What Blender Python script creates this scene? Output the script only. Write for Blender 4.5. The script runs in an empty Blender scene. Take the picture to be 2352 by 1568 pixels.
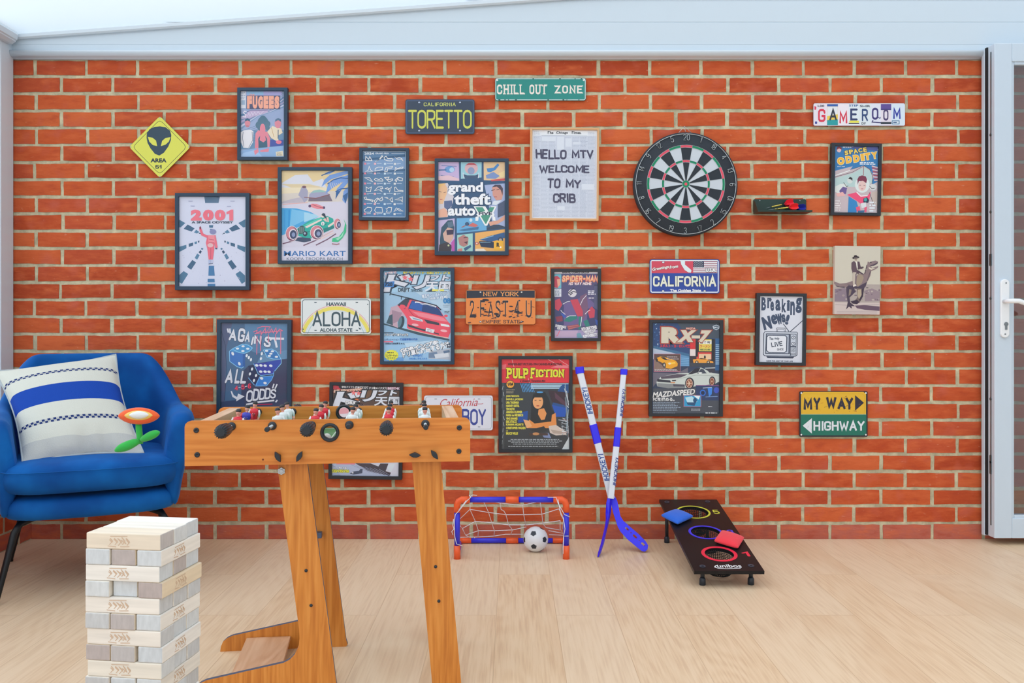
import bpy, bmesh, math, random
from mathutils import Vector, Matrix
random.seed(7)
SC = bpy.context.scene
COL = SC.collection
R = math.radians

# ------------------------------------------------------------------ camera, sky, exposure
F = 2000.0            # focal length in pixels of the 2352 px wide frame
CH = 0.92             # camera height
HY = 755.0            # image row of the horizon
WY = 3.81             # distance of the brick wall face
cam = bpy.data.cameras.new('camera')
cam.sensor_width = 36.0
cam.lens = 36.0 * F / 2352.0
cam.shift_y = -(784.0 - HY) / 2352.0
cam.clip_start = 0.05
co = bpy.data.objects.new('camera', cam)
co.location = (0, 0, CH)
co.rotation_euler = (R(90), 0, 0)
COL.objects.link(co)
SC.camera = co

w = bpy.data.worlds.new('sky')
SC.world = w
w.use_nodes = True
nt = w.node_tree
bg = nt.nodes['Background']
tc = nt.nodes.new('ShaderNodeTexCoord')
sx = nt.nodes.new('ShaderNodeSeparateXYZ')
rp = nt.nodes.new('ShaderNodeValToRGB')
mr = nt.nodes.new('ShaderNodeMapRange')
mr.inputs['From Min'].default_value = -0.35
mr.inputs['From Max'].default_value = 0.6
nt.links.new(tc.outputs['Generated'], sx.inputs[0])
nt.links.new(sx.outputs['Z'], mr.inputs['Value'])
nt.links.new(mr.outputs[0], rp.inputs[0])
rp.color_ramp.elements[0].position = 0.0
rp.color_ramp.elements[0].color = (0.42, 0.42, 0.40, 1)
rp.color_ramp.elements[1].position = 1.0
rp.color_ramp.elements[1].color = (1.05, 1.12, 1.18, 1)
e = rp.color_ramp.elements.new(0.40); e.color = (0.80, 0.84, 0.87, 1)
# brighter towards the garden side (-X), dimmer towards the house
mx = nt.nodes.new('ShaderNodeMapRange')
mx.inputs['From Min'].default_value = -1.0; mx.inputs['From Max'].default_value = 1.0
mx.inputs['To Min'].default_value = 1.42; mx.inputs['To Max'].default_value = 0.44
nt.links.new(sx.outputs['X'], mx.inputs['Value'])
mm = nt.nodes.new('ShaderNodeMix'); mm.data_type = 'RGBA'; mm.blend_type = 'MULTIPLY'; mm.inputs[0].default_value = 1.0
nt.links.new(rp.outputs[0], mm.inputs[6]); nt.links.new(mx.outputs[0], mm.inputs[7])
nt.links.new(mm.outputs[2], bg.inputs['Color'])
bg.inputs['Strength'].default_value = 1.0

vs = SC.view_settings
vs.view_transform = 'Standard'
vs.look = 'None'
vs.exposure = 0.61
vs.gamma = 1.0
vs.use_curve_mapping = False
SC.cycles.use_denoising = True
SC.cycles.max_bounces = 10
SC.cycles.transparent_max_bounces = 16

# ------------------------------------------------------------------ helpers
def lin(c):
    if isinstance(c, str):
        c = c.lstrip('#')
        c = [int(c[i:i + 2], 16) / 255 for i in (0, 2, 4)]
        c = [x / 12.92 if x <= 0.04045 else ((x + 0.055) / 1.055) ** 2.4 for x in c]
    return (c[0], c[1], c[2], 1.0)

def at(px, py, Y):
    """the point at depth Y seen at pixel (px, py)"""
    return Vector(((px - 1176.0) / F * Y, Y, CH - (py - HY) / F * Y))

def on_plane(px, py, p, n):
    d = Vector(((px - 1176.0) / F, 1.0, -(py - HY) / F))
    o = Vector((0, 0, CH))
    t = (Vector(p) - o).dot(Vector(n)) / d.dot(Vector(n))
    return o + d * t

def root_of(o):
    while o.parent: o = o.parent
    return o

def node(m, kind, **kw):
    n = m.node_tree.nodes.new(kind)
    for k, v in kw.items(): setattr(n, k, v)
    return n

def mat(name, col, rough=0.5, metal=0.0, spec=0.5, coat=0.0, sheen=0.0, noise=None, bump=None):
    """noise=(scale, amount, (sx,sy,sz)) tints the base colour; bump=(scale, strength)"""
    m = bpy.data.materials.new(name); m.use_nodes = True
    b = m.node_tree.nodes['Principled BSDF']; L = m.node_tree.links
    b.inputs['Base Color'].default_value = lin(col)
    b.inputs['Roughness'].default_value = rough
    b.inputs['Metallic'].default_value = metal
    b.inputs['Specular IOR Level'].default_value = spec
    b.inputs['Coat Weight'].default_value = coat
    b.inputs['Sheen Weight'].default_value = sheen
    if noise or bump:
        t = node(m, 'ShaderNodeTexCoord')
    if noise:
        mp = node(m, 'ShaderNodeMapping'); mp.inputs['Scale'].default_value = noise[2] if len(noise) > 2 else (1, 1, 1)
        nz = node(m, 'ShaderNodeTexNoise'); nz.inputs['Scale'].default_value = noise[0]; nz.inputs['Detail'].default_value = 5
        r = node(m, 'ShaderNodeValToRGB')
        c = lin(col); k = noise[1]
        r.color_ramp.elements[0].position = 0.3; r.color_ramp.elements[1].position = 0.7
        r.color_ramp.elements[0].color = (c[0] * (1 - k), c[1] * (1 - k), c[2] * (1 - k), 1)
        r.color_ramp.elements[1].color = (min(1, c[0] * (1 + k)), min(1, c[1] * (1 + k)), min(1, c[2] * (1 + k)), 1)
        L.new(t.outputs['Object'], mp.inputs[0]); L.new(mp.outputs[0], nz.inputs['Vector'])
        L.new(nz.outputs['Fac'], r.inputs[0]); L.new(r.outputs[0], b.inputs['Base Color'])
    if bump:
        n2 = node(m, 'ShaderNodeTexNoise'); n2.inputs['Scale'].default_value = bump[0]; n2.inputs['Detail'].default_value = 4
        bm_ = node(m, 'ShaderNodeBump'); bm_.inputs['Strength'].default_value = bump[1]; bm_.inputs['Distance'].default_value = 0.004
        L.new(t.outputs['Object'], n2.inputs['Vector']); L.new(n2.outputs['Fac'], bm_.inputs['Height'])
        L.new(bm_.outputs[0], b.inputs['Normal'])
    return m

def mat_attr(name, rough=0.5, spec=0.5, bump=None, gain=1):
    m = mat(name, '#808080', rough, spec=spec, bump=bump)
    a = node(m, 'ShaderNodeVertexColor', layer_name='Col')
    if gain != 1:
        g = node(m, 'ShaderNodeMix', data_type='RGBA', blend_type='MULTIPLY'); g.inputs[0].default_value = 1; g.inputs[7].default_value = (gain, gain, gain * 1.02, 1)
        m.node_tree.links.new(a.outputs['Color'], g.inputs[6]); m.node_tree.links.new(g.outputs[2], m.node_tree.nodes['Principled BSDF'].inputs['Base Color'])
    else: m.node_tree.links.new(a.outputs['Color'], m.node_tree.nodes['Principled BSDF'].inputs['Base Color'])
    return m

def mat_wood(name, c1, c2, c3, along=(1, 0, 0), fine=60, rough=0.45, rings=0.5):
    """grain streaks stretched along one object axis, with soft cathedral rings"""
    m = mat(name, c1, rough); L = m.node_tree.links; b = m.node_tree.nodes['Principled BSDF']
    t = node(m, 'ShaderNodeTexCoord'); mp = node(m, 'ShaderNodeMapping')
    mp.inputs['Scale'].default_value = tuple(1.0 if not a else 0.06 for a in along)
    L.new(t.outputs['Object'], mp.inputs[0])
    n1 = node(m, 'ShaderNodeTexNoise'); n1.inputs['Scale'].default_value = fine; n1.inputs['Detail'].default_value = 6
    n2 = node(m, 'ShaderNodeTexNoise'); n2.inputs['Scale'].default_value = fine * 0.33; n2.inputs['Detail'].default_value = 2
    L.new(mp.outputs[0], n1.inputs['Vector']); L.new(mp.outputs[0], n2.inputs['Vector'])
    mu = node(m, 'ShaderNodeMath', operation='MULTIPLY'); mu.inputs[1].default_value = 14.0
    L.new(n2.outputs['Fac'], mu.inputs[0])
    sn = node(m, 'ShaderNodeMath', operation='SINE'); m2 = node(m, 'ShaderNodeMath', operation='MULTIPLY'); m2.inputs[1].default_value = 3.2
    L.new(mu.outputs[0], m2.inputs[0]); L.new(m2.outputs[0], sn.inputs[0])
    ma = node(m, 'ShaderNodeMath', operation='MULTIPLY_ADD'); ma.inputs[1].default_value = 0.14 * rings; 
    L.new(sn.outputs[0], ma.inputs[0]); L.new(n1.outputs['Fac'], ma.inputs[2])
    r = node(m, 'ShaderNodeValToRGB')
    r.color_ramp.elements[0].position = 0.30; r.color_ramp.elements[0].color = lin(c3)
    r.color_ramp.elements[1].position = 0.68; r.color_ramp.elements[1].color = lin(c2)
    q = r.color_ramp.elements.new(0.5); q.color = lin(c1)
    L.new(ma.outputs[0], r.inputs[0]); L.new(r.outputs[0], b.inputs['Base Color'])
    return m

def mat_glass(name, tint=(1, 1, 1), refl=1.0, base=0.0, rough=0.03, ior=1.45):
    m = bpy.data.materials.new(name); m.use_nodes = True
    N = m.node_tree.nodes; L = m.node_tree.links
    N.remove(N['Principled BSDF']); out = N['Material Output']
    tr = N.new('ShaderNodeBsdfTransparent'); tr.inputs[0].default_value = (*tint, 1)
    gl = N.new('ShaderNodeBsdfGlossy'); gl.inputs['Roughness'].default_value = rough
    fr = N.new('ShaderNodeLayerWeight'); fr.inputs['Blend'].default_value = 0.5     # Schlick reflectance, the same from both sides
    pw = N.new('ShaderNodeMath'); pw.operation = 'POWER'; pw.inputs[1].default_value = 5.0
    f0 = ((ior - 1)/(ior + 1))**2
    mu = N.new('ShaderNodeMath'); mu.operation = 'MULTIPLY_ADD'; mu.inputs[1].default_value = refl*(1 - f0); mu.inputs[2].default_value = base + f0
    mu.use_clamp = True; L.new(fr.outputs['Facing'], pw.inputs[0])
    mx = N.new('ShaderNodeMixShader')
    L.new(pw.outputs[0], mu.inputs[0]); L.new(mu.outputs[0], mx.inputs[0])
    L.new(tr.outputs[0], mx.inputs[1]); L.new(gl.outputs[0], mx.inputs[2]); L.new(mx.outputs[0], out.inputs[0])
    return m

class MB:
    def __init__(s): s.v = []; s.f = []; s.c = []; s.m = []; s.sm = []
    def add(s, vs, fs, col=None, mi=0, sm=False):
        b = len(s.v); s.v += [Vector(x) for x in vs]
        for f in fs:
            s.f.append([b + i for i in f]); s.c.append(col); s.m.append(mi); s.sm.append(sm)
        return b
    def box(s, lo, hi, col=None, mi=0, M=None):
        x0, y0, z0 = lo; x1, y1, z1 = hi
        vs = [Vector(p) for p in ((x0,y0,z0),(x1,y0,z0),(x1,y1,z0),(x0,y1,z0),(x0,y0,z1),(x1,y0,z1),(x1,y1,z1),(x0,y1,z1))]
        if M: vs = [M @ p for p in vs]
        s.add(vs, [(0,3,2,1),(4,5,6,7),(0,1,5,4),(1,2,6,5),(2,3,7,6),(3,0,4,7)], col, mi)
        return s
    def prism(s, pts, ext, col=None, mi=0, edge=None, emi=None):
        """outline (list of points) extruded by vector ext"""
        n = len(pts); ext = Vector(ext); pts = [Vector(p) for p in pts]
        b = s.add(pts + [p + ext for p in pts], [], col, mi)
        s.f += [[b + i for i in range(n)][::-1], [b + n + i for i in range(n)]]; s.c += [col, col]; s.m += [mi, mi]; s.sm += [False, False]
        for i in range(n):
            j = (i + 1) % n
            s.f.append([b + i, b + j, b + n + j, b + n + i]); s.c.append(edge or col); s.m.append(mi if emi is None else emi); s.sm.append(False)
        return s
    def loft(s, loops, col=None, mi=0, sm=True, closed=True, cap=True):
        n = len(loops[0]); b = len(s.v)
        for lp in loops: s.v += [Vector(p) for p in lp]
        for i in range(len(loops) - 1):
            for j in range(n if closed else n - 1):
                k = (j + 1) % n
                s.f.append([b + i*n + j, b + i*n + k, b + (i+1)*n + k, b + (i+1)*n + j]); s.c.append(col); s.m.append(mi); s.sm.append(sm)
        if cap and closed:
            for i, rv in ((0, True), (len(loops) - 1, False)):
                f = [b + i*n + j for j in range(n)]
                s.f.append(f[::-1] if rv else f); s.c.append(col); s.m.append(mi); s.sm.append(False)
        return s
    def tube(s, pts, r, n=10, col=None, mi=0, cap=True, rect=None):
        pts = [Vector(p) for p in pts]; rs = r if isinstance(r, (list, tuple)) else [r] * len(pts)
        T = []
        for i in range(len(pts)):
            a = pts[max(0, i-1)]; c = pts[min(len(pts)-1, i+1)]; T.append((c - a).normalized())
        up = Vector((0, 0, 1)) if abs(T[0].z) < 0.9 else Vector((0, 1, 0))
        nx = T[0].cross(up).normalized(); loops = []
        for i, p in enumerate(pts):
            nx = (nx - T[i] * nx.dot(T[i])).normalized(); ny = T[i].cross(nx)
            loops.append([p + (nx * math.cos(2*math.pi*k/n) + ny * math.sin(2*math.pi*k/n)) * rs[i] for k in range(n)])
        return s.loft(loops, col, mi, True, True, cap)
    def cyl(s, p0, p1, r0, r1=None, n=24, col=None, mi=0):
        return s.tube([p0, p1], [r0, r0 if r1 is None else r1], n, col, mi)
    def ell(s, c, r, col=None, mi=0, n=20, k=12, M=None):
        c = Vector(c); loops = []
        for i in range(k + 1):
            a = math.pi * i / k; sa = max(0.001, math.sin(a))
            lp = [Vector((r[0]*sa*math.cos(2*math.pi*j/n), r[1]*sa*math.sin(2*math.pi*j/n), -r[2]*math.cos(a))) for j in range(n)]
            loops.append([(M @ p if M else p) + c for p in lp])
        return s.loft(loops, col, mi)
    def lathe(s, c, prof, axis, n=32, col=None, mi=0, cap=True):
        """prof: (distance along axis, radius)"""
        ax = Vector(axis).normalized(); up = Vector((0, 0, 1)) if abs(ax.z) < 0.9 else Vector((1, 0, 0))
        a = ax.cross(up).normalized(); b = ax.cross(a); c = Vector(c)
        return s.loft([[c + ax*d + (a*math.cos(2*math.pi*j/n) + b*math.sin(2*math.pi*j/n))*max(r, 1e-4) for j in range(n)] for d, r in prof], col, mi, True, True, cap)
    def build(s, name, mats, parent=None, bevel=0, sub=0, local=False, smooth=None, label=None, seg=2, rec=True):
        me = bpy.data.meshes.new(name)
        vs = s.v
        if parent is not None and not local:
            rt = root_of(parent)
            M = (Matrix.Translation(rt.location) @ rt.rotation_euler.to_matrix().to_4x4()).inverted()
            vs = [M @ p for p in vs]
        me.from_pydata([tuple(p) for p in vs], [], s.f)
        for m in (mats if isinstance(mats, (list, tuple)) else [mats]): me.materials.append(m)
        me.polygons.foreach_set('material_index', s.m)
        me.polygons.foreach_set('use_smooth', [bool(x) if smooth is None else smooth for x in s.sm])
        if any(c is not None for c in s.c):
            at_ = me.color_attributes.new('Col', 'FLOAT_COLOR', 'CORNER')
            cache = {}; flat = []
            for p, c in zip(me.polygons, s.c):
                if c not in cache: cache[c] = lin(c) if c is not None else (0.5, 0.5, 0.5, 1)
                flat += list(cache[c]) * p.loop_total
            at_.data.foreach_set('color', flat)
        me.update()
        if rec:
            bm = bmesh.new(); bm.from_mesh(me); bmesh.ops.recalc_face_normals(bm, faces=bm.faces); bm.to_mesh(me); bm.free()
        o = bpy.data.objects.new(name, me); COL.objects.link(o)
        if parent is not None: o.parent = parent
        if bevel:
            b = o.modifiers.new('bevel', 'BEVEL'); b.width = bevel; b.segments = seg; b.limit_method = 'ANGLE'; b.angle_limit = R(35)
        if sub:
            q = o.modifiers.new('sub', 'SUBSURF'); q.levels = sub; q.render_levels = sub
        if label: o['label'] = label
        return o

def fix_normals(o):
    bm = bmesh.new(); bm.from_mesh(o.data); bmesh.ops.recalc_face_normals(bm, faces=bm.faces); bm.to_mesh(o.data); bm.free(); return o

def tag(o, label, cat, group=None, kind=None):
    if label: o['label'] = label
    if cat: o['category'] = cat
    if group: o['group'] = group
    if kind: o['kind'] = kind
    return o

def thing(name, label, cat, loc=(0, 0, 0), rz=0, group=None):
    o = bpy.data.objects.new(name, None); COL.objects.link(o)
    o.empty_display_size = 0.05
    o.location = loc; o.rotation_euler = (0, 0, rz)
    return tag(o, label, cat, group)

def struct(o): o['kind'] = 'structure'; return o

def plate(outline, holes=()):
    """triangulated flat region with holes: 2-D verts and faces"""
    cu = bpy.data.curves.new('outline', 'CURVE'); cu.dimensions = '2D'; cu.fill_mode = 'BOTH'
    for lp in [outline] + list(holes):
        sp = cu.splines.new('POLY'); sp.points.add(len(lp) - 1); sp.use_cyclic_u = True
        for i, p in enumerate(lp): sp.points[i].co = (p[0], p[1], 0, 1)
    o = bpy.data.objects.new('outline', cu); me = o.to_mesh()
    vs = [(v.co.x, v.co.y) for v in me.vertices]; fs = [list(p.vertices) for p in me.polygons]
    o.to_mesh_clear(); bpy.data.objects.remove(o); bpy.data.curves.remove(cu)
    return vs, fs

def slab(mb, outline, holes, P, t, col=None, mi=0, emi=None):
    """flat plate with holes, P(a, b, d) gives its points, thickness t"""
    vs, fs = plate(outline, holes)
    mb.add([P(a, b, 0) for a, b in vs], fs, col, mi); mb.add([P(a, b, t) for a, b in vs], [f[::-1] for f in fs], col, mi)
    for lp in [outline] + list(holes):
        n = len(lp)
        mb.add([P(a, b, 0) for a, b in lp] + [P(a, b, t) for a, b in lp], [(i, (i+1) % n, n + (i+1) % n, n + i) for i in range(n)], col, mi if emi is None else emi, n > 20)
    return mb

def circle(cx, cy, r, n=48, ry=None): return [(cx + r*math.cos(2*math.pi*i/n), cy + (ry or r)*math.sin(2*math.pi*i/n)) for i in range(n)]

def rrect(x0, y0, x1, y1, r, n=5):
    o = []
    for cx, cy, a0 in ((x1-r, y1-r, 0), (x0+r, y1-r, 90), (x0+r, y0+r, 180), (x1-r, y0+r, 270)):
        o += [(cx + r*math.cos(R(a0 + 90*i/n)), cy + r*math.sin(R(a0 + 90*i/n))) for i in range(n + 1)]
    return o

# ------------------------------------------------------------------ lettering
_tc = {}
def glyphs(s, off=0.0):
    k = (s, off)
    if k not in _tc:
        cu = bpy.data.curves.new('t', 'FONT'); cu.body = s; cu.offset = off; cu.resolution_u = 3
        o = bpy.data.objects.new('t', cu); me = o.to_mesh()
        _tc[k] = ([(v.co.x, v.co.y) for v in me.vertices], [list(p.vertices) for p in me.polygons])
        o.to_mesh_clear(); bpy.data.objects.remove(o); bpy.data.curves.remove(cu)
    return _tc[k]

def _o(w, r=.2): 
    return [(w*.5,0),(w-r*.7,.03),(w-.02,.14),(w,.3),(w,.7),(w-.02,.86),(w-r*.7,.97),(w*.5,1),(r*.7,.97),(.02,.86),(0,.7),(0,.3),(.02,.14),(r*.7,.03),(w*.5,0)]
G = {  # single-stroke capitals and digits, unit height
 'A': [[(0,0),(.3,1),(.6,0)],[(.11,.32),(.49,.32)]], 'B': [[(0,0),(0,1)],[(0,1),(.38,1),(.52,.93),(.54,.75),(.5,.58),(.38,.53),(0,.53)],[(.38,.53),(.55,.45),(.58,.26),(.54,.07),(.4,0),(0,0)]],
 'C': [[(.55,.74),(.54,.88),(.44,.98),(.27,1),(.1,.98),(.01,.86),(0,.7),(0,.3),(.01,.14),(.1,.02),(.27,0),(.44,.02),(.54,.12),(.55,.26)]],
 'D': [[(0,0),(0,1),(.3,1),(.48,.94),(.56,.75),(.56,.25),(.48,.06),(.3,0),(0,0)]], 'E': [[(.48,1),(0,1),(0,0),(.48,0)],[(0,.52),(.4,.52)]], 'F': [[(.48,1),(0,1),(0,0)],[(0,.52),(.4,.52)]],
 'G': [[(.55,.76),(.53,.9),(.42,.99),(.27,1),(.1,.98),(.01,.86),(0,.7),(0,.3),(.01,.14),(.1,.02),(.27,0),(.45,.02),(.55,.14),(.55,.45),(.32,.45)]],
 'H': [[(0,0),(0,1)],[(.54,0),(.54,1)],[(0,.52),(.54,.52)]], 'I': [[(.08,0),(.08,1)]], 'J': [[(.42,1),(.42,.2),(.35,.04),(.2,0),(.05,.04),(0,.2)]],
 'K': [[(0,0),(0,1)],[(.52,1),(0,.42)],[(.17,.6),(.55,0)]], 'L': [[(0,1),(0,0),(.46,0)]], 'M': [[(0,0),(.02,1),(.34,.25),(.66,1),(.68,0)]], 'N': [[(0,0),(0,1),(.54,0),(.54,1)]],
 'O': [_o(.56)], 'P': [[(0,0),(0,1)],[(0,1),(.38,1),(.53,.92),(.55,.74),(.52,.54),(.38,.46),(0,.46)]], 'Q': [_o(.56),[(.32,.22),(.6,-.06)]],
 'R': [[(0,0),(0,1)],[(0,1),(.38,1),(.53,.92),(.55,.74),(.52,.56),(.38,.48),(0,.48)],[(.28,.48),(.56,0)]],
 'S': [[(.52,.8),(.48,.94),(.36,1),(.2,1),(.06,.94),(.01,.78),(.06,.62),(.27,.51),(.47,.4),(.54,.23),(.48,.06),(.34,0),(.18,0),(.05,.06),(0,.2)]],
 'T': [[(0,1),(.56,1)],[(.28,1),(.28,0)]], 'U': [[(0,1),(0,.25),(.06,.06),(.2,0),(.36,0),(.5,.06),(.56,.25),(.56,1)]], 'V': [[(0,1),(.29,0),(.58,1)]],
 'W': [[(0,1),(.19,0),(.4,.75),(.61,0),(.8,1)]], 'X': [[(0,0),(.54,1)],[(0,1),(.54,0)]], 'Y': [[(0,1),(.28,.5),(.56,1)],[(.28,.5),(.28,0)]], 'Z': [[(0,1),(.52,1),(0,0),(.54,0)]],
 '0': [_o(.52)], '1': [[(0,.76),(.22,1),(.22,0)]], '2': [[(0,.76),(.05,.93),(.18,1),(.34,1),(.47,.93),(.51,.76),(.46,.6),(0,0),(.53,0)]],
 '3': [[(0,.84),(.12,.98),(.3,1),(.45,.93),(.48,.75),(.42,.6),(.24,.53),(.44,.46),(.52,.26),(.46,.07),(.3,0),(.12,.02),(0,.16)]],
 '4': [[(.4,0),(.4,1)],[(.4,1),(0,.3),(.54,.3)]], '5': [[(.48,1),(.06,1),(.02,.55),(.2,.62),(.36,.6),(.5,.48),(.52,.26),(.46,.07),(.28,0),(.1,.03),(0,.16)]],
 '6': [[(.46,.9),(.34,1),(.2,.98),(.06,.8),(0,.5),(0,.25)],[(0,.3),(.01,.16),(.08,.06),(.26,0),(.44,.06),(.52,.25),(.46,.46),(.28,.54),(.1,.48),(0,.3)]],
 '7': [[(0,1),(.52,1),(.16,0)]], '8': [[(.26,.53),(.08,.62),(.04,.78),(.1,.95),(.26,1),(.42,.95),(.48,.78),(.44,.62),(.26,.53)],[(.26,.53),(.06,.44),(0,.25),(.07,.06),(.26,0),(.45,.06),(.52,.25),(.46,.44),(.26,.53)]],
 '9': [[(.06,.1),(.18,0),(.32,.02),(.46,.2),(.52,.5),(.52,.75)],[(.52,.7),(.51,.85),(.44,.94),(.26,1),(.08,.94),(0,.75),(.06,.54),(.24,.46),(.42,.52),(.52,.7)]],
 '-': [[(.05,.5),(.4,.5)]], '.': [[(.05,0),(.07,.02)]], '!': [[(.06,1),(.06,.3)],[(.06,0),(.06,.03)]], ' ': [], "'": [[(.05,1),(.05,.8)]], ',': [[(.08,.04),(.0,-.12)]],
}
def ribbon(q, h, closed=False, cap=0):
    """polyline widened to half-width h as non-overlapping quads; cap 0 flat, 1 round, 2 square"""
    q = [p for i, p in enumerate(q) if i == 0 or math.hypot(p[0]-q[i-1][0], p[1]-q[i-1][1]) > 1e-6]
    if closed and math.hypot(q[0][0]-q[-1][0], q[0][1]-q[-1][1]) < 1e-6: q = q[:-1]
    n = len(q)
    if n < 2: return [circle(q[0][0], q[0][1], h, 8)]
    def nrm(a, b): l = math.hypot(b[0]-a[0], b[1]-a[1]) or 1e-9; return (-(b[1]-a[1])/l, (b[0]-a[0])/l)
    L = []; Rr = []
    for i, (x, y) in enumerate(q):
        a = nrm(q[i-1], q[i]) if (i > 0 or closed) else None; b = nrm(q[i], q[(i+1) % n]) if (i < n-1 or closed) else None
        a = a or b; b = b or a; mx, my = a[0]+b[0], a[1]+b[1]; d = mx*mx + my*my
        k = 2/d if d > .5 else 2/.5 if d > 1e-3 else 1
        if d <= 1e-3: mx, my = a
        L.append((x + mx*k*h, y + my*k*h)); Rr.append((x - mx*k*h, y - my*k*h))
    out = []
    for i in range(n if closed else n - 1):
        j = (i+1) % n; out.append([L[i], Rr[i], Rr[j], L[j]])
    if cap and not closed:
        for (x, y), (ax, ay), sg in ((q[0], nrm(q[0], q[1]), 1), (q[-1], nrm(q[-2], q[-1]), -1)):
            dx_, dy_ = -ay*sg, ax*sg        # pointing outwards: normal turned a quarter
            t = math.atan2(ay, ax); pl = (x + ax*h, y + ay*h); pr = (x - ax*h, y - ay*h)
            if cap == 2: out.append([pl, pr, (pr[0] + dx_*h, pr[1] + dy_*h), (pl[0] + dx_*h, pl[1] + dy_*h)])
            else: out.append([(x + h*(math.cos(f)*ax + math.sin(f)*dx_), y + h*(math.cos(f)*ay + math.sin(f)*dy_)) for f in [math.pi*k/5 for k in range(6)]])
    return out

def strokes(s, wgt=.12, gap=.22, serif=0, seed=None, sq=False):
    """stroked text with unit height: 2-D verts with a layer number, faces"""
    rd = random.Random(seed) if seed is not None else None
    V = []; Fc = []; x = 0
    def poly(p, ly): b = len(V); V.extend([(a, c, ly) for a, c in p]); Fc.append(list(range(b, b + len(p))))
    h = wgt / 2
    for ch in s:
        if ch == ' ': x += .45; continue
        g = G.get(ch.upper())
        if g is None: x += .3; continue
        wd = max(p[0] for st in g for p in st)
        dx = rd.uniform(-.03, .03) if rd else 0; dy = rd.uniform(-.05, .05) if rd else 0; sk = rd.uniform(-.06, .06) if rd else 0
        for ly, st in enumerate(g):
            q = [(x + dx + a + sk*b, b*(1 - wgt) + h + dy) for a, b in st]
            cl = st[0] == st[-1]
            for p in ribbon(q, h, cl, 0 if cl else (2 if (sq or serif) else 1)): poly(p, ly)
            if serif and not cl:
                t = wgt*.28
                for i in (0, len(q)-1):
                    ax, ay = q[i]
                    if st[i][1] == 0: poly([(ax-serif, ay-h), (ax+serif, ay-h), (ax+serif, ay-h+2*t), (ax-serif, ay-h+2*t)], 3 + i % 2)
                    elif st[i][1] == 1: poly([(ax-serif, ay+h-2*t), (ax+serif, ay+h-2*t), (ax+serif, ay+h), (ax-serif, ay+h)], 3 + i % 2)
        x += wd + gap
    return V, Fc

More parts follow.
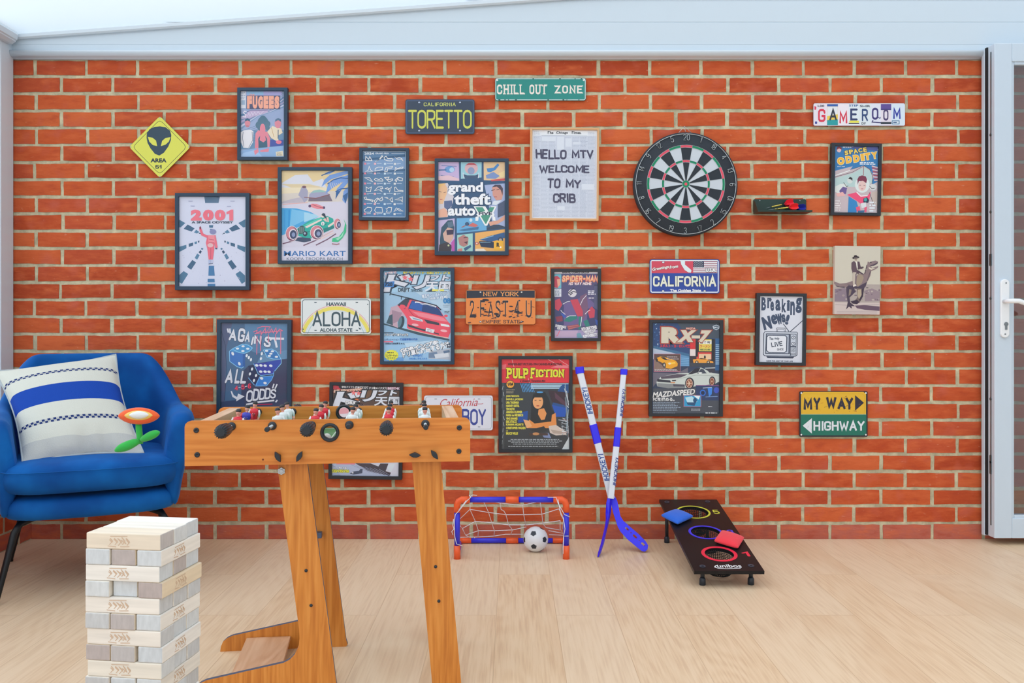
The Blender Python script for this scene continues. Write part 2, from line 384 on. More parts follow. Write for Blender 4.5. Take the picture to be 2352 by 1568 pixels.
class Art:
    """flat print made of coloured shapes, in the coordinates (u right, v down) of a crop of the wall"""
    STEP = 1.6e-5
    def __init__(s, crop, W, Y, rot=0, piv=(0, 0)):
        s.x0, s.y0 = crop[0], crop[1]; s.k = (crop[2] - crop[0]) / W; s.Y = Y; s.n = 0; s.mb = MB()
        s.rot = R(rot); s.piv = piv
    def px(s, u, v):
        du, dv = u - s.piv[0], v - s.piv[1]; c, n = math.cos(s.rot), math.sin(s.rot)
        return s.x0 + (s.piv[0] + du*c - dv*n) * s.k, s.y0 + (s.piv[1] + du*n + dv*c) * s.k
    def P(s, u, v, lift=None):
        x, y = s.px(u, v); p = at(x, y, s.Y); p.y -= s.n * s.STEP if lift is None else lift; return p
    def p(s, col, pts):
        s.n += 1; q = [(pts[i], pts[i+1]) for i in range(0, len(pts), 2)]
        ar = sum(q[i][0]*q[(i+1) % len(q)][1] - q[(i+1) % len(q)][0]*q[i][1] for i in range(len(q)))
        if ar > 0: q = q[::-1]
        s.mb.add([s.P(u, v) for u, v in q], [list(range(len(q)))], col); return s
    def r(s, col, u0, v0, u1, v1): return s.p(col, [u0, v0, u1, v0, u1, v1, u0, v1])
    def e(s, col, cx, cy, rx, ry=None, n=20, a=0):
        c, d = math.cos(R(a)), math.sin(R(a)); ry = ry or rx; q = []
        for i in range(n):
            x, y = rx*math.cos(2*math.pi*i/n), ry*math.sin(2*math.pi*i/n); q += [cx + x*c - y*d, cy + x*d + y*c]
        return s.p(col, q)
    def l(s, col, wd, pts, closed=False):
        s.n += 1; q = [(pts[i], pts[i+1]) for i in range(0, len(pts), 2)]
        for p in ribbon(q, wd/2, closed): s.mb.add([s.P(*z) for z in p], [list(range(len(p)))], col)
        return s
    def loop(s, col, wd, pts): return s.l(col, wd, list(pts), True)
    def put(s, V, Fc, box, col, u0, v0, u1, v1, rot, sk, bow=0, lift=None):
        bx0, bx1, by0, by1 = box; cu, cv = (u0+u1)/2, (v0+v1)/2; c, d = math.cos(R(rot)), math.sin(R(rot)); out = []
        lay = 0
        for x, y, *ly in V:
            ly = ly[0] if ly else 0; lay = max(lay, ly)
            a = (x - bx0)/max(1e-6, bx1 - bx0); b = (y - by0)/max(1e-6, by1 - by0)
            u = u0 + a*(u1-u0) - cu + sk*(b-.5)*(v1-v0); v = v1 - b*(v1-v0) - cv + bow*(4*(a-.5)**2 - 1)
            out.append(s.P(cu + u*c - v*d, cv + u*d + v*c, (s.n + ly)*s.STEP))
        s.mb.add(out, Fc, col); s.n += lay
    def t(s, txt, u0, v0, u1, v1, col, b=0.0, ol=None, font='b', rot=0, sk=0, bow=0, **kw):
        """text fitted to a box; ol=(colour, amount) draws an outline behind it"""
        V, Fc = glyphs(txt, b) if font == 'b' else strokes(txt, **kw)
        if not V: return s
        box = (min(p[0] for p in V), max(p[0] for p in V), min(p[1] for p in V), max(p[1] for p in V))
        if ol:
            s.n += 1
            if font == 'b': V2, F2 = glyphs(txt, b + ol[1])
            else: k2 = dict(kw); k2['wgt'] = kw.get('wgt', .12) + ol[1]; V2, F2 = strokes(txt, **k2)
            if font == 's':
                m = ol[1]/2
                bb = (min(p[0] for p in V2)+m, max(p[0] for p in V2)-m, min(p[1] for p in V2)+m, max(p[1] for p in V2)-m); s.put(V2, F2, bb, ol[0], u0, v0, u1, v1, rot, sk, bow)
            else: s.put(V2, F2, box, ol[0], u0, v0, u1, v1, rot, sk, bow)
        s.n += 1; s.put(V, Fc, box, col, u0, v0, u1, v1, rot, sk, bow); return s
    def lines(s, col, u0, v0, u1, v1, rows, hgt, seed=1, ctr=False):
        """rows of unreadably small print"""
        rd = random.Random(seed); s.n += 1
        for i in range(rows):
            v = v0 + (v1 - v0)*(i + .5)/rows; end = u1 - rd.random()*.25*(u1-u0); x = u0 + ((u1 - end)/2 if ctr else 0); end = end + ((u1-end)/2 if ctr else 0)
            while x < end:
                l = min(end - x, rd.uniform(1.0, 4.0)*hgt)
                s.mb.add([s.P(*z) for z in ((x, v+hgt/2), (x+l, v+hgt/2), (x+l, v-hgt/2), (x, v-hgt/2))], [(0, 1, 2, 3)], col); x += l + hgt*.7
        return s
# ------------------------------------------------------------------ room shell
def mat_brick():
    m = mat('brick', '#c4502c', 0.85, spec=0.25); L = m.node_tree.links; b = m.node_tree.nodes['Principled BSDF']
    a = node(m, 'ShaderNodeVertexColor', layer_name='Col'); t = node(m, 'ShaderNodeTexCoord')
    mp = node(m, 'ShaderNodeMapping'); mp.inputs['Scale'].default_value = (0.55, 0.55, 1.4)
    L.new(t.outputs['Object'], mp.inputs[0])
    n1 = node(m, 'ShaderNodeTexNoise'); n1.inputs['Scale'].default_value = 26; n1.inputs['Detail'].default_value = 5
    n2 = node(m, 'ShaderNodeTexNoise'); n2.inputs['Scale'].default_value = 75; n2.inputs['Detail'].default_value = 3
    n3 = node(m, 'ShaderNodeTexNoise'); n3.inputs['Scale'].default_value = 12
    L.new(mp.outputs[0], n1.inputs['Vector']); L.new(mp.outputs[0], n2.inputs['Vector']); L.new(t.outputs['Object'], n3.inputs['Vector'])
    def blend(fac, lo, hi, colr, inp, amt):
        r = node(m, 'ShaderNodeMapRange'); r.inputs['From Min'].default_value = lo; r.inputs['From Max'].default_value = hi; r.inputs['To Max'].default_value = amt
        x = node(m, 'ShaderNodeMix', data_type='RGBA'); L.new(fac, r.inputs['Value']); L.new(r.outputs[0], x.inputs[0])
        L.new(inp, x.inputs[6]); x.inputs[7].default_value = lin(colr); return x.outputs[2]
    c = blend(n1.outputs['Fac'], 0.46, 0.72, '#d66c40', a.outputs['Color'], 0.65)
    c = blend(n1.outputs['Fac'], 0.44, 0.28, '#a8422a', c, 0.5)
    c = blend(n3.outputs['Fac'], 0.55, 0.75, '#c4604a', c, 0.7)
    c = blend(n2.outputs['Fac'], 0.68, 0.80, '#e2a88c', c, 0.5)
    L.new(c, b.inputs['Base Color'])
    bp = node(m, 'ShaderNodeBump'); bp.inputs['Strength'].default_value = 0.45; bp.inputs['Distance'].default_value = 0.004
    ad = node(m, 'ShaderNodeMath', operation='ADD'); L.new(n1.outputs['Fac'], ad.inputs[0]); L.new(n2.outputs['Fac'], ad.inputs[1])
    L.new(ad.outputs[0], bp.inputs['Height']); L.new(bp.outputs[0], b.inputs['Normal'])
    return m
M_BRICK = mat_brick()
M_MORTAR = mat('mortar', '#c4bd9f', 0.95, spec=0.1, noise=(30, 0.25), bump=(160, 0.6))

S = F / WY / 1.0      # pixels per metre on the brick face (524.9)
def zpx(y): return CH - (y - HY) / S
def xpx(x): return (x - 1176.0) / S
BR = ['#c2552f', '#c85c33', '#bb4f2b', '#cd6338', '#b04828', '#c55930', '#c05535', '#b85031']
def bricks(mb, u0, u1, rows, P, first=0.0, pitch=117.7/S, gap=8.2/S, rd=None):
    """P(u, z, d): point of the wall face, d out of the wall; rows = (z_top, z_bottom, phase, dull)"""
    rd = rd or random.Random(3)
    for zt, zb, ph, dull in rows:
        u = ph + rd.uniform(-.006, .006)
        while u > u0: u -= pitch
        while u < u1:
            a = max(u0, u + gap/2 + rd.uniform(-.0018, .0018)); c = min(u1, u + pitch - gap/2 + rd.uniform(-.0018, .0018))
            u += pitch
            if c - a < .012: continue
            nx, nz = max(3, int((c - a)/.03)), 3
            dz0, dz1 = rd.uniform(-.0014, .0014), rd.uniform(-.0014, .0014); tilt = rd.uniform(-.0013, .0013)
            col = rd.choice(BR) if not dull else rd.choice(['#b4604f', '#b96655', '#a85848'])
            V = []
            for j in range(nz + 1):
                for i in range(nx + 1):
                    x = a + (c - a)*i/nx; z = zb + dz0 + (zt + dz1 - zb - dz0)*j/nz + tilt*(2*i/nx - 1)
                    if i in (0, nx): x += rd.uniform(-.001, .001)
                    if j in (0, nz): z += rd.uniform(-.0013, .0013)
                    ex = min(i, nx - i) == 0; ez = min(j, nz - j) == 0
                    V.append((x, z, -.0016 if (ex or ez) else rd.uniform(-.0004, .0006)))
            b = len(mb.v); w_ = nx + 1
            mb.add([P(x, z, d) for x, z, d in V], [(j*w_ + i, j*w_ + i + 1, (j+1)*w_ + i + 1, (j+1)*w_ + i) for j in range(nz) for i in range(nx)], col, 0, False)
            ring = [i for i in range(w_)] + [j*w_ + nx for j in range(1, nz + 1)] + [nz*w_ + i for i in range(nx - 1, -1, -1)] + [j*w_ for j in range(nz - 1, 0, -1)]
            n = len(ring)
            mb.add([P(V[k][0], V[k][1], V[k][2]) for k in ring] + [P(V[k][0], V[k][1], -.012) for k in ring], [(i, n + i, n + (i+1) % n, (i+1) % n) for i in range(n)], col, 0, False)

ROWS = []
for r in range(28):
    yt = 139.5 + 39.45*r
    ROWS.append((zpx(yt), zpx(yt + (31.8 if r < 27 else 33.5)), xpx(81.6 if r % 2 == 0 else 140.6) - 117.7/S*4, r == 27))
XL, XR, RX = -2.165, 2.95, 2.95
mb = MB()
bricks(mb, xpx(24), XR, ROWS, lambda u, z, d: Vector((u, WY - d, z)))
mb.box((xpx(24) - .1, WY + .0042, -.05), (XR, WY + .12, zpx(136)), None, 1)
struct(mb.build('wall_back', [M_BRICK, M_MORTAR], rec=False))

# dwarf wall and window on the garden side
DX = -2.10
mb = MB()
rows = [(0.075*k + .068, 0.075*k + .004, -.1 + (.1125 if k % 2 else 0), k == 0) for k in range(7)]
bricks(mb, -1.2, WY, rows, lambda u, z, d: Vector((DX + d, u, z)), rd=random.Random(5))
mb.box((DX - .14, -1.2, -.05), (DX - .0042, WY + .02, .53), None, 1)
struct(mb.build('wall_left', [M_BRICK, M_MORTAR], rec=False))
M_UPVC = mat('white_upvc', '#d3dfe9', 0.28, spec=0.5)
mb = MB()
mb.box((-2.26, -1.2, .53), (DX + .03, WY - .005, .56))
struct(mb.build('trim_1', M_UPVC, bevel=.006))
win = MB()
for y0, y1 in ((3.71, 3.806), (2.55, 2.62), (1.25, 1.32), (-.05, .02), (-1.2, -1.13)): win.box((-2.25, y0, .56), (-2.178, y1, 2.16))
for z0, z1 in ((.56, .62), (2.09, 2.16)): win.box((-2.245, -1.2, z0), (-2.185, 3.80, z1))
wf = struct(win.build('window_1', M_UPVC, bevel=.004))
gm = MB()
for y0, y1 in ((2.62, 3.71), (1.32, 2.55), (.02, 1.25), (-1.13, -.05)): gm.box((-2.222, y0 - .01, .61), (-2.216, y1 + .01, 2.10))
gm.build('pane', mat_glass('window_glass', (.97, .98, .985)), wf)

# floor: pale oak laminate, boards running away from the camera
def mat_floor():
    m = mat('oak_laminate', '#d8b792', 0.42, spec=0.35); L = m.node_tree.links; b = m.node_tree.nodes['Principled BSDF']
    t = node(m, 'ShaderNodeTexCoord'); rot = node(m, 'ShaderNodeMapping'); rot.inputs['Rotation'].default_value = (0, 0, R(90)); rot.inputs['Location'].default_value = (.3, .05, 0)
    L.new(t.outputs['Object'], rot.inputs[0])
    br = node(m, 'ShaderNodeTexBrick'); br.offset = 0.37; br.inputs['Scale'].default_value = 1.0
    br.inputs['Brick Width'].default_value = 1.25; br.inputs['Row Height'].default_value = 0.192; br.inputs['Mortar Size'].default_value = 0.0012
    br.inputs['Color1'].default_value = (0, 0, 0, 1); br.inputs['Color2'].default_value = (1, 1, 1, 1); br.inputs['Mortar'].default_value = (.5, .5, .5, 1)
    L.new(rot.outputs[0], br.inputs['Vector'])
    # every board gets its own piece of grain
    sep = node(m, 'ShaderNodeSeparateColor'); L.new(br.outputs['Color'], sep.inputs[0])
    off = node(m, 'ShaderNodeCombineXYZ'); mu = node(m, 'ShaderNodeMath', operation='MULTIPLY'); mu.inputs[1].default_value = 37.0
    L.new(sep.outputs[0], mu.inputs[0]); L.new(mu.outputs[0], off.inputs[0]); L.new(mu.outputs[0], off.inputs[2])
    def stretched(sc):
        mp = node(m, 'ShaderNodeMapping'); mp.inputs['Scale'].default_value = sc; L.new(t.outputs['Object'], mp.inputs[0])
        va = node(m, 'ShaderNodeVectorMath', operation='ADD'); L.new(mp.outputs[0], va.inputs[0]); L.new(off.outputs[0], va.inputs[1]); return va.outputs[0]
    n1 = node(m, 'ShaderNodeTexNoise'); n1.inputs['Scale'].default_value = 4.2; n1.inputs['Detail'].default_value = 1.2; n1.inputs['Distortion'].default_value = .35
    n2 = node(m, 'ShaderNodeTexNoise'); n2.inputs['Scale'].default_value = 150; n2.inputs['Detail'].default_value = 4
    n3 = node(m, 'ShaderNodeTexNoise'); n3.inputs['Scale'].default_value = 4.5; n3.inputs['Detail'].default_value = 2
    L.new(stretched((1.0, .16, 1.0)), n1.inputs['Vector']); L.new(stretched((1.0, .035, 1.0)), n2.inputs['Vector']); L.new(stretched((1.0, .2, 1.0)), n3.inputs['Vector'])
    k = node(m, 'ShaderNodeMath', operation='MULTIPLY'); k.inputs[1].default_value = 130; L.new(n1.outputs['Fac'], k.inputs[0])
    sn = node(m, 'ShaderNodeMath', operation='SINE'); L.new(k.outputs[0], sn.inputs[0])
    ma = node(m, 'ShaderNodeMath', operation='MULTIPLY_ADD'); ma.inputs[1].default_value = .06; L.new(sn.outputs[0], ma.inputs[0]); L.new(n2.outputs['Fac'], ma.inputs[2])
    r = node(m, 'ShaderNodeValToRGB'); r.color_ramp.elements[0].position = .30; r.color_ramp.elements[0].color = lin('#d9b896')
    r.color_ramp.elements[1].position = .62; r.color_ramp.elements[1].color = lin('#e9cdac')
    q = r.color_ramp.elements.new(.46); q.color = lin('#e3c5a2')
    L.new(ma.outputs[0], r.inputs[0])
    def mixc(fac, a, colr, lo, hi, amt):
        g = node(m, 'ShaderNodeMapRange'); g.inputs['From Min'].default_value = lo; g.inputs['From Max'].default_value = hi; g.inputs['To Max'].default_value = amt
        x = node(m, 'ShaderNodeMix', data_type='RGBA'); L.new(fac, g.inputs['Value']); L.new(g.outputs[0], x.inputs[0]); L.new(a, x.inputs[6]); x.inputs[7].default_value = lin(colr); return x.outputs[2]
    c = mixc(sep.outputs[0], r.outputs[0], '#ecd9c0', 0, 1, .35)
    c = mixc(n3.outputs['Fac'], c, '#cfa67c', .52, .78, .55)
    c = mixc(br.outputs['Fac'], c, '#b9956f', 0, 1, .45)
    L.new(c, b.inputs['Base Color'])
    return m
mb = MB(); mb.box((DX - .02, -1.2, -.06), (RX, WY, 0))
struct(mb.build('floor', mat_floor()))

# white cladding of the gable above the bricks, cut by the sloping roof
def roof_y(x): return 86.3 - 0.0719*x
ZC = zpx(120)
clad = MB(); RB = [zpx(105), zpx(54), zpx(5), zpx(-44), zpx(-93)]
x0, x1 = xpx(-30), RX
def cl(x): return zpx(roof_y(1176 + x*S)) + .01
zz = [zpx(124)] + RB
for i in range(len(zz) - 1):
    a, b_ = zz[i], zz[i+1] - .0018
    steps = [x0 + (x1 - x0)*k/40 for k in range(41)]
    top = [(x, min(b_, cl(x))) for x in steps if cl(x) > a]
    if not top: continue
    if top[0][0] > x0:      # exact crossing of the slope
        xc = (1176 + 0) ; xs = ((86.3 - (HY - (a - CH)*S))/0.0719 - 1176)/S; top = [(xs, a)] + top
    pts = [Vector((x, WY - .018, z)) for x, z in top] + [Vector((x1, WY - .018, a)), Vector((top[0][0], WY - .018, a))]
    clad.prism(pts, (0, .02, 0))
clad.box((xpx(-30), WY + .0, zpx(122)), (RX, WY + .05, 2.55))
for i in range(1, len(zz) - 1):
    xs = max(x0, ((86.3 - (HY - (zz[i] + .002 - CH)*S))/0.0719 - 1176)/S); clad.box((xs, WY - .0165, zz[i] - .004), (x1, WY - .001, zz[i] + .001))
o = clad.build('wall_gable', mat('white_cladding', '#cbdae6', 0.4), bevel=.0015); struct(o)
# cove moulding along the top of the bricks
prof = [(0, 137.5), (.012, 137.3), (.014, 135.2), (.026, 134.6), (.033, 133), (.038, 130.5), (.042, 127.5), (.044, 124.5), (.043, 122), (.039, 120.3), (.032, 119.4), (.018, 119), (0, 119)]
mb = MB(); mb.loft([[Vector((x, WY + .004 - d, zpx(y))) for d, y in prof] for x in (xpx(-40), RX)])
struct(mb.build('trim_2', M_UPVC))
mb = MB()       # bar under the roof edge, following the slope
pr = []
for x in (-20, 2750): pr.append([Vector((xpx(x), WY - d, zpx(roof_y(x) + dy))) for d, dy in ((.0, 12), (.030, 12), (.036, 9), (.036, 2), (.0, -3))])
mb.loft(pr); struct(mb.build('trim_3', M_UPVC, smooth=False))
# eaves beam over the garden-side window with its moulded end
mb = MB()
prof = [(-2.27, 2.15), (-2.16, 2.15), (-2.145, 2.16), (-2.14, 2.18), (-2.155, 2.21), (-2.18, 2.235), (-2.27, 2.25)]
mb.loft([[Vector((x, y, z)) for x, z in prof] for y in (-1.2, WY - .046)])
struct(mb.build('trim_4', M_UPVC, smooth=False))
mb = MB(); mb.loft([[Vector((x, y, z + dz)) for x, z in prof] for y, dz in ((3.60, .006), (3.63, .008), (WY - .047, .008))])
for v in mb.v: v.x += .007
struct(mb.build('trim_5', M_UPVC, smooth=False))

# translucent roof sheets and glazing bars
def mat_roof():
    m = bpy.data.materials.new('polycarbonate'); m.use_nodes = True; N = m.node_tree.nodes; L = m.node_tree.links
    N.remove(N['Principled BSDF'])
    a = N.new('ShaderNodeBsdfTranslucent'); a.inputs[0].default_value = (.95, .97, .98, 1)
    t = N.new('ShaderNodeBsdfTransparent'); t.inputs[0].default_value = (.97, .98, .99, 1)
    x = N.new('ShaderNodeMixShader'); x.inputs[0].default_value = .35
    L.new(t.outputs[0], x.inputs[1]); L.new(a.outputs[0], x.inputs[2]); L.new(x.outputs[0], N['Material Output'].inputs[0]); return m
zr = lambda x: zpx(roof_y(1176 + x*S))
mb = MB(); xa, xb = -2.30, 3.0
mb.add([(xa, -1.3, zr(xa)), (xb, -1.3, zr(xb)), (xb, WY + .1, zr(xb)), (xa, WY + .1, zr(xa))], [(0, 3, 2, 1)])
rf = struct(mb.build('ceiling', mat_roof(), rec=False))
mb = MB()
for y in (3.05, 2.30, 1.55, .8, .05, -.7):
    mb.prism([(xa, y - .03, zr(xa) - .05), (xb, y - .03, zr(xb) - .05), (xb, y - .03, zr(xb) - .002), (xa, y - .03, zr(xa) - .002)], (0, .06, 0))
mb.build('glazing_bar', M_UPVC, rf)
# house wall on the right with the opening the patio door belongs to
mb = MB()
mb.box((RX, -1.2, -.05), (RX + .1, 2.85, 2.55)); mb.box((RX, 2.85, 2.15), (RX + .1, WY + .12, 2.55))
struct(mb.build('wall_right', mat('painted_plaster', '#cfd3d6', .9)))

# ------------------------------------------------------------------ patio door folded back against the bricks
D0 = 3.70; SD = F / D0
def dx(x): return (x - 1176)/SD
def dz(y): return CH - (y - HY)/SD
XA, XB = dx(2284.5), 2.93; ZA, ZB = dz(1236), dz(98.5)
M_DOOR = mat('white_door_upvc', '#c9d8e6', 0.3)
M_GASK = mat('black_rubber', '#15191f', 0.6)
M_STEEL = mat('brushed_steel', '#8c9499', 0.35, metal=.9)
mb = MB()
def ring(mb, X0, X1, Z0, Z1, wl, wb, wt, y0, y1, mi=0):
    mb.box((X0, y0, Z0), (X0 + wl, y1, Z1), None, mi); mb.box((X1 - wl, y0, Z0), (X1, y1, Z1), None, mi)
    mb.box((X0 + wl, y0, Z0), (X1 - wl, y1, Z0 + wb), None, mi); mb.box((X0 + wl, y0, Z1 - wt), (X1 - wl, y1, Z1), None, mi)
WL = dx(2325) - XA
ring(mb, XA, XB, ZA, ZB, WL, dz(1190) - ZA, ZB - dz(141), D0, D0 + .052)
door = struct(mb.build('door_1', M_DOOR, bevel=.003))
mb = MB(); ring(mb, XA + WL - .002, XB - WL + .002, dz(1191), dz(139), .014, .014, .016, D0 + .006, D0 + .045)
mb.build('glazing_bead', M_DOOR, door, bevel=.003)
mb = MB(); ring(mb, XA - .004, XB, ZA + .002, ZB - .002, .05, .05, .05, D0 + .0535, D0 + .068)
mb.build('gasket', M_GASK, door)
mb = MB(); ring(mb, XA - .007, XB, ZA - .004, ZB + .001, .05, .05, .05, D0 + .0685, D0 + .092)
mb.build('outer_lip', M_DOOR, door, bevel=.002)
mb = MB(); mb.box((XA - .0012, D0 + .024, ZA + .05), (XA + .004, D0 + .031, ZB - .03))
for z in (.35, .62, 1.05, 1.42, 1.75): mb.cyl((XA - .004, D0 + .027, z), (XA + .004, D0 + .027, z), .006, n=12)
mb.box((XA - .005, D0 + .021, 1.19), (XA, D0 + .033, 1.24)); mb.box((XA - .004, D0 + .022, .30), (XA, D0 + .033, .38))
mb.build('lock_strip', mat('dark_lock_steel', '#5d686c', .4, metal=.8), door)
mb = MB(); mb.box((XA + WL, D0 + .022, dz(1192)), (XB - WL, D0 + .026, dz(138)))
mb.build('pane', mat_glass('double_glazing', (.78, .82, .86), 1.2, .10), door)
mb = MB()
mb.prism([Vector((dx(2305.5) + a, D0 - .012, dz(708) + b)) for a, b in rrect(-.0185, -.124, .0185, .124, .018, 8)], (0, .0125, 0))
hp = mb.build('handle_plate', mat('white_enamel', '#eef2f6', .22), door, bevel=.003, label='white rounded door handle plate')
mb = MB(); mb.tube([(dx(2303), D0 - .01, dz(692)), (dx(2303), D0 - .045, dz(692)), (dx(2308), D0 - .056, dz(692)), (dx(2322), D0 - .058, dz(692)), (dx(2336), D0 - .058, dz(697)), (dx(2352), D0 - .058, dz(708)), (dx(2366), D0 - .056, dz(722))], [.009, .010, .0105, .0105, .010, .0095, .009], 14)
mb.build('lever', bpy.data.materials['white_enamel'], hp)
mb = MB(); mb.cyl((dx(2307), D0 - .0155, dz(744)), (dx(2307), D0 - .011, dz(744)), .0085); mb.box((dx(2307) - .0045, D0 - .015, dz(757)), (dx(2307) + .0045, D0 - .011, dz(745)))
mb.cyl((dx(2307), D0 - .014, dz(650)), (dx(2307), D0 - .011, dz(650)), .003); mb.cyl((dx(2305), D0 - .014, dz(767)), (dx(2305), D0 - .011, dz(767)), .003)
mb.build('keyhole', M_STEEL, hp)
# ------------------------------------------------------------------ things on the wall
M_PRINT = mat_attr('print', 0.55, 0.3)
M_POSTER = mat_attr('poster_print', 0.55, 0.3, gain=1.06)
M_PAINT = mat_attr('enamel_paint', 0.32, 0.5)
M_FRAME = mat('black_frame', '#141b26', 0.38, spec=0.6)
M_FRAME_GLARE = mat('black_frame_glare', '#12344e', 0.4, spec=0.6)  # same black frame, with bluish window glare painted into its colour
M_OAKF = mat('light_wood_frame', '#d9a878', 0.5)
M_ACRYL = mat_glass('acrylic_glazing', (.985, .99, .99), 1.0, 0.0, 0.06, 1.45)
PG = 'framed posters on the brick wall'

def framed(name, label, cat, crop, W, outer, inner, art, rot=0, fm=None, glaze=True, bar=None, depth=.020):
    """outer/inner: (u0, v0, u1, v1) of the frame in its crop"""
    k = (crop[2] - crop[0]) / W
    cu, cv = (outer[0] + outer[2])/2, (outer[1] + outer[3])/2
    Yf = WY - depth - .003
    A0 = Art(crop, W, Yf, rot, (cu, cv))
    bx, by = A0.px(cu, outer[3])
    t = thing(name, label, cat, at(bx, by, WY - .005), 0, PG)
    def q(r, Y, g=0):
        return [at(*A0.px(u, v), Y) for u, v in ((r[0]-g, r[1]-g), (r[2]+g, r[1]-g), (r[2]+g, r[3]+g), (r[0]-g, r[3]+g))]
    o, i, i2, ob = q(outer, Yf), q(inner, Yf), None, None
    ip = [p + Vector((0, .010, 0)) for p in i]; ob = [Vector((p.x, WY - .0005, p.z)) for p in o]
    mb = MB(); mb.add(o + i + ip + ob, [(0,1,5,4),(1,2,6,5),(2,3,7,6),(3,0,4,7),(4,5,9,8),(5,6,10,9),(6,7,11,10),(7,4,8,11),(0,12,13,1),(1,13,14,2),(2,14,15,3),(3,15,12,0),(12,15,14,13),(8,9,10,11)])
    mb.build('frame', fm or M_FRAME, t, bevel=.0012)
    a = Art(crop, W, Yf + .0096, rot, (cu, cv)); art(a, *inner)
    a.mb.build('print', M_POSTER, t, rec=False)
    if glaze:
        g = MB(); g.add([p + Vector((0, .0035, 0)) for p in i], [(0, 3, 2, 1)]); g.build('glazing', M_ACRYL, t, rec=False)
    return t

def art_trio(a, u0, v0, u1, v1):  # print colours include the bluish wash of window glare
    a.r('#9fb0d2', u0-9, v0-9, u1+9, v1+9); a.r('#a9a6d8', 290, 150, 970, 240); a.r('#8fbbe0', 300, 160, 620, 230)
    for i, c in enumerate(['#7f9cc0','#c9cfe4','#7a90b5','#b9aed2','#6f93b8','#c5c3dc','#5d86ad']):
        a.p(c, [180, 900-i*44, 520, 640-i*14, 760, 560-i*12, 1005, 470-i*30, 1005, 440-i*30, 760, 530-i*12, 520, 605-i*14, 180, 860-i*44])
    a.r('#6d93b5', 180, 900, 1005, 1260)
    for i in range(9): a.l('#4d6f94', 5, [180, 930+i*34, 300+i*20, 880+i*26, 520+i*30, 800+i*30])
    a.p('#c8b4d4', [190, 690, 360, 520, 700, 500, 700, 560, 380, 660])
    a.r('#dfe1ea', 180, 152, 285, 480); a.lines('#8f9cb8', 192, 165, 275, 320, 5, 14, 3); a.r('#9fb6cf', 200, 330, 270, 420)
    for i in range(7): a.l('#5f6f96', 5, [965, 400-i*34, 1003, 330-i*34])
    # generic group of three people behind a table
    a.p('#e9e6ea', [185, 940, 250, 900, 380, 890, 430, 920, 420, 1130, 350, 1240, 240, 1230, 185, 1110]); a.l('#40587a', 8, [235, 930, 225, 1050, 250, 1210]); a.l('#40587a', 8, [405, 930, 415, 1090, 340, 1230])
    a.e('#dd8d9b', 318, 760, 52, 85); a.p('#3f6a86', [268, 735, 275, 690, 318, 670, 362, 690, 368, 735, 318, 715]); a.l('#54404f', 7, [290, 820, 340, 822])
    for x, y, r in ((610,740,100),(540,800,70),(690,780,62),(560,860,50),(690,850,50),(610,680,60)): a.e('#54798f', x, y, r)
    a.e('#e78a9b', 605, 880, 52, 105); a.p('#e78a9b', [470, 960, 520, 900, 690, 930, 750, 1060, 730, 1300, 560, 1310, 700, 1240, 690, 1080, 530, 1080, 520, 1300, 450, 1370]); a.p('#466b80', [520, 1060, 560, 1000, 650, 1000, 690, 1060, 690, 1220, 530, 1230]); a.p('#e78a9b', [560, 990, 650, 990, 670, 1090, 620, 1130, 550, 1090])
    a.p('#4c5fa8', [750, 1080, 1000, 1080, 1000, 1200, 745, 1210]); a.p('#ecdcc0', [690, 930, 790, 820, 960, 870, 985, 950, 900, 1000, 905, 1090, 860, 1100, 770, 1050]); a.l('#c79a58', 8, [770, 850, 820, 1030]); a.l('#5b6b83', 16, [900, 890, 898, 1060])
    a.e('#e08c9b', 895, 770, 62, 95); a.p('#5a7894', [835, 740, 850, 690, 900, 670, 950, 690, 955, 740, 900, 712]); a.e('#ea8296', 910, 1125, 55, 35)
    a.p('#8fb3dc', [180, 1290, 420, 1250, 1005, 1190, 1005, 1400, 180, 1400]); a.p('#a6c6ea', [240, 1330, 480, 1270, 600, 1400, 180, 1400])
    a.p('#e78a9b', [440, 1290, 520, 1240, 530, 1310, 460, 1372]); a.p('#e78a9b', [560, 1280, 730, 1240, 715, 1310, 560, 1312])
    a.p('#ece0c6', [855, 1310, 990, 1290, 1002, 1390, 865, 1395]); a.lines('#9a8f7d', 872, 1320, 985, 1385, 4, 9, 9)
    a.l('#efeaf4', 16, [300, 545, 260, 540, 240, 570, 290, 610, 280, 650, 225, 640]); a.l('#e6e0f0', 9, [320, 640, 345, 570, 365, 630, 400, 560, 420, 620, 455, 555, 480, 610, 520, 550, 560, 600, 620, 540]); a.l('#3c4f86', 8, [310, 545, 420, 520, 560, 530, 700, 515])
    a.t('the', 350, 205, 450, 258, '#f0a693', .02, rot=-10)
    a.r('#4a4f70', 300, 244, 938, 500); [a.t(ch, 310 + i*104, 252, 404 + i*104, 492, '#f4ab92', .085) for i, ch in enumerate('FUGEES')]

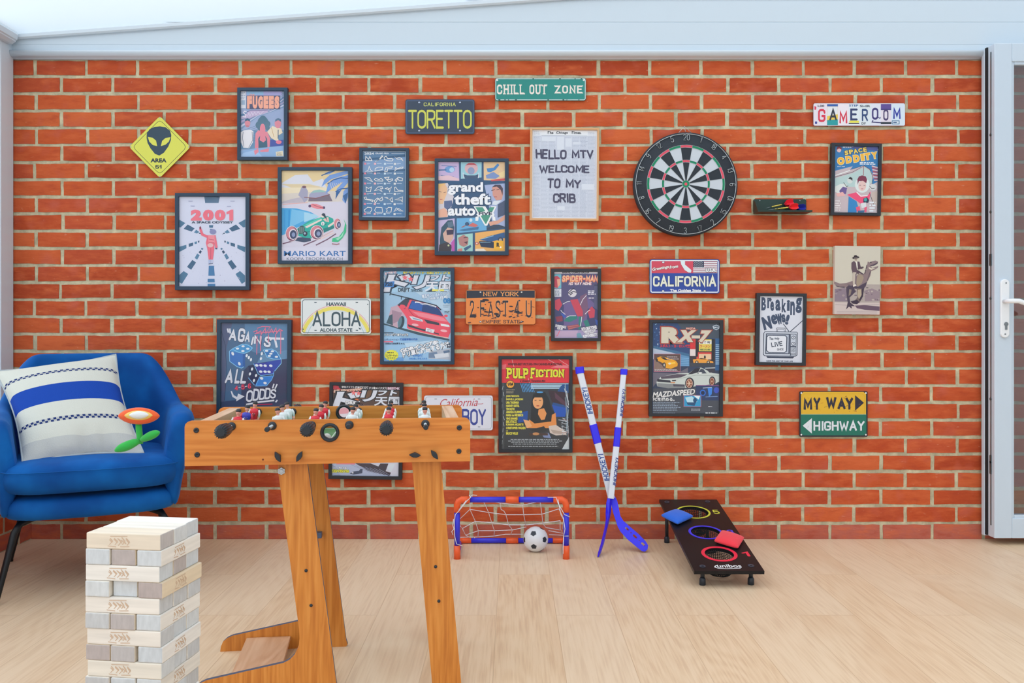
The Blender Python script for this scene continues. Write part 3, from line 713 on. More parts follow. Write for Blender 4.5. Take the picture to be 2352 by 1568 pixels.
def art_corridor(a, u0, v0, u1, v1):
    a.r('#d9dcee', u0-9, v0-9, u1+9, v1+9); D = '#4c7696'
    a.p('#5b7894', [495, 130, 722, 130, 702, 226, 510, 226]); a.p('#46607c', [600, 130, 722, 130, 716, 160])
    for side in (0, 1):
        f = (lambda p: p) if not side else (lambda p: [1212 - c if i % 2 == 0 else c for i, c in enumerate(p)])
        for i, p in enumerate(([125,460,225,515,155,578,125,572],[258,535,358,592,315,638,198,598],[380,610,425,645,390,665,348,650],[430,652,462,682,440,672,415,668],[125,858,238,828,240,878,130,935],[272,812,338,795,335,838,275,860],[355,785,392,778,390,812,358,818],[405,772,428,768,422,798,408,796],
                  [200,1205,265,1248,175,1390,128,1360,128,1270],[325,1045,378,1082,308,1188,248,1145],[395,952,430,978,395,1042,358,1018],[440,905,462,925,440,958,415,935],[462,870,485,885,470,902,448,888])):
            a.p(['#4c7a9a','#3e6484','#5583a4','#2f4d6b'][i % 4], f(p)); 
    a.p('#4a7fae', [562, 1130, 636, 1130, 648, 1272, 556, 1272]); a.p('#4a7fae', [545, 1318, 645, 1318, 648, 1368, 545, 1368]); a.p('#4a7fae', [545, 1388, 655, 1388, 655, 1425, 545, 1425])
    a.p(D, [565, 545, 626, 545, 620, 582, 570, 582]); a.p(D, [575, 598, 616, 598, 612, 612, 580, 612])
    rd = random.Random(4)
    for i in range(34): a.e('#b3b3cc', rd.uniform(150, 1070), rd.uniform(900, 1400), rd.uniform(2, 7))
    # generic figure in a pink suit walking away
    P = '#ee7486'; a.p(P, [545, 690, 660, 690, 690, 860, 680, 880, 655, 880, 645, 800, 640, 900, 622, 1040, 560, 1040, 540, 880, 520, 800]); a.l(P, 36, [560, 720, 470, 680, 440, 600]); a.e('#8f3f58', 440, 585, 14, 22)
    a.e('#8d90ba', 622, 640, 48, 38); a.p('#f2939d', [555, 690, 645, 690, 650, 800, 555, 800]); a.l('#b04a62', 6, [562, 745, 640, 760]); a.l('#b04a62', 6, [560, 790, 640, 800]); a.e('#e8bfc0', 585, 835, 42, 30); a.l('#b04a62', 5, [592, 870, 590, 1030])
    a.p('#b9c4e2', [556, 1045, 592, 1045, 588, 1095, 560, 1100]); a.p('#c6cde6', [596, 1045, 622, 1045, 622, 1088, 600, 1096]); a.l('#3a4468', 8, [560, 1104, 622, 1096]); a.e('#3f4a6e', 670, 882, 16, 10)
    [a.t(ch, *b, '#f27888', .075) for ch, b in (('2',(303,322,460,480)),('0',(478,322,632,480)),('0',(648,322,802,480)))]; a.p('#f27888', [846, 345, 880, 322, 915, 322, 915, 480, 858, 480, 858, 378, 818, 388, 818, 352])
    a.t('A SPACE ODYSSEY', 315, 488, 912, 520, '#2b4258', .03)
    for x, y in ((300, 200), (330, 270), (905, 200), (855, 275)): a.r('#a9aecb', x-30, y-5, x+30, y+5)

def art_racecar(a, u0, v0, u1, v1):
    a.r('#e6d9c4', u0-9, v0-9, u1+9, v1+9); a.r('#ead2a0', 100, 132, 1063, 470); a.p('#dfe0ea', [100, 320, 300, 200, 480, 190, 560, 300, 700, 250, 760, 400, 100, 420]); a.p('#e2cfa8', [100, 330, 500, 330, 760, 390, 300, 400]); a.p('#efe0c0', [100, 380, 760, 380, 760, 540, 100, 520])
    a.p('#dcd2c8', [100, 470, 600, 440, 1063, 420, 1063, 640, 100, 640])
    a.p('#c3bac4', [100, 590, 250, 545, 420, 510, 420, 600, 100, 610])       # headland
    a.p('#a9a7be', [395, 370, 440, 355, 485, 430, 480, 560, 430, 600, 400, 540, 345, 490]); a.e('#7a5664', 430, 372, 30, 18)
    a.p('#a8a9c4', [490, 580, 505, 480, 560, 425, 650, 410, 740, 430, 800, 480, 840, 578]); a.p('#9bc4bf', [525, 460, 580, 420, 660, 412, 730, 430, 740, 448, 600, 450]); a.p('#7d6f7d', [490, 580, 500, 530, 640, 530, 790, 480, 840, 578]); a.l('#8b4a48', 9, [430, 520, 600, 535, 800, 478])
    a.p('#d9d5e4', [100, 610, 600, 590, 1063, 580, 1063, 1250, 100, 1250]); a.l('#eab0a6', 10, [120, 622, 480, 598])
    a.p('#4aa9e0', [100, 675, 320, 680, 520, 730, 640, 800, 330, 960, 180, 1040, 100, 1075]); a.p('#7cc3ea', [250, 690, 520, 740, 420, 860, 220, 960]); a.p('#a9d8ee', [430, 735, 600, 770, 640, 800, 430, 880]); a.l('#2d8fd2', 14, [215, 700, 210, 960]); a.l('#3599da', 10, [150, 700, 150, 1000])
    for p in ([680,205,780,150,880,135,800,185],[680,370,720,270,800,200,1060,132,1063,180,820,262],[740,470,780,310,900,240,1063,200,1063,255,850,380],[880,545,900,400,1000,290,1063,260,1063,310,950,440],[980,560,1000,430,1063,370,1063,520,1025,610]): a.p('#7ba1dd', p)
    for p in ([680,208,780,165,870,140],[765,330,850,270,960,240,1063,250],[880,440,960,400,1060,390]): a.l('#2f5f9a', 14, p)
    a.p('#33659e', [885, 545, 890, 440, 960, 420, 905, 510]); a.p('#33659e', [985, 500, 1063, 450, 1030, 610])
    for i in range(6): a.l('#e0d8d0', 6, [800+i*30, 300+i*6, 830+i*26, 400-i*20])
    # distant red racer
    a.p('#e98c98', [500, 640, 540, 612, 610, 615, 720, 660, 720, 690, 620, 690, 530, 660]); a.e('#54406a', 512, 648, 20, 20); a.e('#54406a', 716, 670, 18, 20); a.l('#b04a56', 8, [550, 625, 640, 660, 710, 676])
    # tracks
    for p in ([120,1190,300,1140],[420,1215,600,1140,700,1080],[600,1210,760,1130,890,1045]): a.l('#7b5a72', 16, p)
    a.l('#f0cfc6', 12, [650, 1130, 860, 1030]); a.l('#e8b4ac', 10, [700, 1080, 850, 1000])
    # green vintage racer
    a.p('#3a4a66', [250, 1140, 330, 1100, 520, 1090, 530, 1150, 430, 1168]); a.p('#1fae9e', [275, 1010, 350, 960, 500, 860, 700, 800, 770, 790, 850, 830, 865, 960, 760, 1010, 700, 1030, 540, 1110, 420, 1100, 300, 1060]); a.p('#52cdb8', [420, 930, 640, 820, 700, 815, 500, 920]); a.p('#ead9cf', [440, 945, 680, 830, 690, 850, 470, 965]); a.p('#ead9cf', [770, 930, 860, 870, 862, 900, 780, 960]); a.l('#0f6f74', 8, [300, 1060, 520, 1010, 760, 900])
    a.p('#187f80', [640, 990, 860, 930, 865, 965, 720, 1030]); a.e('#3a5c5e', 392, 990, 48, 62, a=15)
    for i in range(5): a.l('#9fb6b2', 4, [362+i*14, 945+i*2, 358+i*16, 1040])
    a.e('#243248', 318, 1040, 26, 32); a.e('#243248', 446, 1045, 34, 36); a.e('#9fb7c6', 440, 1040, 16)
    for x, y, rx, ry in ((255,1045,84,105),(615,1030,90,100),(912,905,46,76)):
        a.e('#ecdfe2', x, y, rx+8, ry+8); a.e('#7b4c68', x, y, rx, ry); a.e('#d88a94', x-8, y-10, rx*.86, ry*.86); a.e('#ede4ea', x+16, y+10, rx*.72, ry*.74); a.e('#3d4668', x+20, y+12, rx*.6, ry*.62); a.e('#8d9cc0', x+22, y+14, rx*.3, ry*.32)
    a.p('#e8c7be', [700, 840, 780, 800, 790, 880, 740, 870]); a.e('#efe3d6', 700, 785, 26, 30); a.p('#26384e', [680, 775, 700, 748, 730, 755, 745, 800, 770, 870, 730, 810]); a.e('#f3efee', 700, 900, 24, 28); a.r('#54637c', 694, 885, 706, 918)
    a.p('#3cc08a', [830, 1160, 840, 1110, 930, 1090, 1000, 1000, 1020, 900, 1000, 830, 1040, 920, 1035, 1020, 980, 1110, 920, 1165]); a.p('#9fe0c0', [880, 1120, 960, 1080, 1010, 1000, 985, 1080, 920, 1140]); a.l('#a86a78', 14, [830, 1190, 900, 1200, 940, 1190])
    a.r('#dcd9e8', 100, 1240, 1063, 1440)
    a.t('MARIO KART', 140, 1292, 1030, 1370, '#2f6fb0', .012); a.t('KOOPA TROOPA BEACH', 182, 1386, 985, 1428, '#48556a', .0)

def art_circuits(a, u0, v0, u1, v1):
    a.r('#c7d9ec', u0-9, v0-9, u1+9, v1+9); a.r('#5e83a8', 186, 140, 994, 1380); a.p('#7f9fc6', [186, 340, 994, 250, 994, 480, 186, 560]); a.p('#3f6387', [186, 290, 994, 200, 994, 240, 186, 330]); a.p('#3f6387', [186, 550, 994, 475, 994, 505, 186, 580]); a.r('#4f7fae', 186, 1120, 994, 1378); a.l('#c7d9ec', 8, [190, 145, 990, 145]); a.l('#c7d9ec', 6, [190, 1384, 990, 1384])
    a.t('2024', 218, 165, 400, 208, '#f2f6fa', .03); a.t('GRAND PRIX', 425, 168, 685, 200, '#e8eef6', .03); a.l('#dfe8f2', 8, [730, 182, 980, 182])
    W_ = '#f4f1ec'
    sh = [[240,320,245,240,300,300,320,245,365,320],[420,345,500,300,550,225,568,235,520,290,430,340],[600,300,590,260,630,235,660,280,740,275,765,300,740,325,660,322],[785,240,830,275,880,255,930,280,955,325,915,290,840,290],
      [232,530,290,510,312,430,340,500,380,525],[420,520,425,470,480,445,570,445,560,490],[605,525,630,450,755,430,740,460,660,470,655,525],[795,520,810,450,850,470,930,440,955,440,940,465,900,470,830,480],
      [225,645,320,645,380,720,340,705],[410,680,430,655,500,680,540,655,575,690,570,708,440,705],[605,640,690,632,660,680,755,665,760,690,690,722],[800,690,860,632,945,650,940,700,880,695,850,650,830,720],
      [255,820,300,850,355,820,340,910,260,910],[415,890,480,820,560,815,575,850,530,850,560,910,500,870],[620,850,660,830,690,860,740,815,700,915,690,870],[795,825,815,820,860,880,955,885,955,908,800,905],
      [220,1020,255,1010,270,1050,390,1070,380,1100,330,1070,240,1060],[415,1080,470,1030,520,1050,560,1010,575,1060,540,1085,480,1050,430,1130],[605,1015,650,1015,700,1060,750,1020,765,1100,735,1095,720,1060],[805,1060,945,1005,945,1100,920,1065],
      [222,1260,290,1205,360,1215,370,1250,340,1300,240,1295],[420,1260,450,1205,560,1210,575,1300,440,1300],[625,1215,650,1240,680,1205,745,1210,730,1295,640,1295,660,1260],[785,1285,830,1215,880,1230,960,1275,890,1270,860,1240]]
    fc = ['#f08a9a','#e8e6e2','#cfe0ea','#f2b8bc']
    for i, p in enumerate(sh):
        a.loop(W_, 11, p); c, r_ = i % 4, i // 4; x, y = 235 + c*188, [380, 565, 757, 950, 1145, 1332][r_]
        a.r(fc[(i*7) % 4], x-20, y-18, x+20, y+18); a.l('#d8e4f0', 9, [x+34, y-8, x+34+60+(i*29) % 70, y-8]); 
        if i % 3 == 0: a.l('#a9c0da', 6, [x+34, y+12, x+70, y+12])

def art_collage(a, u0, v0, u1, v1):
    a.r('#35597e', u0-9, v0-9, u1+9, v1+9)
    a.p('#c9b4da', [106,136,400,136,408,410,106,402]); a.p('#9fd0dc', [430,140,730,140,728,360,430,380]); a.p('#e8c79c', [758,140,1064,140,1064,410,760,400]); a.p('#d9d2d8', [106,450,240,440,330,640,310,740,240,930,106,940]); a.p('#a9b8dc', [770,470,1064,445,1064,1080,900,1090]); a.p('#c7b8dc', [106,980,340,950,340,1422,106,1422]); a.p('#6bb0dc', [370,950,800,930,800,1120,372,1162]); a.p('#a5d6cc', [378,1190,600,1165,600,1422,378,1422]); a.p('#eeb264', [635,1158,1064,1105,1064,1422,635,1422])
    # helicopter
    a.e('#6f9fd4', 270, 245, 75, 48); a.e('#b7d6ee', 300, 250, 36, 34); a.l('#4f74a4', 18, [110, 255, 220, 250]); a.l('#5f7fae', 8, [150, 190, 370, 200]); a.l('#5f7fae', 8, [140, 330, 330, 350]); a.p('#e6c4cc', [106, 340, 260, 330, 405, 380, 405, 408, 106, 400])
    # masked visor, boat, rider
    a.e('#dcb2b8', 580, 230, 95, 85); a.p('#c04a56', [490, 190, 540, 155, 620, 155, 672, 190, 620, 178, 540, 178]); a.e('#8f9fc0', 578, 265, 50, 52); a.p('#3f5878', [460, 310, 520, 330, 640, 330, 690, 310, 670, 372, 490, 375]); a.l('#e8e4ec', 9, [460, 290, 475, 375]); a.l('#e8e4ec', 9, [690, 290, 680, 370])
    a.p('#4b8ac8', [800, 230, 900, 220, 960, 160, 985, 180, 930, 250, 860, 285, 815, 280]); a.p('#7f97c8', [790, 330, 900, 280, 990, 340, 930, 380, 800, 375]); a.p('#d45a5c', [860, 395, 1064, 372, 1064, 404, 870, 415]); a.p('#f0d9a0', [980, 300, 1064, 260, 1064, 350, 990, 360])
    # generic portraits
    a.p('#eebf94', [106, 460, 200, 448, 235, 520, 225, 600, 170, 740, 120, 740, 106, 700]); a.p('#f0c27c', [106, 450, 220, 442, 160, 480, 106, 530]); a.l('#8a5c5c', 7, [112, 560, 150, 572]); a.l('#8a5c5c', 7, [180, 580, 215, 570]); a.l('#c9606c', 10, [130, 680, 165, 675]); a.p('#5b6c94', [190, 700, 300, 690, 310, 760, 240, 830, 190, 790]); a.p('#eeb59c', [110, 830, 190, 800, 240, 850, 235, 930, 110, 935])
    a.p('#d89c8c', [880, 500, 960, 470, 1030, 500, 1040, 590, 1020, 680, 940, 690, 890, 620]); a.p('#4a3f50', [880, 500, 920, 465, 1000, 465, 1035, 520, 1030, 620, 1005, 540, 950, 492]); a.l('#4a3040', 9, [870, 550, 920, 535]); a.l('#4a3040', 9, [945, 540, 985, 530]); a.l('#a85058', 9, [905, 640, 950, 640]); a.p('#dfe6ee', [900, 700, 1020, 690, 940, 760, 880, 750]); a.p('#4d5a78', [960, 750, 1064, 690, 1064, 900, 960, 940]); a.p('#e2a890', [830, 1000, 960, 980, 1064, 900, 1064, 970, 960, 1030, 850, 1060]); a.p('#37485f', [810, 1090, 900, 1040, 980, 1040, 1064, 1070, 1064, 1085, 810, 1115])
    a.p('#35546a', [130, 1250, 150, 1080, 240, 980, 310, 975, 335, 1080, 320, 1230, 240, 1330, 130, 1330]); a.p('#d8b0a0', [170, 1170, 240, 1080, 320, 1100, 320, 1230, 270, 1310, 190, 1270]); a.p('#5a768c', [235, 1010, 300, 990, 330, 1060, 250, 1090]); a.p('#3e3550', [220, 1120, 320, 1110, 320, 1180, 230, 1190]); a.p('#3c3640', [120, 1330, 230, 1290, 300, 1340, 290, 1422, 112, 1422]); a.e('#c8d0a0', 252, 1340, 14); a.p('#c05ab0', [290, 1300, 340, 1240, 340, 1422, 300, 1422])
    a.p('#3f74a0', [400, 1120, 480, 1100, 690, 1070, 680, 1110, 480, 1130]); a.p('#d4706a', [530, 1060, 600, 1010, 680, 1050, 640, 1075]); a.e('#34567c', 520, 1030, 30, 26); a.e('#cfe6f0', 575, 975, 22, 25); a.l('#b06a60', 12, [440, 1080, 500, 1050])
    a.p('#b8807c', [390, 1230, 470, 1185, 540, 1230, 530, 1330, 470, 1360, 410, 1330]); a.l('#4a2c3c', 10, [470, 1230, 530, 1220]); a.p('#5a3848', [470, 1290, 530, 1280, 515, 1320]); a.p('#3b6186', [470, 1380, 570, 1330, 580, 1360, 490, 1422]); a.p('#d8897c', [390, 1390, 450, 1380, 450, 1422, 380, 1422])
    a.p('#2f5d92', [700, 1260, 820, 1210, 1060, 1150, 1064, 1230, 860, 1290]); a.p('#1f3350', [690, 1280, 860, 1280, 940, 1300, 930, 1380, 720, 1360]); a.l('#9fd0e6', 8, [720, 1250, 900, 1200]); a.l('#9fd0e6', 6, [710, 1300, 860, 1290]); a.e('#c2555a', 660, 1310, 30, 22); a.e('#f2dfc0', 660, 1310, 12); a.e('#31435c', 1000, 1260, 40, 42); a.e('#b7a9a0', 1000, 1262, 22); a.p('#f0e2cf', [640, 1390, 760, 1385, 800, 1422, 640, 1422])
    K = '#2f4c70'
    for i, (tx, b) in enumerate((('grand', (245, 428, 750, 610)), ('theft', (332, 592, 860, 755)), ('auto', (245, 778, 640, 912)))):
        a.t(tx, *b, '#f4f6fa', .04, ol=(K, .05))
    a.p('#f4f4f4', [612, 775, 780, 775, 830, 850, 870, 775, 945, 775, 810, 1055, 775, 1055]); a.p('#4a9a84', [640, 790, 745, 790, 805, 880, 845, 790, 915, 790, 795, 1030, 785, 1030]); a.p('#f2f4f6', [650, 890, 690, 865, 780, 845, 890, 860, 915, 890, 905, 925, 860, 905, 770, 895, 680, 925]); a.t('FIVE', 688, 850, 880, 900, '#2a3550', .04, font='b', bow=-6)
    a.p('#f2f4f6', [640, 930, 690, 915, 680, 985, 640, 985]); a.p('#f2f4f6', [880, 915, 925, 930, 930, 985, 890, 980])
    a.p('#f2b632', [905, 1285, 925, 1270, 1025, 1270, 1044, 1285, 1044, 1392, 1025, 1408, 920, 1408, 905, 1392]); a.t('R', 945, 1300, 990, 1362, '#1a1a1a', .05); 
    a.p('#ffffff', [c for k in range(10) for c in (1003 + (18 if k % 2 == 0 else 8)*math.sin(math.pi*k/5), 1366 - (18 if k % 2 == 0 else 8)*math.cos(math.pi*k/5))])

def art_newsprint(a, u0, v0, u1, v1):
    a.r('#e9eef5', u0-9, v0-9, u1+9, v1+9); a.r('#d3d9e6', u0+24, 150, u1-14, v1-12)
    for j in range(8):
        x = 105 + j*122
        a.lines(['#aab4c8', '#b9c2d3', '#b2bbce'][j % 3], x, 165 if 0 < j < 7 else 80, x + 112, 1425, 62, 7, 20 + j)
        a.l('#c0c8d8', 3, [x - 5, 160, x - 5, 1425])
    for x, y, ww, h in ((470, 165, 110, 200), (600, 190, 100, 130), (720, 240, 120, 40), (860, 900, 200, 90), (230, 165, 220, 70), (480, 1250, 120, 60)): a.r('#dde3ed', x, y, x+ww, y+h)
    a.r('#eef2f7', 225, 66, 945, 132); a.l('#9aa3b5', 4, [225, 148, 945, 148])
    a.t('The', 320, 80, 412, 122, '#1f2a36', .035, font='b'); a.t('Chicago', 458, 80, 642, 128, '#1f2a36', .035); a.t('Times.', 696, 78, 850, 120, '#1f2a36', .035)
    for x in (320, 458, 696): a.l('#1f2a36', 6, [x-4, 118, x+14, 76])
    C = '#43415c'
    for i, (tx, b) in enumerate((('HELLO', (132,358,622,520)), ('MTV', (702,358,1040,520)), ('WELCOME', (192,590,982,748)), ('TO', (325,815,530,975)), ('MY', (610,812,852,972)), ('CRIB', (412,1045,770,1202)))):
        a.t(tx, *b, C, font='s', wgt=.2, gap=.22, seed=i + 2)

def art_spaceman(a, u0, v0, u1, v1):
    a.r('#2f7cb8', u0-9, v0-9, u1+9, v1+9); a.p('#5560a4', [150, 120, 985, 120, 985, 215, 780, 200, 560, 190]); a.p('#c9b9bd', [150, 600, 480, 510, 430, 580, 680, 495, 800, 560, 880, 690, 840, 860, 985, 780, 985, 1390, 140, 1390])
    a.p('#b9d2d0', [150, 740, 480, 640, 700, 520, 830, 600, 860, 820, 600, 900, 150, 900]); a.l('#34383e', 8, [150, 720, 480, 620, 690, 500]); a.l('#e8ecea', 16, [150, 690, 430, 590]); a.l('#34383e', 9, [690, 495, 800, 560, 860, 690, 850, 850]); a.l('#34383e', 7, [450, 570, 640, 510]); a.l('#9c5a60', 12, [685, 500, 685, 680])
    for i in range(9): a.l(['#e8c8c4', '#b7525c'][i % 2], 22, [840 + i*6, 500 + i*34, 960, 530 + i*30])
    a.p('#dfe4df', [150, 900, 250, 850, 360, 840, 380, 960, 300, 1060, 150, 1000]); a.l('#2a2c32', 9, [310, 820, 370, 900, 400, 880]); a.p('#6f5a94', [230, 980, 300, 900, 380, 920, 360, 1040, 250, 1030]); a.p('#eab3b0', [170, 1030, 300, 1000, 350, 1070, 200, 1090])
    a.e('#d5dcd8', 430, 780, 52, 58); a.p('#262a30', [395, 750, 430, 712, 475, 730, 478, 790, 450, 760]); a.e('#d9dcda', 870, 900, 70, 62); a.l('#22262c', 10, [800, 880, 850, 930, 900, 920]); a.p('#cbb9b0', [840, 1000, 985, 960, 985, 1270, 860, 1200])
    # generic spacesuited person
    a.e('#dfe8e6', 665, 860, 140, 150); a.p('#7d2f4a', [570, 760, 600, 700, 660, 680, 730, 700, 755, 760, 740, 830, 690, 790, 600, 790, 580, 860]); a.e('#e6c5bf', 665, 880, 74, 96); a.l('#3a2a34', 8, [610, 870, 640, 865]); a.l('#3a2a34', 8, [690, 868, 722, 872]); a.l('#a8384c', 9, [645, 935, 685, 935])
    a.p('#ef4f7a', [380, 1050, 560, 1000, 640, 1060, 770, 1060, 830, 980, 800, 1150, 640, 1220, 560, 1160]); a.l('#f2eef0', 18, [560, 1000, 640, 1075, 770, 1060]); a.p('#2f86c4', [410, 1080, 560, 1170, 590, 1260, 560, 1390, 400, 1390]); a.p('#2a3550', [690, 1120, 760, 1090, 800, 1150, 780, 1200, 690, 1190]); a.e('#3aa6a4', 730, 1140, 30, 34); a.p('#dfe3e6', [640, 1210, 740, 1190, 750, 1280, 660, 1300]); a.p('#ee5a7c', [550, 1290, 620, 1260, 640, 1350, 570, 1370]); a.p('#ee5a7c', [710, 1290, 760, 1270, 750, 1380, 715, 1370]); a.l('#22262c', 8, [800, 1000, 870, 1180, 900, 1260]); a.p('#3f6f96', [590, 1350, 720, 1340, 700, 1390, 590, 1390])
    a.e('#e8c2c2', 215, 200, 42, 52); a.p('#8a2f3e', [168, 205, 175, 155, 215, 140, 260, 160, 268, 200, 215, 178]); a.lines('#e8eef6', 285, 125, 500, 165, 2, 14, 4); a.e('#e8eef4', 962, 190, 15)
    for k, (ch, b) in enumerate((('S',(320,215,392,300)),('P',(405,195,482,282)),('A',(488,180,570,268)),('C',(578,165,655,248)),('E',(672,150,738,236)))): a.t(ch, *b, '#f2d25a', .05, ol=('#284a6e', .07), rot=-12)
    for k, (ch, b) in enumerate((('O',(185,345,318,485)),('D',(345,320,458,452)),('D',(488,295,602,432)),('I',(632,275,690,402)),('T',(700,255,806,388)),('Y',(830,235,940,362)))): a.t(ch, *b, '#f4b93c', .075, ol=('#f6e3b0', .05), rot=-9)
    a.t('JULY 1969', 185, 510, 330, 530, '#e8f0f4', .03); a.lines('#e6eef4', 610, 425, 945, 480, 2, 18, 6); a.lines('#e9e4e2', 150, 1150, 265, 1370, 5, 24, 8)
    a.lines('#e9eff4', 805, 1165, 940, 1375, 4, 30, 12)

def art_dino(a, u0, v0, u1, v1):
    a.r('#d0cabb', u0-14, v0-14, u1+14, v1+14); a.p('#b3a7a2', [u0-14, 900, 420, 860, 800, 850, u1+14, 850, u1+14, 1250, u0-14, 1250]); a.p('#8f7f8c', [u0-14, 950, 360, 930, 480, 1050, 400, 1200, u0-14, 1200]); a.p('#99878f', [740, 980, 900, 930, u1+14, 1000, u1+14, 1180, 760, 1190])
    rd = random.Random(11)
    for i in range(26): a.e(rd.choice(['#75636f', '#a8979a', '#857281', '#bdb0aa']), rd.uniform(u0, u1), rd.uniform(960, 1190), rd.uniform(12, 40), rd.uniform(10, 24), 10)
    a.r('#cfc0bc', u0-14, 1215, u1+14, v1+14); a.l('#b8a8a8', 14, [u0, 1260, 500, 1280, u1, 1250]); a.p('#6a5566', [560, 1280, 740, 1265, u1+10, 1290, u1+10, 1380, 760, 1360, 600, 1330])
    for y in (1400, 1430, 1455): a.l('#b5a4a6', 9, [200, y, u1-40, y-10])
    D, Lc = '#514656', '#a2917f'
    # theropod: tail, body, neck, head
    a.p('#8d7a7c', [140, 800, 250, 840, 380, 830, 520, 780, 620, 640, 730, 640, 770, 560, 800, 440, 805, 395, 850, 410, 900, 385, 960, 372, 1012, 392, 1000, 440, 930, 478, 860, 490, 900, 520, 1018, 478, 1010, 512, 960, 550, 880, 582, 860, 680, 800, 800, 770, 900, 720, 950, 560, 940, 470, 900, 340, 925, 200, 900, 140, 850])
    a.p(Lc, [620, 650, 700, 660, 730, 720, 690, 830, 610, 900, 580, 830, 590, 720]); a.p(D, [340, 840, 480, 870, 560, 940, 720, 950, 770, 880, 800, 800, 720, 840, 620, 900, 520, 880, 420, 850]); a.p(D, [140, 870, 250, 905, 350, 900, 345, 928, 200, 905]); a.p(D, [850, 485, 930, 475, 1000, 430, 1010, 400, 940, 440, 860, 470]); a.p('#d9cdbb', [820, 500, 880, 525, 960, 520, 880, 560, 830, 540]); a.e('#352c38', 868, 408, 16, 10); a.l('#4b3f48', 14, [790, 460, 750, 640]); a.l('#665761', 16, [860, 590, 800, 780])
    a.p(D, [380, 920, 430, 870, 540, 900, 560, 1010, 450, 1120, 470, 1240, 420, 1260, 395, 1100]); a.p('#8f8076', [440, 950, 490, 960, 470, 1060, 430, 1090]); a.p('#4b4050', [410, 1230, 470, 1220, 560, 1290, 490, 1290, 500, 1340, 440, 1300, 380, 1360, 400, 1290])
    a.p('#7b6b68', [590, 930, 720, 940, 720, 1090, 650, 1220, 520, 1240, 470, 1200, 560, 1170, 610, 1110]); a.p('#b8a894', [610, 960, 680, 950, 690, 1060, 640, 1150, 610, 1080]); a.p('#433848', [690, 950, 740, 920, 720, 1090, 660, 1190, 640, 1160, 690, 1070]); a.l('#433848', 14, [780, 918, 822, 918]); a.p('#433848', [470, 1195, 600, 1160, 650, 1210, 600, 1250, 510, 1240])
    # rider in hat and jacket
    a.p('#f0ebe0', [550, 400, 600, 400, 610, 520, 570, 520]); a.p('#64525c', [530, 385, 570, 420, 590, 560, 640, 640, 510, 640, 480, 540, 480, 420]); a.p('#5a4954', [595, 395, 640, 400, 665, 500, 700, 500, 705, 540, 650, 545, 610, 560]); a.e('#c9b5a6', 568, 355, 26, 28); a.e('#3a3038', 565, 318, 72, 24, a=-8); a.e('#3a3038', 560, 292, 34, 24); a.l('#e8ddd0', 6, [530, 330, 600, 325]); a.l('#3a3038', 9, [548, 362, 588, 365]); a.e('#4a3d45', 708, 512, 16, 18)
    a.p('#584852', [600, 560, 720, 640, 730, 660, 640, 625, 590, 630]); a.p('#c4b8ac', [515, 610, 575, 610, 580, 690, 565, 860, 520, 880, 500, 730]); a.p('#7a6870', [560, 640, 585, 640, 580, 860, 555, 870]); a.p('#e8ded2', [515, 870, 565, 850, 585, 880, 520, 905]); a.l('#d8d0c2', 5, [700, 520, 740, 560, 800, 540])

def art_breaking(a, u0, v0, u1, v1):
    a.r('#dcdfe9', u0-9, v0-9, u1+9, v1+9); C = '#3a4a66'
    for ch, b in (('B',(190,190,278,440)),('r',(300,195,385,395)),('e',(358,265,430,448)),('a',(455,230,552,442)),('k',(575,215,660,470)),('i',(672,235,730,442)),('n',(738,260,825,520)),('g',(838,190,955,482))): a.t(ch, *b, C, .045)
    for ch, b, r_ in (('N',(215,550,380,800),-14),('e',(378,515,488,705),-12),('w',(470,495,590,700),-12),('s',(575,505,650,665),-10),('!',(655,510,720,705),12)): a.t(ch, *b, C, .07, rot=r_)
    K = '#2b3850'
    a.l(K, 14, [608, 685, 722, 835]); a.l(K, 14, [975, 622, 740, 838]); a.loop(K, 9, [478, 838, 478, 785, 490, 768, 640, 768, 652, 785, 652, 838]); a.loop(K, 7, [500, 838, 500, 795, 630, 795, 630, 838])
    a.p(K, [260, 835, 870, 835, 890, 860, 885, 1280, 850, 1305, 260, 1305, 232, 1275, 236, 870]); a.p('#cdd3de', [265, 845, 865, 845, 878, 865, 873, 1272, 845, 1292, 268, 1292, 245, 1268, 250, 872]); a.p(K, [285, 875, 740, 875, 740, 1262, 275, 1262]); a.p('#b8c0cf', [300, 890, 715, 890, 715, 1245, 290, 1245]); a.p(K, [320, 905, 660, 905, 690, 940, 685, 1210, 640, 1240, 340, 1240, 290, 1200, 292, 940]); a.p('#e6e9f0', [330, 918, 650, 918, 672, 945, 668, 1200, 635, 1228, 348, 1228, 304, 1192, 306, 948])
    a.r(K, 745, 875, 862, 1300); a.r('#c9d0dc', 756, 885, 852, 1108); a.r('#c9d0dc', 756, 1130, 852, 1292)
    for y in (945, 1065): a.e(K, 805, y, 38, 36); a.e('#dfe4ec', 805, y, 27, 25); a.l(K, 9, [792, y+14, 818, y-14])
    for x in (775, 825): a.e(K, x, 1258, 20); a.e('#dfe4ec', x, 1258, 11)
    a.lines(K, 768, 1145, 848, 1225, 5, 8, 3); a.p(K, [295, 1308, 830, 1308, 800, 1340, 320, 1340])
    a.t('You', 345, 940, 425, 995, K, .03, rot=3); a.t('only', 445, 940, 540, 1002, K, .03, rot=4); a.t('LIVE', 385, 1030, 600, 1130, K, font='s', wgt=.17, serif=.12, rot=-9); a.t('ONCE', 498, 1150, 622, 1195, K, font='s', wgt=.16, serif=.1, rot=-3)
    a.t('MAKE THE MOST OF YOUR LIFE', 300, 1378, 800, 1408, K, font='s', wgt=.2, gap=.3, serif=.1)

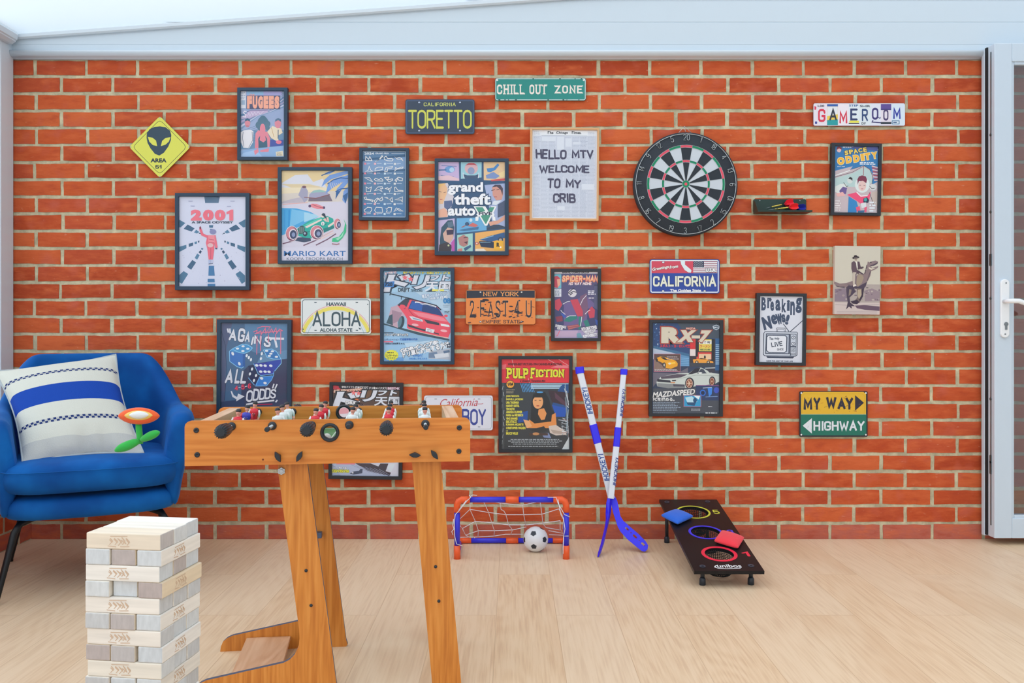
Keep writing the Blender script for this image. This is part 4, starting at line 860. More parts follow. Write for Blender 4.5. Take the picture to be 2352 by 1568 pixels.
def art_sportscar(a, u0, v0, u1, v1):
    a.r('#2b4a7c', u0-9, v0-9, u1+9, v1+9); a.p('#44505f', [480, 105, 1108, 105, 1108, 330, 640, 330]); a.p('#3f6f96', [128, 440, 660, 560, 660, 640, 128, 480]); a.p('#b9c6d8', [128, 480, 400, 540, 530, 580, 530, 640, 128, 640]); a.p('#5f93bf', [530, 570, 660, 600, 660, 745, 530, 745]); a.r('#33405c', 128, 740, 1108, 1440)
    for i in range(5): a.l('#7fb2d8', 9, [535, 620+i*26, 655, 628+i*26])
    rd = random.Random(2)
    for i in range(26): a.r(rd.choice(['#4f86c4', '#9cc8ec', '#dcecf6', '#2f62a4']), *(lambda x, y: (x, y, x+rd.uniform(10, 22), y+rd.uniform(8, 16)))(rd.uniform(130, 290), rd.uniform(110, 460)))
    for i in range(10): a.l('#24487e', 6, [128+i*40, 110, 128+i*40, 470])
    a.r('#2b5f94', 1040, 330, 1108, 800)
    for i in range(11): a.r('#bfe0f2', 1045, 420+i*28, 1103, 430+i*28)
    a.r('#3a3038', 664, 340, 1040, 745); a.r('#d83a38', 668, 340, 750, 490); a.r('#e8dcd8', 668, 490, 750, 590); a.r('#e6cf5c', 800, 345, 985, 518); a.r('#d8453c', 765, 535, 1000, 640); a.r('#ecc8a0', 800, 560, 980, 640); a.r('#22242c', 985, 340, 1025, 660); a.r('#22242c', 752, 370, 785, 600)
    a.r('#f0efe8', 800, 360, 985, 412); a.t('居食家', 812, 372, 972, 408, '#22242c', .03); a.t('ラーメン', 815, 425, 968, 468, '#d4493e', .03); a.t('横浜店', 815, 482, 968, 510, '#3b6a50', .02); a.e('#2a2a34', 888, 610, 14, 30); a.r('#3f424c', 664, 690, 1040, 745)
    a.p('#f0a23a', [712, 640, 790, 630, 830, 618, 900, 625, 940, 650, 1010, 668, 1015, 690, 720, 690]); a.p('#2c2a32', [790, 632, 830, 622, 890, 628, 910, 640]); a.e('#24262e', 770, 680, 24); a.e('#d8c8a8', 770, 680, 12); a.e('#24262e', 938, 680, 24); a.e('#d8c8a8', 938, 680, 12)
    a.r('#cf7f9a', 138, 560, 530, 825); a.r('#5f4844', 144, 566, 524, 818); a.p('#8f7468', [144, 640, 330, 780, 300, 790, 144, 790]); a.p('#f0a824', [185, 620, 230, 600, 300, 610, 460, 660, 490, 700, 485, 740, 390, 780, 320, 770, 280, 700, 190, 660]); a.p('#332b33', [230, 610, 290, 610, 330, 640, 400, 655, 300, 650]); a.p('#ffd04a', [330, 690, 450, 680, 460, 700, 360, 720]); a.e('#24222a', 290, 725, 24, 38); a.e('#b9b0a8', 290, 725, 12, 22); a.e('#24222a', 185, 655, 12, 26); a.e('#e9ded0', 370, 702, 20, 14); a.lines('#d8cfd0', 150, 785, 500, 815, 2, 8, 3); a.lines('#ddd0d4', 330, 590, 510, 650, 2, 8, 5)
    # pale coupe
    a.p('#6f6a78', [128, 835, 470, 850, 640, 760, 640, 860, 240, 900, 128, 1050]); a.p('#cfd6cf', [178, 975, 240, 900, 470, 850, 660, 840, 740, 780, 830, 758, 920, 800, 1000, 840, 1108, 850, 1108, 960, 1030, 1000, 720, 1040, 600, 1070, 380, 1070, 190, 1040]); a.p('#5a4f5c', [240, 900, 480, 855, 640, 860, 540, 905, 420, 920, 250, 930]); a.p('#2e2c38', [640, 860, 745, 775, 825, 762, 790, 830, 700, 855]); a.p('#434a58', [778, 850, 830, 775, 870, 785, 915, 845]); a.p('#3c3a48', [890, 770, 1035, 770, 1040, 830, 960, 835]); a.l('#e9ece6', 9, [890, 768, 1040, 762]); a.p('#31303c', [190, 930, 380, 950, 395, 985, 190, 970]); a.p('#26242c', [402, 945, 472, 940, 460, 960, 410, 962]); a.p('#d88a4c', [385, 975, 455, 975, 450, 990, 390, 990]); a.p('#8b8f90', [190, 990, 600, 1010, 600, 1060, 380, 1068, 190, 1040]); a.p('#55525e', [420, 1005, 590, 1010, 590, 1040, 430, 1040]); a.e('#e9ebe6', 820, 838, 30, 12); a.l('#aab2ac', 7, [480, 930, 760, 870, 1100, 880])
    for x, y, rx, ry in ((665, 990, 58, 80), (998, 960, 40, 66)): a.e('#2a2630', x, y, rx+8, ry+6); a.e('#d9b0a0', x-3, y+2, rx*.85, ry*.85); a.e('#8c5038', x-5, y+2, rx*.68, ry*.74); a.e('#e2bfa0', x-5, y+2, rx*.2, ry*.22)
    for k in range(6): a.l('#e6c6a8', 9, [660, 992, 660 + 36*math.cos(k*1.047), 992 + 54*math.sin(k*1.047)])
    a.p('#4a4e58', [128, 1070, 1108, 1050, 1108, 1440, 128, 1440]); a.p('#2c3d66', [755, 1020, 1100, 1020, 1100, 1240, 840, 1240, 760, 1160]); a.l('#b45a9a', 6, [755, 1020, 1100, 1020, 1100, 1240]); a.e('#2f6fd0', 860, 1130, 44, 46); a.e('#1b2748', 860, 1130, 28, 30); a.p('#3a86e0', [930, 1060, 1000, 1050, 990, 1150, 950, 1190]); a.e('#3f58c4', 1060, 1090, 40, 44); a.l('#cfe0f0', 9, [860, 1060, 990, 1050]); a.l('#8fb4e4', 7, [900, 1190, 1080, 1180])
    a.r('#c06a86', 578, 1165, 838, 1338); a.r('#2f9ccc', 586, 1172, 830, 1330); a.p('#bfe4f0', [600, 1200, 700, 1180, 780, 1260, 650, 1310]); a.e('#1f4f78', 745, 1240, 28, 36); a.p('#e9f4f6', [720, 1170, 820, 1175, 800, 1230]); a.p('#24527c', [620, 1270, 760, 1270, 740, 1320, 640, 1310])
    a.t('MAZDA', 608, 172, 750, 204, '#e9b8a8', .05, ol=('#b03a38', .05))
    a.t('R', 245, 165, 560, 405, '#d9cfb9', .08, ol=('#a5443a', .05), sk=-.0, rot=0); a.t('X', 500, 210, 740, 385, '#d9cfb9', .08, ol=('#a5443a', .05), sk=.3); a.r('#d9cfb9', 690, 288, 815, 332); a.t('7', 810, 212, 960, 390, '#d9cfb9', .07, ol=('#a5443a', .05), sk=.3)
    a.t('スポルト・ヨーロッパ登場！', 225, 422, 722, 468, '#e8343e', .03)
    a.t('MAZDASPEED', 128, 1098, 745, 1180, '#eceae6', .03, rot=-5, sk=.25); a.t('FCを極める。', 128, 1200, 445, 1255, '#f0f0ee', .03)
    a.lines('#9fb0c4', 128, 1262, 560, 1405, 6, 10, 7); a.lines('#d0d4da', 690, 1360, 830, 1400, 2, 7, 8); a.lines('#f0f0ee', 900, 1412, 1100, 1440, 1, 16, 9); a.lines('#8d97a6', 128, 1415, 560, 1440, 1, 8, 2); a.lines('#dfe3e8', 940, 1320, 1020, 1345, 1, 10, 2)
    a.p('#c9d4de', [998, 150, 1050, 128, 1106, 150, 1095, 185, 1052, 210, 1008, 185]); a.p('#5a6a7c', [1012, 155, 1050, 140, 1092, 155, 1082, 180, 1052, 198, 1020, 180]); a.lines('#e4ecf2', 1022, 158, 1082, 178, 1, 14, 3)

def art_paperback(a, u0, v0, u1, v1):
    a.r('#373d43', u0-9, v0-9, u1+9, v1+9); a.r('#e3303c', 145, 95, 1162, 450); a.p('#ea6a72', [150, 180, 215, 170, 215, 240, 150, 250]); a.p('#ee7d86', [880, 220, 1000, 180, 1150, 190, 1150, 230, 960, 225])
    a.r('#4b5258', 145, 450, 185, 1450)
    for i in range(8): a.l('#4f9fdc', 10, [430 + i*22, 458, 470 + i*24, 590])          # blinds
    for i in range(4): a.l('#bfe2f6', 13, [585, 465 + i*22, 1150, 465 + i*22])
    a.p('#23508c', [990, 560, 1060, 470, 1150, 470, 1150, 900, 960, 880, 900, 790]); a.p('#1f56b8', [900, 780, 1120, 830, 1100, 960, 960, 960]); a.p('#1d4f9e', [400, 900, 540, 870, 530, 1030, 390, 1050]); a.p('#3a2833', [840, 560, 1150, 600, 1150, 800, 900, 740]); a.p('#5b3a4a', [940, 590, 1140, 770, 1110, 810, 950, 680])
    # stand-in: plain bust of a dark-haired person in a black top
    a.p('#22262a', [580, 1080, 590, 760, 620, 620, 700, 575, 800, 590, 850, 680, 900, 850, 960, 920, 930, 1080]); a.p('#e89a58', [700, 850, 780, 830, 820, 910, 790, 1000, 740, 1010, 690, 920]); a.e('#efac72', 690, 735, 78, 105); a.p('#1c2024', [600, 720, 620, 640, 700, 610, 780, 640, 800, 720, 760, 670, 640, 670]); a.l('#5a2c22', 9, [640, 715, 668, 712]); a.l('#5a2c22', 9, [705, 712, 738, 714]); a.l('#b8402e', 13, [668, 795, 710, 795]); a.e('#4f9fdc', 720, 590, 50, 12)
    a.p('#e9944e', [520, 1130, 560, 1000, 640, 1060, 890, 1030, 900, 930, 955, 900, 970, 1080, 860, 1130]); a.p('#efb27c', [470, 1000, 560, 1020, 600, 1100, 520, 1130])
    a.p('#d8c9bd', [850, 1100, 960, 1080, 1110, 1180, 1120, 1230, 960, 1240, 870, 1200]); a.p('#b9a698', [880, 1150, 1060, 1180, 1080, 1220, 920, 1210]); a.p('#7f90b8', [740, 1210, 850, 1200, 890, 1280, 780, 1270]); a.p('#2f3338', [560, 1160, 780, 1100, 830, 1170, 700, 1200]); a.r('#4b3a38', 560, 1205, 840, 1240); a.e('#c98f5c', 660, 1215, 50, 22)
    rd = random.Random(8)
    for i in range(30): a.l(rd.choice(['#cfd8dc', '#8fa4b0', '#a8746a', '#e6eaec']), rd.uniform(4, 12), [1150, rd.uniform(450, 1440), rd.uniform(1080, 1140), rd.uniform(450, 1440)] if i % 3 == 0 else [rd.uniform(980, 1150), 960 + i*9, rd.uniform(1040, 1158), 980 + i*9])
    a.p('#cfd6d8', [1050, 1448, 1110, 1340, 1158, 1260, 1158, 1448])
    for p in ([840,100,890,125,1000,190],[1000,95,1080,150,1150,190],[300,100,330,210],[545,380,560,450]): a.l('#f0b0b0', 7, p)
    for i in range(10): a.l('#b9c2c6', rd.uniform(3, 9), [rd.uniform(148, 185), 500 + i*90, rd.uniform(148, 190), 560 + i*90])
    a.t('WINNER-BEST PICTURE-1994 CANNES-FILM FESTIVAL', 238, 152, 1060, 190, '#4a1420', .03)
    a.t('P', 212, 225, 300, 385, '#e8e337', font='s', wgt=.24, serif=.24, ol=('#5c3414', .08)); a.t('ULP', 305, 230, 545, 385, '#e8e337', font='s', wgt=.24, gap=.32, serif=.2, ol=('#5c3414', .08)); a.t('F', 572, 225, 650, 385, '#e8e337', font='s', wgt=.24, serif=.24, ol=('#5c3414', .08)); a.t('ICTION', 655, 230, 1088, 385, '#e8e337', font='s', wgt=.24, gap=.32, serif=.2, ol=('#5c3414', .08))
    a.t('a Quentin Tarantino film', 420, 405, 800, 440, '#4a1420', .03, sk=.2)
    a.e('#1e2022', 275, 472, 64, 60); a.e('#f2ab3c', 275, 472, 58, 54); a.t('10¢', 238, 445, 318, 500, '#1b1b1b', .06, rot=-8)
    a.lines('#d8c8a0', 215, 545, 350, 610, 3, 7, 4)
    for tx, x, y in (('JOHN TRAVOLTA',410,652),('SAMUEL L. JACKSON',466,700),('UMA THURMAN',402,746),('HARVEY KEITEL',412,795),('TIM ROTH',338,842),('AMANDA PLUMMER',455,888),('MARIA de MEDEIROS',468,935),('VING RHAMES',384,985),('ERIC STOLTZ',372,1032),('ROSANNA ARQUETTE',472,1078),('CHRISTOPHER WALKEN',502,1126),('BRUCE WILLIS',390,1208)):
        a.t(tx, 212, y - 19, x, y + 19, '#e9e154', .05)
    a.t('and', 212, 1160, 240, 1178, '#e9e154', .04)
    a.lines('#9fa7ac', 212, 1288, 1080, 1380, 4, 13, 5, True); a.lines('#b9c0c4', 245, 1390, 1040, 1415, 1, 12, 3)

def art_tuner(a, u0, v0, u1, v1):
    a.r('#a6cfe8', u0-9, v0-9, u1+9, v1+9); a.p('#9fc3de', [130, 440, 1098, 440, 1098, 900, 130, 900]); a.p('#b7d3e6', [560, 420, 1098, 420, 1098, 760, 900, 640]); a.p('#8fb8d8', [130, 900, 1098, 1130, 1098, 1270, 130, 1050]); a.p('#9cc8ea', [130, 1040, 1098, 1260, 1098, 1438, 130, 1438]); a.p('#bcd9ee', [430, 1180, 900, 1130, 1098, 1200, 1098, 1300, 500, 1300]); a.r('#6fa6dc', 130, 1380, 420, 1438)
    a.p('#b7bfcc', [790, 1300, 900, 1280, 1090, 1255, 1095, 1420, 780, 1400]); a.p('#6f86a4', [780, 1320, 900, 1300, 920, 1390, 780, 1390]); a.p('#d8dee6', [860, 1340, 1060, 1310, 1080, 1370, 880, 1400]); a.p('#5c7594', [990, 1290, 1080, 1275, 1088, 1310, 1000, 1325])
    # drifting red saloon
    a.p('#34505f', [130, 890, 400, 960, 1080, 1120, 1080, 1145, 640, 1060, 130, 910]); a.p('#c9a9b8', [210, 780, 240, 660, 330, 630, 430, 700, 470, 800, 400, 780, 330, 870, 340, 960, 200, 900]); a.p('#a88a9c', [250, 700, 400, 740, 350, 860, 260, 900]); a.p('#3c5a68', [170, 890, 215, 780, 260, 760, 265, 920]); a.p('#ee5468', [330, 630, 440, 540, 530, 540, 900, 640, 1000, 790, 1070, 880, 1095, 900, 1095, 1020, 1060, 1110, 860, 1070, 560, 1000, 470, 960, 470, 830, 430, 760]); a.p('#3d4656', [330, 628, 430, 545, 510, 548, 470, 640, 440, 690]); a.p('#22457f', [485, 680, 540, 560, 880, 640, 940, 700, 990, 790, 760, 740]); a.p('#2d63b4', [500, 670, 545, 575, 700, 610, 680, 720]); a.l('#1e2c40', 16, [440, 540, 540, 545, 890, 635, 960, 700]); a.l('#f0f4f8', 20, [585, 588, 640, 592, 690, 612, 760, 618, 890, 655]); a.l('#22457f', 6, [600, 596, 700, 612, 880, 652])
    a.p('#f58a98', [540, 720, 760, 755, 990, 810, 1060, 870, 900, 850, 640, 790]); a.e('#ee5468', 410, 650, 46, 26, a=20); a.e('#ee5468', 1030, 785, 28, 18); a.l('#b02c44', 7, [490, 690, 560, 780, 700, 830, 900, 880])
    a.p('#dfe8ee', [500, 790, 560, 795, 690, 840, 700, 868, 540, 840]); a.p('#8fa9bf', [540, 805, 670, 840, 680, 858, 560, 832]); a.p('#3a3c4c', [712, 835, 930, 885, 935, 920, 760, 890]); a.p('#e9eef0', [950, 895, 1075, 915, 1085, 945, 960, 930]); a.p('#393f4e', [480, 905, 560, 930, 640, 960, 730, 980, 930, 1040, 930, 1055, 700, 1000, 490, 940]); a.p('#e6eaee', [745, 955, 868, 985, 850, 1032, 735, 1005]); a.lines('#7d8894', 760, 965, 850, 1015, 2, 10, 2); a.e('#f3b9bf', 588, 915, 50, 18, a=8); a.e('#f3b9bf', 1000, 1000, 50, 18, a=8); a.l('#e8d4c0', 9, [480, 975, 700, 1030, 900, 1075, 1060, 1100])
    a.e('#2c4450', 385, 880, 44, 95, a=12); a.e('#5d8290', 368, 875, 26, 78, a=12); a.l('#22323e', 14, [225, 465, 390, 505, 560, 545]); a.l('#22323e', 10, [390, 505, 385, 550]); a.l('#22323e', 12, [232, 455, 222, 490])
    # masthead
    a.r('#7fc0e6', 130, 138, 1098, 190)
    a.t('最強凸凹ドリフター夫婦がガチンコ勝負', 412, 146, 1094, 186, '#f2e25c', .035, ol=('#3a3a20', .05)); a.t('現場で', 150, 150, 320, 195, '#f4f4fa', .03, ol=('#e06a86', .06), rot=-8); a.t('ドジャーコタン', 135, 190, 400, 250, '#f6f8fc', .03, ol=('#3f6a9a', .05), rot=-10)
    a.t('ド', 160, 185, 520, 440, '#d9dce6', .045, ol=('#30465e', .05), sk=.35); a.t('リ', 540, 200, 780, 400, '#d9dce6', .045, ol=('#30465e', .05), sk=.3); a.t('フト', 800, 195, 1080, 278, '#d9dce6', .06, ol=('#30465e', .07), sk=.3); a.t('天国', 735, 290, 1092, 430, '#e6e8f0', .03, ol=('#30465e', .05), sk=.15)
    for x, y in ((440, 235), (522, 255)): a.p('#f0707c', [c for k in range(10) for c in (x + (50 if k % 2 == 0 else 20)*math.sin(math.pi*k/5), y - (50 if k % 2 == 0 else 20)*math.cos(math.pi*k/5))])
    a.t('DRIFT', 340, 380, 512, 440, '#2c4a60', .05, ol=('#d8e8f2', .04)); a.t('TENGOKU', 520, 402, 700, 440, '#2c4a60', .03, sk=.3); a.p('#3b7fc4', [140, 300, 290, 285, 280, 370, 140, 372]); a.t('720', 150, 302, 262, 358, '#20344e', .06); a.lines('#e9e46a', 830, 395, 1070, 435, 1, 26, 6)
    a.t('埼玉サンドバモンニット', 680, 452, 1090, 512, '#eef4fa', .03, ol=('#3f74b0', .05), rot=-7); a.t('30年後発表!', 790, 505, 1060, 545, '#eef4fa', .03, ol=('#3f74b0', .05), rot=-6); a.t('08', 990, 528, 1098, 608, '#2f86c4', .05); a.lines('#7f93a8', 990, 620, 1090, 670, 2, 6, 3); a.lines('#3a4656', 1010, 710, 1090, 750, 2, 8, 3)
    a.r('#2c3844', 138, 1022, 275, 1032); a.t('ドランク職業事業の分類', 150, 1040, 485, 1076, '#f0f2f4', .03, ol=('#26323e', .07)); a.t('レギュレーション', 150, 1110, 350, 1140, '#2c4f8c', .02); a.t('改造無制限の条件', 365, 1105, 622, 1140, '#2f6fc0', .03); a.r('#e67a94', 135, 1148, 270, 1166); a.t('1000km\'2000馬ちゃん', 152, 1170, 440, 1198, '#26344c', .03)
    a.t('GDBインプを', 365, 1190, 930, 1260, '#f2f4f8', .06, ol=('#3d4a5c', .06), rot=-13); a.t('ドリ車に改造する方法', 395, 1225, 1095, 1315, '#f2f4f8', .05, ol=('#3d4a5c', .06), rot=-13); a.t('4WD技', 552, 1338, 705, 1375, '#2f7fd0', .04); a.t('2WD車に手を入れろ', 495, 1385, 760, 1415, '#3a8ad4', .02)
    a.p('#e9e645', [c for k in range(28) for c in (245 + (108 if k % 2 == 0 else 92)*math.cos(math.pi*k/14), 1350 + (82 if k % 2 == 0 else 70)*math.sin(math.pi*k/14))]); a.t('リンクサーキット', 165, 1338, 332, 1375, '#26302a', .04); a.lines('#3a4430', 185, 1305, 310, 1325, 1, 12, 2); a.lines('#3a4430', 185, 1382, 310, 1400, 1, 10, 3)

def art_nightcomic(a, u0, v0, u1, v1):
    a.r('#56517a', u0-9, v0-9, u1+9, v1+9); a.p('#6f5f92', [155, 860, 480, 700, 760, 620, 975, 820, 975, 1180, 155, 1180]); a.p('#7a5a78', [640, 620, 760, 560, 800, 900, 700, 1060, 600, 1000]); a.r('#3d3f5e', 905, 400, 975, 1060)
    for i in range(7): a.l('#6b6d92', 5, [912 + i*9, 420, 912 + i*9, 1040])
    for p in ([155,740,260,700,330,790,330,1180,155,1180],[780,860,880,820,975,880,975,1180,760,1180]): a.p('#3f4470', p)       # skyline
    a.p('#c9455a', [450, 690, 590, 670, 690, 900, 690, 990, 590, 1000, 540, 900]); a.p('#c9455a', [160, 700, 250, 660, 300, 780, 230, 900, 165, 860]); a.p('#c9455a', [780, 900, 860, 810, 920, 880, 910, 1020, 820, 1040])   # plain colour shapes
    a.p('#2f8078', [330, 1090, 400, 1000, 580, 990, 590, 1040, 440, 1110]); a.p('#2f8078', [610, 1010, 680, 1010, 660, 1200, 610, 1270]); a.p('#2f8078', [700, 1090, 780, 1060, 830, 1190, 750, 1200]); a.p('#3a5ab0', [265, 940, 330, 950, 380, 1010, 330, 1030]); a.p('#3a5ab0', [920, 1050, 975, 1080, 975, 1170, 940, 1150])
    for p in ([310,770,390,725,450,715],[640,790,690,680,760,600],[270,880,300,920,360,965],[380,1020,440,990,560,988],[640,1190,660,1100,668,1010],[730,960,790,900,830,880]): a.l('#e9e4ea', 11, p)
    a.p('#8e3a50', [170, 1010, 300, 990, 310, 1090, 200, 1110]); a.p('#a8565c', [390, 1180, 600, 1150, 640, 1190, 420, 1260]); a.l('#c98a88', 7, [400, 1200, 600, 1170]); a.l('#c98a88', 7, [420, 1235, 610, 1200])
    a.e('#ded8dc', 492, 560, 82, 76)
    for p in ([410,560,500,480,530,470],[420,575,510,530,575,545],[440,600,500,560]): a.l('#2f2c46', 16, p)
    a.r('#a69ac0', 158, 1262, 978, 1412); a.p('#c2a8c4', [158, 1280, 600, 1270, 560, 1400, 158, 1405]); a.l('#e8647c', 13, [255, 1270, 215, 1350, 195, 1375]); a.p('#6f9fb0', [570, 1330, 640, 1310, 690, 1410, 590, 1410])
    a.r('#dedce4', 150, 155, 978, 192); a.t('MARVEL COMICS GROUP', 300, 158, 810, 188, '#2a2836', .05)
    a.r('#6fb8c8', 150, 202, 282, 470); a.p('#c9485c', [150, 250, 200, 230, 262, 280, 262, 400, 210, 465, 150, 450]); a.p('#e8a890', [200, 300, 262, 290, 262, 400, 215, 450]); a.r('#dfe2ea', 150, 478, 282, 628); a.lines('#5a6a86', 160, 488, 274, 620, 6, 11, 4)
    a.t('SPIDER-MAN', 300, 215, 975, 372, '#f29a6c', font='s', wgt=.2, gap=.28, ol=('#d8344c', .16), sk=.12); a.t('SPIDER-MAN', 300, 208, 975, 345, '#f7c49a', font='s', wgt=.18, gap=.3, sk=.12); a.t('NO WAY HOME', 425, 345, 855, 415, '#f4f2f4', font='s', wgt=.2, gap=.26, ol=('#c03048', .14), sk=.12)
    a.lines('#e8e6ee', 785, 505, 935, 595, 3, 17, 5); a.lines('#efe8ec', 800, 642, 928, 666, 1, 15, 6)
    a.t('UNMISSABLE', 168, 1165, 375, 1215, '#efecf2', .05, ol=('#2a2438', .05), rot=10); a.t('ISSUE!', 205, 1205, 310, 1255, '#efecf2', .05, ol=('#2a2438', .05), rot=8)
    for tx, b in (('WITH GREAT POWER', (660,1190,958,1262)), ('THERE MUST ALSO', (700,1255,935,1308)), ('COME GREAT', (740,1300,905,1345)), ('RESPONSIBILITY', (692,1330,972,1395))): a.t(tx, *b, '#f1eef4', .06, ol=('#3a2f4c', .06), rot=-9)

def art_dice(a, u0, v0, u1, v1):
    a.r('#4f6f92', u0-9, v0-9, u1+9, v1+9); a.p('#434a66', [560, 800, 900, 700, 1180, 690, 1180, 1560, 440, 1560, 460, 900]); a.p('#565f80', [115, 115, 300, 115, 210, 520, 190, 1300, 115, 1560]); a.p('#3c4a6c', [115, 1380, 500, 1330, 500, 1560, 115, 1560]); a.p('#5f88ae', [500, 130, 1180, 115, 1180, 540, 700, 600, 500, 520]); a.l('#2e3f5c', 7, [120, 220, 190, 480, 215, 900, 180, 1360]); a.p('#6a93b8', [760, 620, 1180, 540, 1180, 680, 700, 760])
    Wt = '#e4e6ee'
    def die(body, edge, lines_):
        for c, p in body: a.p(c, p)
        for p in lines_: a.l(edge, 10, p)
    die([('#3f78c4', [255, 570, 480, 610, 500, 820, 450, 835, 380, 815, 260, 730]), ('#4a9ad4', [255, 565, 320, 520, 470, 452, 560, 470, 625, 515, 590, 560, 490, 600, 380, 590]), ('#3565ac', [470, 600, 510, 600, 505, 820, 470, 830])], '#8fd0f4', [[255, 570, 320, 520, 470, 452, 560, 470, 625, 515, 570, 575, 490, 603, 400, 585, 310, 540], [255, 570, 262, 730, 380, 815, 450, 838, 490, 815]])
    die([('#3a7cc0', [800, 540, 940, 530, 1010, 570, 1085, 690, 980, 690, 870, 670]), ('#3a4fb0', [840, 740, 1085, 695, 1080, 760, 980, 880, 930, 860])], '#8fd0f4', [[800, 545, 935, 530, 1010, 570, 1085, 695, 1085, 760, 980, 885], [800, 545, 860, 660, 960, 690, 1075, 690]])
    die([('#2c3458', [560, 800, 650, 790, 740, 960, 680, 1110, 590, 1010]), ('#3f45a8', [645, 765, 850, 745, 970, 880, 960, 930, 760, 950]), ('#3c86d8', [670, 1110, 740, 975, 960, 955, 940, 1020, 860, 1120, 760, 1130])], '#7cc0f0', [[645, 765, 720, 930, 760, 955, 968, 925], [970, 890, 965, 950, 930, 1030, 850, 1120, 680, 1125, 740, 980, 945, 958], [560, 990, 660, 1110]])
    for x, y in ((475,488),(385,525),(550,527),(472,565),(852,560),(945,567),(920,605),(895,640),(1010,655)): a.e('#eef2f6', x, y, 27, 16)
    for x, y in ((310,607),(417,768)): a.e('#eef2f6', x, y, 20, 30, a=-25)
    for x, y in ((533,638),(568,668),(602,702),(620,852),(587,930),(685,955),(652,1035),(775,605),(762,685)): a.e('#eef2f6', x, y, 17, 26, a=15)
    for x, y in ((695,793),(762,793),(830,797),(760,892),(830,892),(893,895),(920,797),(775,1000),(830,1075)): a.e('#eef2f6', x, y, 28, 20, a=15)
    P_ = '#ec7f9c'
    for ch, b, r_ in (('A',(255,205,375,400),8),('G',(395,200,505,420),8),('A',(510,240,590,420),8),('I',(610,330,640,470),15),('N',(650,300,770,470),5),('S',(810,330,930,500),12)): a.t(ch, *b, Wt, font='s', wgt=.2, seed=3, ol=('#39435e', .07), rot=r_)
    a.l(Wt, 34, [900, 360, 1130, 365]); a.l(Wt, 34, [985, 370, 1015, 505]); a.l(Wt, 26, [225, 205, 240, 270]); a.l(Wt, 24, [262, 205, 268, 285])
    for p in ([640,260,700,230,690,280,760,240,770,290,830,200,840,280,900,180,880,290,930,210,960,270,1000,190,1010,280,1060,210,1110,240],[700,200,780,170,920,175],[700,320,695,620],[880,300,880,420],[760,300,755,560],[995,290,998,400],[1078,250,1078,610],[660,285,1110,235]): a.l(P_, 13, p)
    for ch, b in (('A',(205,840,330,1080)),('L',(352,850,440,1085)),('L',(440,880,540,1085))): a.t(ch, *b, Wt, font='s', wgt=.2, seed=2, ol=('#39435e', .07), sk=.2)
    for ch, b in (('4',(340,1120,398,1195)),('5',(450,1100,505,1180)),('6',(555,1080,608,1165))): a.t(ch, *b, '#f0526c', font='s', wgt=.2)
    a.l(Wt, 12, [405, 1150, 440, 1145]); a.l(Wt, 12, [508, 1135, 545, 1125])
    a.p(Wt, [280, 1205, 300, 1205, 330, 1270, 385, 1300, 400, 1245, 505, 1290, 370, 1370, 375, 1335, 310, 1300]);
    for ch, b in (('O',(530,1190,640,1380)),('D',(640,1165,735,1360)),('D',(740,1165,835,1345)),('D',(830,1150,920,1335)),('S',(915,1170,1010,1320))): a.t(ch, *b, Wt, font='s', wgt=.17, ol=('#2f3450', .06), sk=.1)
    a.l(Wt, 22, [975, 1085, 950, 1160]); a.l(Wt, 22, [1025, 1090, 990, 1165]); a.l(Wt, 26, [530, 1420, 740, 1378, 980, 1352]); a.l(Wt, 22, [1000, 1380, 1030, 1345]); a.l('#d0305a', 12, [690, 1420, 950, 1410])

